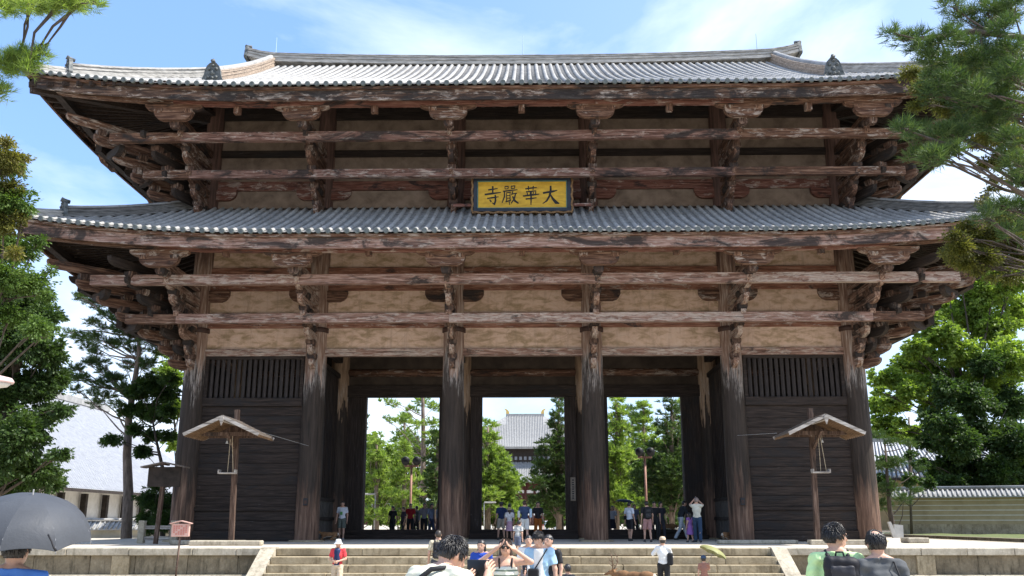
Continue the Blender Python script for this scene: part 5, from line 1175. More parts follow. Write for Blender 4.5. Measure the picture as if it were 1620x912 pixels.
def human(label, px, Y, h, face, floor=None, top=('tee', WHITE), bot=('pants', BLACK), hair='short', hat=None, armL=None, armR=None, lean=0, headyaw=0, headpitch=0,
          stride=0.12, det=0, group=None, wide=1.0, skin=(0.50, 0.30, 0.215), shoes=(0.05, 0.05, 0.05), child=False, haircol=(0.012, 0.010, 0.009), bag=None, legcut=False, stripes=None, X=None):
    """face: degrees, 0 looks towards +Y (away from the stairs), 180 looks back at the viewer"""
    p = at(px, 825, Y) if X is None else Vector((X, Y, 0)); fz = (ground_z(p.x, Y) if floor is None else floor)
    s = h/1.70; T = thing('person', label, 'person', (p.x, Y, fz), math.radians(face), group); hs = 1.22 if child else 1.0
    vox = (0.02, 0.014, 0.0065)[det]*max(0.75, s)
    UP_ = Rx(-math.radians(lean)); hipz = 0.93
    def U(x, y, z): return UP_@(V3(x, y, z)-V3(0, 0, hipz))+V3(0, 0, hipz)
    w = wide
    st = stride
    hip = [V3(-.09*w, 0, .90), V3(.09*w, 0, .90)]; knee = [V3(-.105, .02+st*.55, .49), V3(.105, .03-st*.35, .49)]; ank = [V3(-.11, st, .085), V3(.115, -st, .085)]
    torso = [ell(V3(0, 0, .95), (.155*w, .11*w, .13)), cap(U(0, .0, 1.0), U(0, .0, 1.22), .115*w, .13*w), ell(U(0, .005, 1.25), (.165*w, .112*w, .19), UP_), cap(U(-.145*w, -.01, 1.385), U(.145*w, -.01, 1.385), .055)]
    if hair in ('long', 'bun') and not child: torso.append(ell(U(0, .075, 1.25), (.12, .055, .07), UP_))
    sh = [U(-.175*w, -.01, 1.385), U(.175*w, -.01, 1.385)]
    arms = []
    for i, a in enumerate((armL, armR)):
        sgn = -1 if i == 0 else 1
        if a is None: e, wr = U(sgn*.235*w, -.03, 1.11), U(sgn*.245*w, .05, .87)
        else: e, wr = U(*a[0]), U(*a[1])
        arms.append((sh[i], e, wr))
    nk = U(0, -.005, 1.43); torso += [cap(U(-.05, -.02, 1.45), U(-.16*w, -.015, 1.395), .045, .045), cap(U(.05, -.02, 1.45), U(.16*w, -.015, 1.395), .045, .045)]; HR = Rz(math.radians(headyaw))@Rx(-math.radians(headpitch+lean*0.3)); hc = U(0, .02, 1.49)+HR@V3(0, 0.0, .10*hs)
    def Hd(x, y, z): return hc+HR@(V3(x, y, z)*hs)
    head = [cap(nk, hc-HR@V3(0, 0.0, .05), .056*(w**.5), .052), ell(hc, V3(.077, .096, .113)*hs, HR), ell(Hd(0, .035, -.06), V3(.053, .058, .052)*hs, HR),
            cap(Hd(0, .088, .012), Hd(0, .112, -.022), .010*hs, .015*hs), ell(Hd(-.078, -.002, -.005), V3(.010, .020, .031)*hs, HR), ell(Hd(.078, -.002, -.005), V3(.010, .020, .031)*hs, HR),
            cap(Hd(-.045, .082, .03), Hd(.045, .082, .03), .012*hs), ell(Hd(0, .088, -.058), V3(.026, .014, .012)*hs, HR)]
    limbs = []; fing = MB()
    for i in (0, 1):
        limbs += [cap(hip[i], knee[i], .083*w, .054), cap(knee[i], ank[i], .050, .036), ell(knee[i]*0.62+ank[i]*0.38+V3(0, -.02, 0), (.046, .052, .10)), cap(ank[i], ank[i]+V3(0, -.03, -.03), .036, .034)]
        a, e, wr = arms[i]; d = (wr-e)/(np.linalg.norm(wr-e)+1e-9); pl = wr+d*.055
        limbs += [cap(a, e, .050*w**.5, .037), cap(e, wr, .037, .025), cap(wr, wr+d*.02, .025, .026)]
        sgn = -1 if i == 0 else 1
        side = np.cross(d, V3(sgn*1.0, 0, 0.2)); side /= np.linalg.norm(side)+1e-9; nrm = np.cross(d, side)
        limbs.append(ell(pl, (.041, .018, .052), np.stack([side, nrm, d], 1)))
        for f, (o_, L_, r_) in enumerate(((-.030, .072, .0085), (-.010, .082, .009), (.011, .078, .0088), (.030, .062, .008))):
            b = pl+side*o_+d*.038; k1 = b+d*L_*.5+nrm*(-sgn)*.006*sgn*0+side*o_*.12; curl = -nrm*L_*.28
            k2 = k1+d*L_*.36+curl*.6; k3 = k2+d*L_*.18+curl*.6
            fing.tube([b-d*.012, k1, k2, k3], [r_*1.1, r_, r_*.92, r_*.6], 6)
        b = pl-side*.030-d*.018; fing.tube([b, b-side*.026+d*.028, b-side*.032+d*.058-nrm*.008], [.013, .0105, .007], 6)
    mat_s = skin_mat(skin)
    V, F = sdf_mesh(torso+limbs+head, vox, 0.022)
    sc = lambda V: V*s
    fing.v = [tuple(V3(*v)*1.0) for v in fing.v]
    V2 = sc(V); fb = MB(); fb.v = [tuple(V3(*v)*s) for v in fing.v]; fb.f = fing.f
    lpart('body', np_mesh('body', V2, F, mat_s, fb), None, T)
    # face
    if det >= 0 and abs(((face+headyaw) % 360)-180) < 115:
        fm = MB(); eyew = MB(); lip = MB()
        for sg in (-1, 1):
            c = Hd(sg*.031, .083, .008); eyew.tube([c-HR@V3(0, .006, 0), c+HR@V3(0, .009, 0)], [.014*hs, .006*hs], 8); fm.tube([c, c+HR@V3(0, .0115, 0)], [.007*hs, .004*hs], 6)
            fm.tube([Hd(sg*.014, .093, .030), Hd(sg*.034, .092, .036), Hd(sg*.052, .078, .030)], [.004, .005, .003], 5)
        lip.tube([Hd(-.022, .093, -.052), Hd(0, .103, -.050), Hd(.022, .093, -.052)], [.003, .007, .003], 6)
        for nm, mbx, mt in (('eyes', eyew, cloth((0.6, 0.58, 0.55), 0.4, 'eye_white')), ('brows_and_pupils', fm, hair_mat()), ('lips', lip, cloth((0.36, 0.11, 0.09), 0.5, 'lip'))):
            mbx.v = [tuple(V3(*v)*s) for v in mbx.v]; lpart(nm, mbx, mt, T)
    # hair
    if hair != 'none':
        hp = [ell(hc+HR@V3(0, -.008, .012)*hs, V3(.086, .104, .114)*hs, HR)]
        if hair == 'long': hp += [cap(Hd(-.055, -.05, .0), Hd(-.075, -.03, -.20), .04*hs, .028), cap(Hd(.055, -.05, .0), Hd(.075, -.03, -.20), .04*hs, .028), cap(Hd(0, -.06, 0), Hd(0, -.08, -.21), .06*hs, .045)]
        if hair == 'bun': hp += [ell(Hd(0, -.11, .02), V3(.04, .04, .04)*hs, HR)]
        def facecut(X, Y_, Z):
            q = (np.stack([X, Y_, Z], -1)-hc)@HR/hs; y, z, x = q[..., 1], q[..., 2], np.abs(q[..., 0])
            f1 = np.minimum(y-0.04+x*0.1, 0.040+0.012*np.sin(x*90)-z)                     # forehead and face opening
            f2 = np.minimum(np.minimum(y+0.025, 0.012-z), 0.2-x) if hair == 'short' else -np.ones_like(y)   # ears
            f3 = (-0.062-z) if hair in ('short', 'bald', 'bun') else -np.ones_like(y)       # neck line
            g = np.maximum(np.maximum(f1, f2), f3)
            if hair == 'bald': g = np.maximum(g, 0.045-np.sqrt(q[..., 0]**2+(y+0.045)**2+(z-0.105)**2))
            return g*hs
        def hdisp(X, Y_, Z):
            q = (np.stack([X, Y_, Z], -1)-hc)@HR; a = np.arctan2(q[..., 0], -q[..., 1]+0.05); return 0.0035*np.sin(a*19+q[..., 2]*40)+0.003*np.sin(a*43+q[..., 2]*23+2)+0.002*np.sin(a*71)
        V, F = sdf_mesh(hp, vox*0.8, 0.03, 0, (facecut,), hdisp if det else None)
        ex = None
        if det == 2 and hair in ('short', 'bald', 'long'):
            ex = MB(); rd = random.Random(hash(label) % 999 if False else len(label)*7)
            for q in range(1300):
                th = rd.uniform(0, 2*PI); ph = rd.uniform(0.05, 1.75); 
                n_ = V3(math.sin(ph)*math.cos(th), math.sin(ph)*math.sin(th), math.cos(ph)); pos = n_*V3(.086, .104, .114)*hs+V3(0, -.008, .012)
                if pos[1] > 0.045 and pos[2] < 0.05: continue
                if pos[1] > -0.03 and pos[2] < 0.0: continue
                if pos[2] < -0.055: continue
                if hair == 'bald' and (pos[0]**2+(pos[1]+.045)**2+(pos[2]-.105)**2) < .055**2: continue
                wh = V3(0, -.05, .10); down = pos-wh; down -= n_*(down@n_); down /= np.linalg.norm(down)+1e-9; Lh = rd.uniform(.025, .05)*(0.6 if hair == 'bald' else 1)
                a0 = pos-n_*.004; a1 = pos+down*Lh*.5+n_*.005; a2 = pos+down*Lh+n_*rd.uniform(-.004, .010)
                ex.tube([tuple(hc+HR@a0), tuple(hc+HR@a1), tuple(hc+HR@a2)], [.0042, .0036, .001], 4, False)
            ex.v = [tuple(V3(*v)*s) for v in ex.v]
        lpart('hair', np_mesh('hair', sc(V), F, hair_mat(haircol), ex), None, T)
    # clothing
    kind, tc_ = top[0], top[1]
    amp = (0.0, 0.003, 0.0045)[det]
    def wr_(X, Y_, Z): return amp*(np.sin(Z*38+X*22+np.sin(Y_*30)*1.5)+0.7*np.sin(X*55-Z*24+Y_*20)+0.5*np.sin(Z*80+Y_*60))
    hem = 0.86 if kind not in ('dress',) else 0.45
    tp = list(torso); sl = {'tee': 0.72, 'long': 1.0, 'tank': 0.0, 'dress': 0.35, 'open': 0.75, 'polo': 0.7}[kind]
    for a, e, wr in arms:
        if sl >= 1: tp += [cap(a, e, .052, .042), cap(e, e+(wr-e)*.92, .042, .036)]
        elif sl > 0: tp += [cap(a, a+(e-a)*(sl+.12), .054, .050)]
    if kind == 'dress': tp += [cap(V3(0, 0, .9), V3(0, 0, .40), .15, .24)]
    cuts = [lambda X, Y_, Z: hem-Z+0.01*np.sin(X*20)]
    if kind in ('tee', 'tank', 'open', 'polo', 'dress'):
        for a, e, wr in arms:
            if sl >= 1 or sl == 0: continue
            d = (e-a)/np.linalg.norm(e-a); c0 = a+(e-a)*sl
            def cc(X, Y_, Z, d=d, c0=c0, a=a):
                q = np.stack([X, Y_, Z], -1)-c0; al = q@d; rad_ = np.linalg.norm(q-al[..., None]*d, axis=-1); return np.where((rad_ < .085) & (al > -0.02), al, -1.0)
            cuts.append(cc)
    ntop = U(0, 0, 1.445)
    nd = UP_@V3(0, 0.25, 1); cuts.append(lambda X, Y_, Z: (np.stack([X, Y_, Z], -1)-ntop)@(nd/np.linalg.norm(nd)))
    if kind == 'tank': cuts.append(lambda X, Y_, Z: (np.stack([X, Y_, Z], -1)-U(0, 0, 1.31))@(UP_@V3(0, -.15, 1)))
    V, F = sdf_mesh(tp, vox, 0.03, 0.012 if det < 2 else 0.014, cuts, wr_ if amp else None)
    me = np_mesh('top', sc(V), F, cloth(tc_)); 
    if stripes:
        me.materials.append(cloth(stripes)); zc = np.array([p_.center.z/s for p_ in me.polygons]); me.polygons.foreach_set('material_index', ((zc*1000 % 70) < 26).astype(np.int32))
    lpart({'dress': 'dress', 'tank': 'tank_top', 'polo': 'polo_shirt', 'long': 'shirt', 'open': 'shirt'}.get(kind, 't_shirt'), me, None, T)
    if kind == 'tank':
        mb = MB()
        for sg in (-1, 1): mb.tube([U(sg*.085, .115, 1.30), U(sg*.095, .075, 1.40), U(sg*.095, .0, 1.452), U(sg*.09, -.09, 1.38), U(sg*.085, -.115, 1.28)], .013, 6)
        mb.v = [tuple(V3(*v)*s) for v in mb.v]; lpart('straps', mb, cloth(BLACK), T)
    if kind == 'polo':
        mb = MB(); mb.tube([U(-.06, .03, 1.44), U(-.05, .09, 1.41), U(0, .11, 1.37), U(.05, .09, 1.41), U(.06, .03, 1.44), U(0, -.07, 1.46), U(-.06, .03, 1.44)], .013, 6); mb.v = [tuple(V3(*v)*s) for v in mb.v]; lpart('collar', mb, cloth(tc_), T)
    if kind == 'open':
        ip = [torso[1], torso[2], torso[3]]
        V, F = sdf_mesh([cap(U(0, .035, .98), U(0, .04, 1.38), .095, .10)], vox, 0.03, 0.0, [lambda X, Y_, Z: .9-Z, lambda X, Y_, Z: Z-1.43, lambda X, Y_, Z: np.abs(X)-0.075], None)
        V[:, 1] += 0.022; lpart('undershirt', np_mesh('undershirt', sc(V), F, cloth(WHITE)), None, T)
    bk, bc = bot[0], bot[1]
    if bk != 'none' and kind != 'dress':
        if bk == 'skirt': bp = [ell(V3(0, 0, .95), (.155*w, .115*w, .12)), cap(V3(0, 0, .92), V3(0, 0, .45), .14, .22)]; cz = .48
        else:
            cz = {'shorts': .52, 'pants': .07}[bk]; bp = [ell(V3(0, 0, .94), (.155*w, .115*w, .12))]
            for i in (0, 1): bp += [cap(hip[i], knee[i], .090*w, .068 if bk == 'pants' else .085), cap(knee[i], ank[i], .066 if bk == 'pants' else .08, .055)]
        V, F = sdf_mesh(bp, vox, 0.02, 0.010, [lambda X, Y_, Z: cz-Z, lambda X, Y_, Z: Z-1.02], wr_ if amp else None)
        lpart({'shorts': 'shorts', 'pants': 'trousers', 'skirt': 'skirt'}[bk], np_mesh('bottom', sc(V), F, cloth(bc)), None, T)
    for i in (0, 1):
        a = ank[i]; V, F = sdf_mesh([cap(a+V3(0, -.045, -.045), a+V3(0, .12, -.052), .040, .034), cap(a+V3(0, -.02, -.01), a+V3(0, -.01, -.04), .042, .04)], max(vox, .01), 0.02, 0.006, [lambda X, Y_, Z: 0.003-Z])
        lpart('shoe', np_mesh('shoe', sc(V), F, cloth(shoes)), None, T)
    if hat:
        hk, hcol = hat; mb = MB()
        if hk == 'bucket': prof_ = [(0.155, -0.005), (0.15, 0.0), (0.098, 0.045), (0.094, 0.06), (0.085, 0.115), (0.06, 0.135), (0.0, 0.142)]; 
        else: prof_ = [(0.098, 0.03), (0.100, 0.045), (0.095, 0.09), (0.07, 0.128), (0.0, 0.142)]
        q = MB(); q.lathe([(max(r_, 0.002), z_) for r_, z_ in prof_], 20)
        mb.v = [tuple((hc+HR@(V3(x*0.96, y*1.08-.004, z)*hs))*s) for x, y, z in q.v]; mb.f = q.f
        if hk == 'cap':
            q = MB(); o_ = [(-.07, .07), (-.06, .13), (-.03, .165), (.03, .165), (.06, .13), (.07, .07)]
            q.add([(x, y, .038-.1*abs(x)) for x, y in o_]+[(x, y, .046-.1*abs(x)) for x, y in o_], [(5, 4, 3, 2, 1, 0), (6, 7, 8, 9, 10, 11)]+[(j, (j+1) % 6, 6+(j+1) % 6, 6+j) for j in range(6)])
            mb.add([tuple((hc+HR@(V3(*v)*hs))*s) for v in q.v], q.f)
        lpart('hat', mb, cloth(hcol), T)
    T['_'] = 0; del T['_']
    return T, (lambda x, y, z: tuple(U(x, y, z)*s)), s, (lambda x, y, z: tuple(Hd(x, y, z)*s))
def worn(name, label, cat, T, prims_or_mb, mat, vox=0.012, disp=None, group=None):
    """an item carried by a person: a top-level thing standing where it is carried"""
    loc = T.location.copy(); rz_ = T.rotation_euler.z
    me = prims_or_mb.mesh(name, mat, True) if isinstance(prims_or_mb, MB) else np_mesh(name, *sdf_mesh(prims_or_mb, vox, 0.02, 0, (), disp), mat)
    o = bpy.data.objects.new(name, me); COL.objects.link(o); o.location = loc; o.rotation_euler.z = rz_; WPOS[o.name] = Vector(loc); return props(o, label, cat, group)
def backpack(T, U, s, label, col, det=1, big=1.0):
    o = thing('backpack', label, 'backpack', tuple(T.location), T.rotation_euler.z); b = big
    vox = 0.012 if det < 2 else 0.007
    body = [rbox(U(0, -.205, 1.20), (.145*s*b, .085*s, .215*s*b), .06*s)]
    dsp = lambda X, Y, Z: 0.003*np.sin(Z*60+X*15)+0.002*np.sin(X*70)
    lpart('main_bag', np_mesh('main_bag', *sdf_mesh(body, vox, .02, 0, (), dsp), cloth(col, .6)), None, o)
    lpart('front_pocket', np_mesh('front_pocket', *sdf_mesh([rbox(U(0, -.295, 1.10), (.115*s*b, .035*s, .10*s*b), .03*s), rbox(U(0, -.29, 1.29), (.10*s*b, .025*s, .055*s*b), .022*s)], vox, .01, 0, (), dsp), cloth(tuple(min(1, c*1.5+.008) for c in col), .5)), None, o)
    for sg in (-1, 1):
        mb = MB(); mb.tube([U(sg*.085, -.12, 1.40), U(sg*.095, -.03, 1.462), U(sg*.105, .06, 1.42), U(sg*.115, .13, 1.30), U(sg*.13, .09, 1.12), U(sg*.13, -.08, 1.03)], .021*s, 6); lpart('strap', mb, cloth(col, .6), o)
    mb = MB(); mb.tube([U(-.04, -.18, 1.41), U(-.03, -.18, 1.46), U(.03, -.18, 1.46), U(.04, -.18, 1.41)], .009*s, 6); lpart('grab_handle', mb, cloth(col, .6), o)
    return o
def umbrella(name, label, apex, axis, R, depth, col, handle=0.8, n=8, twist=0.0):
    """canopy of n panels over ribs; apex = top point, axis = unit vector up the shaft"""
    a = Vector(axis).normalized(); u = a.orthogonal().normalized(); v = a.cross(u); A = Vector(apex); t = thing(name, label, 'umbrella', tuple(A-a*handle))
    def P(ang, f):
        r = R*math.sin(f*PI/2*0.92)/math.sin(PI/2*0.92); d = depth*(1-math.cos(f*PI/2*0.92)); return A+(u*math.cos(ang)+v*math.sin(ang))*r-a*d
    for k in range(n):
        mb = MB(); m, q = 7, 6
        for i in range(m+1):
            for j in range(q+1):
                ang = 2*PI*(k+j/q)/n+twist; f = i/m; sag = 4*(j/q)*(1-j/q); w_ = P(2*PI*k/n+twist, f).lerp(P(2*PI*(k+1)/n+twist, f), j/q); p = P(ang, f).lerp(w_, 0.75); p = p+a*(sag*f*f*R*0.05); mb.v.append(tuple(p))
        mb.f = [(i*(q+1)+j, i*(q+1)+j+1, (i+1)*(q+1)+j+1, (i+1)*(q+1)+j) for i in range(m) for j in range(q)]
        nv = len(mb.v); mb.v += [(x-a.x*.003, y-a.y*.003, z-a.z*.003) for x, y, z in mb.v]; mb.f += [tuple(i+nv for i in f[::-1]) for f in mb.f]
        part('canopy_panel', mb, cloth(col, .55), t, smooth=True, fixn=False)
        rb = MB(); ang = 2*PI*k/n+twist; rb.tube([P(ang, f/6)-a*.006 for f in range(7)]+[P(ang, 1)-a*.02], [.003]*7+[.004], 5); rb.tube([P(ang, .5)-a*.008, A-a*(depth*1.15)], .002, 4)
        part('rib', rb, M['concrete'] if R > 5 else cloth((0.25, 0.25, 0.26), .3), t, smooth=True)
    part('shaft', MB().tube([A+a*.04, A-a*handle*.86], .006, 8), cloth((0.2, 0.2, 0.2), .3), t, smooth=True)
    part('handle', MB().tube([A-a*handle*.84, A-a*handle*1.0], .013, 8), cloth(BLACK, .5), t, smooth=True)
    return t
SK2 = (0.42, 0.25, 0.18)
# --- people near the camera
T, U, s, Hf = human('man seen from behind in cream t-shirt bowing his black haired head over a tablet', 664, -32.75, 1.74, -30, top=('tee', (0.72, 0.70, 0.55)), bot=('pants', (0.05, 0.06, 0.09)), hair='short', floor=-0.93, lean=32, headyaw=-26, headpitch=22, det=2, wide=1.18,
                    armL=((-.27, .11, 1.30), (-.06, .24, 1.50)), armR=((.30, .11, 1.34), (.20, .25, 1.56)))
mb = MB(); mb.tube([U(-.20, -.02, 1.10), U(-.13, -.14, 1.24), U(.02, -.145, 1.38), U(.10, -.05, 1.455), U(.12, .07, 1.38), U(.05, .14, 1.22)], [.019]*6, 6); worn('shoulder_strap', 'black strap slung across the back of the cream shirted man', 'strap', T, mb, cloth(BLACK, .6))
mb = MB(); c = V3(*U(.05, .33, 1.655)); mb.box(c[0]-.10, c[1]-.012, c[2]-.065, c[0]+.10, c[1]+.012, c[2]+.065, .005); worn('tablet', 'black tablet held up by the man in the cream shirt', 'tablet', T, mb, M['black'])
T, U, s, Hf = human('woman in striped tank top shading her sunglasses with both hands', 800, -26.6, 1.56, 180, top=('tank', (0.66, 0.66, 0.56)), bot=('pants', (0.30, 0.28, 0.24)), hair='long', det=2, stripes=(0.16, 0.20, 0.15), headpitch=-2, haircol=(0.03, 0.018, 0.012),
                    armL=((-.37, .08, 1.39), (-.135, .150, 1.56)), armR=((.37, .08, 1.39), (.135, .150, 1.575)))
mb = MB(); [mb.tube([Hf(x, .100, .004), Hf(x, .108, .004)], [.030*s, .030*s], 12) for x in (-.034, .034)]; mb.tube([Hf(-.076, .02, .012), Hf(-.066, .085, .014), Hf(-.01, .108, .012), Hf(.01, .108, .012), Hf(.066, .085, .014), Hf(.076, .02, .012)], .004, 5); worn('sunglasses', 'black round sunglasses on the woman with raised hands', 'sunglasses', T, mb, M['black'])
T, U, s, Hf = human('young man in open light blue shirt over white tee looking down at his phone', 853, -24.4, 1.66, 172, top=('open', (0.33, 0.50, 0.64)), bot=('pants', BLACK), hair='short', det=2, headpitch=24, headyaw=-10, armL=((-.25, .02, 1.12), (-.27, .06, .88)), armR=((.25, .03, 1.14), (.20, .26, 1.10)))
mb = MB(); mb.tube([U(-.13, .06, 1.43), U(-.06, .155, 1.30), U(.06, .175, 1.12)], .010, 6); mb.tube([U(-.13, .06, 1.43), U(-.1, -.12, 1.38), U(.05, -.14, 1.2), U(.14, .03, 1.1), U(.08, .16, 1.1)], .010, 6); worn('bag_strap', 'thin black strap crossing the white tee of the man in blue', 'strap', T, mb, cloth(BLACK, .5))
worn('sling_bag', 'small black sling bag on the chest of the man in light blue', 'bag', T, [rbox(U(.075, .185, 1.06), (.085, .035, .075), .03)], cloth(BLACK, .5), .008)
mb = MB(); c = V3(*U(.19, .33, 1.13)); mb.box(c[0]-.036, c[1]-.005, c[2]-.07, c[0]+.036, c[1]+.005, c[2]+.07, .003); worn('phone', 'dark phone in the hand of the man in light blue', 'phone', T, mb, M['black'])
T, U, s, Hf = human('man in lime green t-shirt and glasses turning his head to the right', 1318, -30.1, 1.76, -8, top=('tee', (0.55, 0.78, 0.38)), bot=('pants', (0.06, 0.06, 0.08)), hair='short', det=2, headyaw=-72, headpitch=4, wide=1.05)
backpack(T, U, s, 'black zipped backpack on the man in lime green', (0.018, 0.018, 0.022), 2, 1.05)
mb = MB(); [mb.tube([Hf(x+.024*math.cos(a), .101, .006+.02*math.sin(a)) for a in np.linspace(0, 2*PI, 13)], .0022, 4) for x in (-.033, .033)]; mb.tube([Hf(-.08, -.01, .012), Hf(-.062, .09, .012)], .0025, 4); mb.tube([Hf(.08, -.01, .012), Hf(.062, .09, .012)], .0025, 4); mb.tube([Hf(-.01, .104, .012), Hf(.01, .104, .012)], .0025, 4)
worn('glasses', 'thin black framed glasses of the man in lime green', 'glasses', T, mb, M['black'])
T, U, s, Hf = human('man in dark grey shirt with thinning black hair seen from behind', 1384, -30.3, 1.70, 2, top=('polo', (0.085, 0.09, 0.095)), bot=('pants', (0.08, 0.08, 0.07)), hair='bald', det=2, headpitch=5, wide=1.06)
mb = MB(); mb.tube([U(.10, -.11, 1.42), U(.14, -.14, 1.25), U(.19, -.14, 1.02)], .008, 6); mb.tube([U(.10, -.11, 1.42), U(.12, .03, 1.455), U(.13, .13, 1.3)], .008, 6); worn('drawstring', 'black cord over the right shoulder of the man in grey', 'strap', T, mb, cloth(BLACK, .5))
worn('drawstring_bag', 'white and green drawstring bag on the back of the man in grey', 'bag', T, [rbox(U(.17, -.19, .94), (.12, .06, .14), .05)], cloth((0.45, 0.52, 0.46), .6), .01, lambda X, Y, Z: 0.006*np.sin(X*70+Z*30))
T, U, s, Hf = human('man in bright blue t-shirt standing under a large grey umbrella', 30, -32.3, 1.70, 4, top=('tee', (0.06, 0.16, 0.44)), bot=('pants', (0.08, 0.08, 0.09)), hair='short', det=2, wide=1.12, skin=SK2, headpitch=4, armR=((.26, .10, 1.16), (.10, .28, 1.30)))
ax_ = Vector((0.16, -0.22, 1)).normalized(); hp_ = at(52, 783, -32.25)
um = umbrella('umbrella', 'large slate grey umbrella covering the head of the man in blue', hp_, ax_, 0.47, 0.34, (0.060, 0.065, 0.074), 0.72, 8, 0.15)
sp = at(76, 846, -32.75); part('closing_strap', MB().tube([sp, sp+Vector((.03, 0, -.045)), sp+Vector((.05, 0, -.085)), sp+Vector((.07, 0, -.11))], [.006, .006, .007, .009], 6), cloth(BLACK, .5), um, smooth=True)
# --- people around the stairs
human('woman with long black hair in royal blue polo shirt facing the viewer', 762, -21, 1.50, 176, top=('polo', (0.025, 0.07, 0.36)), bot=('pants', (0.1, 0.09, 0.08)), hair='long', det=1, headpitch=4, headyaw=-10)
human('person in white with a round face between the woman and the man in blue', 836, -19.0, 1.58, 182, top=('tee', WHITE), bot=('pants', (0.2, 0.2, 0.22)), hair='short', det=1)
T, U, s, Hf = human('person in black shirt hidden behind the man in light blue', 868, -22.6, 1.60, 150, top=('tee', BLACK), bot=('pants', BLACK), hair='short', det=1); backpack(T, U, s, 'black backpack behind the man in light blue', BLACK)
T, U, s, Hf = human('walker in beige shirt climbing the stairs behind the cream shirted man', 694, -14.5, 1.68, 8, top=('tee', (0.60, 0.53, 0.38)), bot=('pants', (0.08, 0.08, 0.09)), hair='short', det=1, stride=.18, haircol=(0.03, 0.022, 0.016)); backpack(T, U, s, 'black backpack of the walker in beige', BLACK)
human('small boy with black hair and charcoal shirt at the foot of the stairs', 897, -21.5, 1.04, 10, top=('tee', (0.06, 0.065, 0.075)), bot=('shorts', (0.1, 0.1, 0.1)), hair='short', det=1, child=True)
T, U, s, Hf = human('visitor in white bucket hat and open red jacket on the left steps', 537, -14.0, 1.43, 176, top=('open', (0.60, 0.055, 0.065)), bot=('shorts', (0.52, 0.42, 0.30)), hair='bun', hat=('bucket', (0.78, 0.78, 0.76)), det=1, armL=((-.25, .0, 1.12), (-.07, .20, 1.06)), armR=((.25, .0, 1.12), (.07, .20, 1.06)))
worn('navy_print_shirt', 'navy printed top under the open red jacket', 'shirt', T, [cap(U(0, .065, 1.0), U(0, .07, 1.36), .085, .088)], cloth(NAVY), .012)
T, U, s, Hf = human('person in loose white shirt and beige cap climbing the right steps', 1047, -14.2, 1.50, -6, top=('long', (0.74, 0.74, 0.72)), bot=('pants', BLACK), hair='short', hat=('cap', (0.55, 0.42, 0.30)), det=1, armR=((.24, .10, 1.14), (.08, .24, 1.22)), armL=((-.30, .02, 1.22), (-.16, .20, 1.28)))
worn('shoulder_bag', 'black shoulder bag on the person in loose white shirt', 'bag', T, [rbox(U(.20, -.10, 1.08), (.075, .06, .16), .05)], cloth(BLACK, .5), .012)
T, U, s, Hf = human('small child in brown smock and navy cap holding a parasol', 1110, -14.8, 1.02, -10, top=('tee', (0.30, 0.15, 0.11)), bot=('shorts', (0.28, 0.14, 0.10)), hair='short', hat=('cap', (0.05, 0.08, 0.14)), det=1, child=True, armR=((.22, .10, 1.18), (.22, .22, 1.34)))
ap = at(1131, 867, -14.6); umbrella('parasol', 'small olive parasol held over the child in brown', ap, (0.45, 0.05, 0.9), 0.38, 0.17, (0.24, 0.24, 0.10), 0.62, 8, 0.2)
human('child in black and white striped top stooping at the stair head', 819, -10.35, 1.06, -30, floor=-0.23, top=('tee', (0.60, 0.60, 0.58)), bot=('shorts', (0.12, 0.14, 0.2)), hair='short', det=1, child=True, lean=14, stripes=(0.05, 0.06, 0.06))
# --- people on the platform
human('man in white t-shirt and grey shorts standing beside the left passage', 541, 3.4, 1.70, 178, 0.0, ('tee', (0.62, 0.64, 0.68)), ('shorts', (0.12, 0.14, 0.12)), det=1, shoes=(0.3, 0.3, 0.3))
worn('green_pouch', 'small green pouch on the chest of the man in grey shorts', 'bag', bpy.data.objects[T.name] if False else [o for o in bpy.data.objects if o.get('label', '').startswith('man in white t-shirt and grey')][0], [rbox((.01, .155, 1.17), (.055, .03, .07), .02)], cloth((0.12, 0.35, 0.10)), .012)
T, U, s, Hf = human('man in cream shirt and jeans photographing with raised arms', 1103, -1.9, 1.72, -20, 0.0, ('tee', (0.56, 0.54, 0.44)), ('pants', (0.03, 0.055, 0.10)), det=1, hair='short', haircol=(0.16, 0.12, 0.1), headyaw=25, armL=((-.27, .14, 1.45), (-.14, .26, 1.62)), armR=((.22, .16, 1.42), (.02, .28, 1.62)))
mb = MB(); c = U(-.06, .30, 1.70); mb.box(c[0]-.06, c[1]-.04, c[2]-.04, c[0]+.06, c[1]+.03, c[2]+.04, .008); worn('camera_body', 'black camera raised by the man in jeans', 'camera', T, mb, M['black'])
human('little girl in purple dress beside the man in jeans', 1091, -1.6, 1.12, 30, 0.0, ('dress', (0.22, 0.10, 0.30)), ('none', BLACK), 'long', det=1, child=True)
human('man in black jacket and pale jeans lunging beside the threshold', 1077, 3.4, 1.74, -75, 0.0, ('long', (0.025, 0.03, 0.035)), ('pants', (0.42, 0.46, 0.50)), det=1, stride=.34, lean=18, armR=((.2, .2, 1.2), (.2, .42, 1.1)))
T, U, s, Hf = human('person in black top and pink shorts with a dark backpack', 1024, -1.2, 1.60, 5, 0.0, ('tee', BLACK), ('shorts', (0.40, 0.22, 0.20)), det=1); backpack(T, U, s, 'dark backpack of the person in pink shorts', BLACK)
human('person in black standing right behind the pink shorts walker', 1036, 3.0, 1.66, 170, 0.0, ('tee', BLACK), ('pants', BLACK), det=0)
human('person in charcoal top near the middle of the right passage', 1046, 4.0, 1.66, 200, 0.0, ('tee', (0.04, 0.04, 0.05)), ('pants', (0.05, 0.05, 0.06)), 'long', det=0)
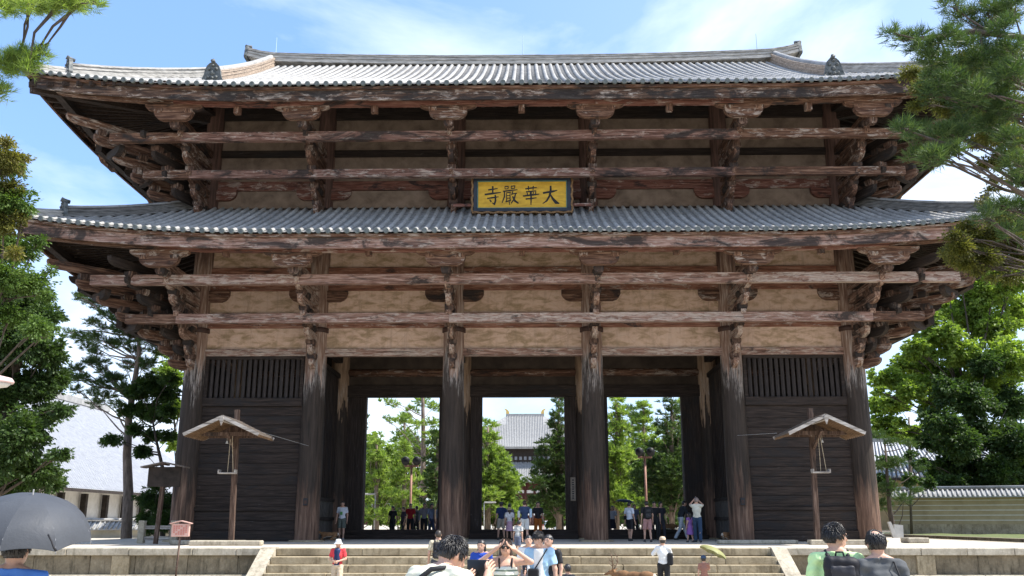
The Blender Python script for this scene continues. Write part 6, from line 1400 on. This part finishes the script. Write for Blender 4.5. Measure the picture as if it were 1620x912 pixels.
T, U, s, Hf = human('man in white shirt and black shorts with a sling bag in the right passage', 996, 0.9, 1.60, -40, 0.0, ('tee', (0.62, 0.66, 0.72)), ('shorts', BLACK), det=1); worn('waist_bag', 'black sling bag on the man in white shirt', 'bag', T, [rbox(U(-.16, -.06, 1.02), (.09, .05, .08), .03)], cloth(BLACK), .014)
human('woman in white blouse and long dark skirt in the right passage', 969, 9.2, 1.58, 170, 0.0, ('tee', (0.45, 0.47, 0.52)), ('skirt', (0.03, 0.03, 0.045)), 'long', det=0)
human('person holding a navy parasol in the right passage', 1004, 7.2, 1.62, 190, 0.0, ('tee', (0.12, 0.14, 0.2)), ('pants', BLACK), 'long', det=0, armR=((.26, .1, 1.2), (.16, .25, 1.4)))
umbrella('parasol', 'navy parasol open in the right passage', at(989, 790, 7.0), (0.1, 0, 1), 0.46, 0.18, (0.03, 0.05, 0.08), 0.7)
for px, Y, h, f, top_, bot_, hr, lb in ((621, 9.3, 1.58, 160, ('tee', BLACK), ('pants', BLACK), 'long', 'long haired woman in black at the left end of the shaded group'),
        (638, 7.2, 1.50, 120, ('tee', (0.05, 0.04, 0.05)), ('pants', BLACK), 'short', 'person in dark clothes left of the red shirt'),
        (649, 9.2, 1.70, 180, ('tee', (0.30, 0.02, 0.025)), ('pants', BLACK), 'short', 'man in dark red t-shirt in the shaded group'),
        (659, 11.5, 1.62, 60, ('tee', (0.05, 0.06, 0.06)), ('pants', BLACK), 'short', 'person in black between the red and the grey shirts'),
        (671, 9.0, 1.72, 178, ('long', (0.22, 0.21, 0.23)), ('pants', BLACK), 'short', 'man in grey long sleeved shirt in the shaded group'),
        (682, 7.4, 1.66, 240, ('tee', (0.20, 0.24, 0.33)), ('pants', (0.05, 0.07, 0.13)), 'short', 'person in pale blue shirt right of the grey shirt'),
        (694, 7.6, 1.72, 100, ('tee', (0.20, 0.25, 0.32)), ('pants', (0.2, 0.12, 0.14)), 'short', 'person half hidden by the left middle pillar'),
        (806, 7.4, 1.64, 10, ('tee', (0.2, 0.2, 0.25)), ('pants', BLACK), 'short', 'dark haired person beyond the girl with the beige hat')):
    human(lb, px, Y, h, f, 0.0, top_, bot_, hr, det=0, skin=SK2)
human('man in navy t-shirt and cap with beige shorts left in the middle passage', 793, 3.6, 1.66, 20, 0.0, ('tee', NAVY), ('shorts', (0.36, 0.33, 0.27)), 'short', ('cap', (0.06, 0.06, 0.07)), det=1)
human('girl in white top and pink skirt with a beige sun hat', 806, 2.6, 1.40, 10, 0.0, ('tee', (0.62, 0.60, 0.60)), ('skirt', (0.48, 0.30, 0.38)), 'long', ('bucket', (0.50, 0.40, 0.24)), det=1, haircol=(0.04, 0.025, 0.018))
T, U, s, Hf = human('woman in navy vest and white shorts walking into the middle passage', 830, -1.6, 1.62, 5, 0.0, ('dress', NAVY) if False else ('tee', (0.035, 0.055, 0.11)), ('shorts', (0.58, 0.57, 0.53)), 'bun', det=1, haircol=(0.05, 0.03, 0.02), stride=.08)
worn('tote_bag', 'white tote bag hanging from the left shoulder of the woman in the navy vest', 'bag', T, [rbox(U(-.25, -.04, 1.14), (.05, .10, .14), .045)], cloth((0.5, 0.5, 0.47)), .014)
worn('blue_cloth_bag', 'pale blue cloth bag on the right of the woman in the navy vest', 'bag', T, [rbox(U(.25, -.04, 1.18), (.05, .09, .18), .045)], cloth((0.36, 0.48, 0.58)), .014)
human('man in black t-shirt and orange trousers in the middle passage', 851, 4.2, 1.68, 190, 0.0, ('tee', BLACK), ('pants', (0.34, 0.10, 0.02)), 'short', det=1)
human('person in white cap seated on the grass left of the gate', 205, 13.0, 1.40, 170, None, ('long', (0.34, 0.40, 0.55)), ('pants', (0.1, 0.1, 0.12)), 'short', ('cap', (0.6, 0.6, 0.62)), det=0)
rd = random.Random(11)
cols_ = [WHITE, (0.3, 0.1, 0.1), (0.1, 0.15, 0.3), (0.5, 0.45, 0.3), BLACK, (0.4, 0.5, 0.6)]
fw = ['leftmost distant walker seen in the middle passage, pale shirt', 'distant walker in dull red just beside the slim lamp', 'distant walker in dark blue left of the path', 'distant walker in tan at the foot of the broad pine', 'distant walker in black first right of the path centre', 'distant walker in pale blue among the far crowd', 'white shirted distant walker among the far crowd', 'dull red shirted distant walker among the far crowd',
      'blue shirted distant walker near the tall dense pine', 'tan shirted distant walker near the tall dense pine', 'black shirted distant walker below the tall dense pine', 'light blue shirted distant walker second in the far crowd', 'white shirted distant walker right of the far crowd', 'distant walker in dull red at the left of the right passage', 'distant walker in dark blue in the middle of the right passage', 'distant walker in tan at the right of the right passage']
for i in range(16):
    px = [748, 757, 768, 776, 858, 863, 868, 874, 879, 885, 890, 866, 881, 960, 1010, 1060][i]; Y = 70+rd.uniform(0, 60)
    human(fw[i], px, Y, rd.uniform(1.5, 1.75), rd.choice((0, 180)), None, ('tee', cols_[i % 6]), ('pants', cols_[(i+3) % 6]), 'short', det=0, group='distant visitors on the path to the hall')
# ------------------------------------------------------------------ deer
def deer(label, px, Y, floor, face, pose='stand', antlers=False, s=1.0, headlow=0.0, X=None):
    p = at(px, 825, Y); T = thing('deer', label, 'deer', (p.x, Y, floor), math.radians(face)); z0 = 0.0
    pr = []
    dz = 0 if pose == 'stand' else -0.30
    pr += [ell((0, -.30, .68+dz), (.135, .24, .15)), ell((0, .02, .67+dz), (.13, .28, .145)), ell((0, .30, .66+dz), (.12, .20, .175)), cap((0, .40, .74+dz), (0, .58, .98+dz-headlow), .085, .055)]
    hd = V3(0, .62, 1.04+dz-headlow); pr += [ell(hd, (.052, .10, .062)), cap(hd+V3(0, .06, -.01), hd+V3(0, .19, -.055), .042, .026), cap(hd+V3(-.045, -.05, .04), hd+V3(-.12, -.08, .09), .022, .012), cap(hd+V3(.045, -.05, .04), hd+V3(.12, -.08, .09), .022, .012), cap((0, -.52, .74+dz), (0, -.60, .62+dz), .03, .015)]
    for sg in (-1, 1):
        if pose == 'stand':
            pr += [cap((sg*.075, .33, .58), (sg*.075, .34, .34), .055, .028), cap((sg*.075, .34, .34), (sg*.075, .35, .05), .024, .017), cap((sg*.075, .35, .05), (sg*.075, .38, .02), .02, .02)]
            pr += [cap((sg*.08, -.36, .62), (sg*.085, -.26, .42), .085, .045), cap((sg*.085, -.26, .42), (sg*.085, -.43, .27), .036, .022), cap((sg*.085, -.43, .27), (sg*.085, -.41, .05), .021, .016), cap((sg*.085, -.41, .05), (sg*.085, -.38, .02), .02, .02)]
        else:
            pr += [cap((sg*.10, .32, .25), (sg*.12, .50, .06), .06, .03), cap((sg*.12, .50, .06), (sg*.10, .28, .04), .03, .02), cap((sg*.12, -.36, .28), (sg*.17, -.10, .10), .10, .05), cap((sg*.17, -.10, .10), (sg*.16, -.38, .05), .035, .025)]
    V, F = sdf_mesh(pr, .014, .035)
    m = bpy.data.materials.get('deer_coat') or simple('deer_coat', (0.11, 0.055, 0.025), (0.26, 0.14, 0.065), 6, 0.85, 0.4, 0.01)
    me = np_mesh('body', V*s, F, [m, bpy.data.materials.get('deer_pale') or simple('deer_pale', (0.4, 0.34, 0.27), (0.55, 0.48, 0.4), 6, 0.85)])
    zc = np.array([(q.center.y < -.5*s and q.center.z > (.52+dz)*s) or (q.normal.z < -.6 and .4 < q.center.z-dz < .62) for q in me.polygons]); me.polygons.foreach_set('material_index', zc.astype(np.int32)); lpart('body', me, None, T)
    for sg in (-1, 1):
        mb = MB().tube([tuple((hd+V3(sg*.045, .065, .02))*s), tuple((hd+V3(sg*.054, .075, .022))*s)], [.012, .008], 6); lpart('eye', mb, M['black'], T)
        if antlers:
            mb = MB(); a = [V3(sg*.03, -.02, .05), V3(sg*.07, -.06, .14), V3(sg*.14, -.09, .24), V3(sg*.15, -.07, .36), V3(sg*.11, -.03, .46)]
            mb.tube([(hd+q)*s for q in a], [.016, .015, .013, .011, .005], 7); mb.tube([(hd+a[1])*s, (hd+a[1]+V3(sg*.0, .08, .06))*s, (hd+a[1]+V3(sg*-.01, .11, .12))*s], [.012, .010, .004], 6)
            mb.tube([(hd+a[2])*s, (hd+a[2]+V3(sg*.03, .07, .05))*s, (hd+a[2]+V3(sg*.02, .10, .12))*s], [.011, .009, .004], 6); mb.tube([(hd+a[3])*s, (hd+a[3]+V3(sg*.04, -.04, .06))*s], [.009, .004], 6); lpart('antler', mb, simple('antler', (0.06, 0.035, 0.02), (0.2, 0.13, 0.08), 12, .7) if 'antler' not in bpy.data.materials else bpy.data.materials['antler'], T)
    lpart('nose', MB().tube([tuple((hd+V3(0, .205, -.058))*s), tuple((hd+V3(0, .222, -.06))*s)], [.016, .010], 8), M['black'], T)
    return T
deer('antlered brown stag standing at the foot of the stairs', 1002, -17.2, ground_z(3, -17.2), 58, 'stand', True, 0.95, 0.26)
deer('brown deer lying in the shade beside the left passage', 522, 1.2, 0.0, 95, 'lie', False, 0.72, .22)
deer('brown deer lying beside the right passage', 1152, 0.2, 0.0, -60, 'lie', False, 0.72, .15)
deer('dark brown deer standing inside the right passage', 1054, 6.2, 0.0, -85, 'stand', False, 0.85, .35)
# ------------------------------------------------------------------ shelters, notice boards, lamps, loose stones
M['grey_wood'] = wood('grey_shelter_wood', 0, (0.13, 0.11, 0.095), (0.32, 0.29, 0.26), (0.50, 0.47, 0.43), 0.35, 0.30)
M['post_wood'] = wood('post_wood', 2, (0.03, 0.019, 0.014), (0.075, 0.045, 0.032), (0.16, 0.11, 0.085), 0.35, 0.42)
M['rope'] = simple('rope', (0.35, 0.28, 0.18), (0.5, 0.42, 0.3), 20, .9)
M['copper'] = simple('shingle_roof', (0.07, 0.055, 0.045), (0.17, 0.145, 0.125), 8, .7, .6, .02, stretch=(1, 5, 1))
def shelter(x, label, sgn):
    t = thing('lantern_shelter', label, 'shelter', (x, -5.3, 0)); px = x+0.02*sgn
    part('post', MB().beam((px+0.12*sgn*-1, -5.3, 0.0), (px, -5.3, 4.85), 0.17, 0.17), M['post_wood'], t)
    zt, hw = 4.42, 1.30; ya, yb = -7.0, -5.05; za = 0.0; zb = 0.0
    for s in (-1, 1):
        def Pz(u, y, d): return (x+s*u, y, zt-0.52*u+0.05*(u/hw)**2+d)
        mb = MB(); q = 9
        for i in range(q+1):
            u = hw*i/q; mb.v += [Pz(u, ya, 0), Pz(u, yb, 0), Pz(u, yb, .05), Pz(u, ya, .05)]
        mb.f = [(i*4+a, i*4+(a+1) % 4, (i+1)*4+(a+1) % 4, (i+1)*4+a) for i in range(q) for a in range(4)]+[(0, 1, 2, 3), (q*4+3, q*4+2, q*4+1, q*4)]
        rf = part('roof_slope', mb, M['copper'], t)
        for k in range(6):    # lapped boards of the roof
            u0, u1 = hw*k/6, hw*(k+1)/6; mb = MB(); a, b = Pz(u0, ya-.02, .055), Pz(u1, ya-.02, .085); c, d = Pz(u1, yb+.02, .085), Pz(u0, yb+.02, .055)
            mb.add([a, b, c, d]+[(p_[0], p_[1], p_[2]-.028) for p_ in (a, b, c, d)], [(0, 1, 2, 3), (7, 6, 5, 4), (0, 4, 5, 1), (1, 5, 6, 2), (2, 6, 7, 3), (3, 7, 4, 0)]); part('shingle_board', mb, M['copper'], rf)
        for y in (ya-0.05, yb+0.03): part('barge_board', MB().beam(Pz(0.0, y, -.02), Pz(hw+.03, y, .0), 0.045, 0.115), M['grey_wood'], t)
        for i in range(9): y = ya+.1+i*(yb-ya-.2)/8; part('rafter', MB().beam(Pz(.05, y, -.05), Pz(hw+.02, y, -.05), .06, .07), simple('warm_rafter', (0.09, 0.055, 0.03), (0.18, 0.11, 0.06), 5, .8) if 'warm_rafter' not in bpy.data.materials else bpy.data.materials['warm_rafter'], t)
    part('ridge_beam', MB().box(x-.06, ya-.06, zt-.17, x+.06, yb+.15, zt-.06), M['grey_wood'], t); part('cross_beam', MB().box(x-1.02, -6.1, 3.82, x+1.02, -5.98, 3.95), M['post_wood'], t)
    part('tie_board', MB().box(x-1.0, -5.42, 3.80, x+1.0, -5.30, 3.94), M['post_wood'], t); part('gable_pendant', MB().prism([(x-.08, zt-.12), (x, zt-.34), (x+.08, zt-.12), (x+.05, zt-.02), (x-.05, zt-.02)], 1, ya-.11, ya-.07), M['grey_wood'], t)
    part('gable_board', MB().prism([(x-.9, 3.92), (x+.9, 3.92), (x, zt-.08)], 1, -5.36, -5.31), M['post_wood'], t)
    part('bracket_strut', MB().beam((px, -5.35, 3.4), (px, -6.4, 3.95), .09, .09), M['post_wood'], t)
    # hanging tray
    tr = thing('hanging_tray', 'shallow wooden tray hung on cords under the %s shelter' % ('left' if sgn < 0 else 'right'), 'tray', (x+.08*sgn, -6.0, 2.42)); c = x+.02
    part('tray_board', MB().box(c-.34, -6.12, 2.47, c+.30, -5.88, 2.52, .006), M['grey_wood'], tr)
    for a, b in (((c-.34, -6.13, 2.52), (c-.29, -5.87, 2.62)), ((c+.25, -6.13, 2.52), (c+.30, -5.87, 2.62))): part('end_block', MB().box(*a, *b, .006), M['grey_wood'], tr)
    for dx in (-.02, .18): part('cord', MB().tube([(c+dx*.3, -6.0, 3.84), (c+dx, -6.0, 2.52)], .010, 5), M['rope'], tr)
    bl = thing('small_bell', 'small pale bell hanging beneath the %s shelter' % ('left' if sgn < 0 else 'right'), 'bell', (c-.12*-sgn, -6.0, 3.55)); part('bell_body', MB().lathe([(.012, .1), (.03, .08), (.045, .02), (.055, 0)], 12, (c-.12*-sgn, -6.0, 3.55)), M['concrete'], bl, smooth=True); part('bell_cord', MB().tube([(c-.12*-sgn, -6, 3.65), (c-.12*-sgn, -6, 3.85)], .006, 5), M['rope'], bl)
shelter(-10.62, 'small gabled roof on a single post before the left bay', -1)
shelter(10.62, 'small gabled roof on a single post before the right bay', 1)
for x0, x1, z0, z1, lb in ((-9.6, -9.05, 4.0, 3.9, 'left'), (9.35, 9.0, 3.95, 4.3, 'right')):
    t = thing('stay_wire', 'thin stay wire tying the %s shelter to its nearest pillar' % lb, 'wire', (x0, -5.3, z0)); part('wire', MB().tube([(x0, -5.3, z0), (x1, -.5, z1)], .007, 5), M['concrete'], t)
# foundation stones and planks at the shelter feet
rr2 = random.Random(9)
for lb, a in (('long flat pale stone slab in front of the left shelter', (-11.6, -6.6, -9.1, -6.15, .17)), ('rough stone slab behind the left shelter foot', (-12.6, -5.7, -10.0, -5.2, .16)), ('squared stone block at the foot of the right shelter', (10.2, -5.6, 12.6, -5.1, .17)), ('flat stone left of the right shelter', (7.2, -4.4, 10.1, -3.9, .14)), ('low stone beside the right corner pillar', (14.6, -3.2, 15.4, -2.4, .2))):
    t = thing('stone_slab', lb, 'stone', ((a[0]+a[2])/2, (a[1]+a[3])/2, 0)); part('slab', MB().box(a[0], a[1], 0.004, a[2], a[3], a[4], .03), M['coping'], t)
for x, s in ((-9.045, 1), (9.045, -1)):
    t = thing('wall_box', 'small dark metal box on the %s inner pillar' % ('left' if x < 0 else 'right'), 'box', (x, -.56, 1.45)); part('case', MB().box(x-.09, -.56, 1.45, x+.09, -.47, 1.75, .01), M['black'], t); part('cover', MB().box(x-.06, -.572, 1.52, x+.06, -.561, 1.66), M['iron'], t)
# roofed notice board, left
t = thing('notice_board', 'dark roofed wooden notice board on a tall post at the left', 'notice board', (-14.95, -4.0, 0)); c = at(262, 740, -4.0); cx_ = c.x; zb = c.z
part('post', MB().beam((cx_-.12, -4.0, 0), (cx_-.02, -4.0, zb-.1), .14, .14), M['post_wood'], t); part('board', MB().box(cx_-.62, -4.08, zb-.72, cx_+.62, -3.98, zb+.02, .01), M['dk_wood'], t)
for s in (-1, 1): part('roof_board', MB().beam((cx_, -4.03, zb+.18), (cx_+s*.84, -4.03, zb+.0), .60, .05), M['copper'], t)
part('roof_beam', MB().box(cx_-.04, -4.36, zb+.08, cx_+.04, -3.7, zb+.17), M['post_wood'], t)
t = thing('low_fence', 'low weathered rail fence with two stone posts at the left', 'fence', (-15.4, -3.0, 0)); 
for k, px in enumerate((224, 275)):
    c = at(px, 845, -3.0); part('fence_post', MB().box(c.x-.12, -3.12, 0.0, c.x+.12, -2.88, .85, .02), M['coping'], t)
a, b = at(224, 845, -3.0).x, at(275, 845, -3.0).x; part('rail', MB().box(a+.12, -3.05, .52, b-.12, -2.95, .66, .01), M['grey_wood'], t); part('rail', MB().box(a+.12, -3.05, .12, b-.12, -2.95, .26, .01), M['grey_wood'], t)
# pink sign box on thin pole
c = at(286, 838, -12.2); t = thing('sign_box', 'small pale pink roofed sign on a thin pole before the wall', 'sign', (c.x, -12.2, -1.1)); M['pinkw'] = simple('pink_wood', (0.48, 0.29, 0.24), (0.60, 0.38, 0.32), 6, .8)
part('pole', MB().tube([(c.x-.04, -12.2, -1.1), (c.x, -12.2, c.z-.2)], .028, 8), M['post_wood'], t, smooth=True); bd = part('board', MB().box(c.x-.26, -12.24, c.z-.20, c.x+.26, -12.16, c.z+.16, .01), M['pinkw'], t)
mb = MB()
for k in range(5):
    for j in range(6):
        if (k*7+j*3) % 5: mb.box(c.x-.20+j*.07, -12.246, c.z-.14+k*.055, c.x-.20+j*.07+.045, -12.2405, c.z-.14+k*.055+.028)
part('lettering', mb, simple('faded_red_paint', (0.42, 0.09, 0.07), (0.5, 0.14, 0.1), 5, .8), bd)
for s in (-1, 1): part('roof_board', MB().beam((c.x, -12.2, c.z+.24), (c.x+s*.31, -12.2, c.z+.165), .17, .025), M['pinkw'], t)
# street lamps
def twin_lamp(px, py, Y, label):
    top = at(px, py, Y); b = Vector((top.x, Y, gz(top.x, Y))); t = thing('floodlight_pole', label, 'street lamp', tuple(b)); m = bpy.data.materials.get('lamp_pole') or simple('lamp_pole', (0.28, 0.15, 0.11), (0.36, 0.20, 0.15), 4, .6)
    part('pole', MB().tube([b, top], .075, 10), m, t, smooth=True); part('cross_arm', MB().box(top.x-.45, Y-.06, top.z-.05, top.x+.45, Y+.06, top.z+.07, .01), m, t)
    for s in (-1, 1):
        mb = MB(); mb.tube([(top.x+s*.36, Y+.2, top.z+.48), (top.x+s*.36, Y-.1, top.z+.38), (top.x+s*.36, Y-.3, top.z+.31)], [.10, .25, .28], 14); part('floodlight', mb, M['black'], t, smooth=True); part('bracket', MB().tube([(top.x+s*.36, Y, top.z), (top.x+s*.36, Y, top.z+.35)], .03, 6), m, t)
twin_lamp(651, 738, 20.5, 'twin floodlight pole standing in the left passage view'); twin_lamp(1020, 724, 20.5, 'twin floodlight pole standing in the right passage view')
for px, py, Y, dx, lb in ((594, 783, 26, -1.0, 'pale arm lamp low in the left passage view'), (766, 796, 40, 1.0, 'slim white arm lamp beside the left pine of the middle passage')):
    top = at(px, py, Y); b = Vector((top.x, Y, gz(top.x, Y))); t = thing('arm_lamp', lb, 'street lamp', tuple(b)); part('pole', MB().tube([b, (top.x, Y, top.z)], .035, 8), M['concrete'], t, smooth=True); part('lamp_head', MB().box(min(top.x, top.x+dx), Y-.1, top.z-.02, max(top.x, top.x+dx), Y+.1, top.z+.1, .02), M['concrete'], t)
top = at(-4, 605, -18); b = Vector((top.x-.3, -18, gz(top.x, -18))); t = thing('globe_lamp', 'pinkish lamp head poking in at the left edge', 'street lamp', tuple(b))
part('pole', MB().tube([b, (b.x, -18, top.z+.1), (b.x+.1, -18, top.z+.16)], .04, 8), M['concrete'], t, smooth=True); part('lamp_head', MB().lathe([(.05, .16), (.30, .10), (.36, .02), (.34, -.02)], 18, (top.x, -18, top.z)), simple('pale_pink_enamel', (0.6, 0.42, 0.40), (0.7, 0.52, 0.5), 3, .4), t, smooth=True); part('lamp_glass', MB().lathe([(.30, -.025), (.22, -.10), (.05, -.14)], 18, (top.x, -18, top.z)), M['white_wall'], t, smooth=True)
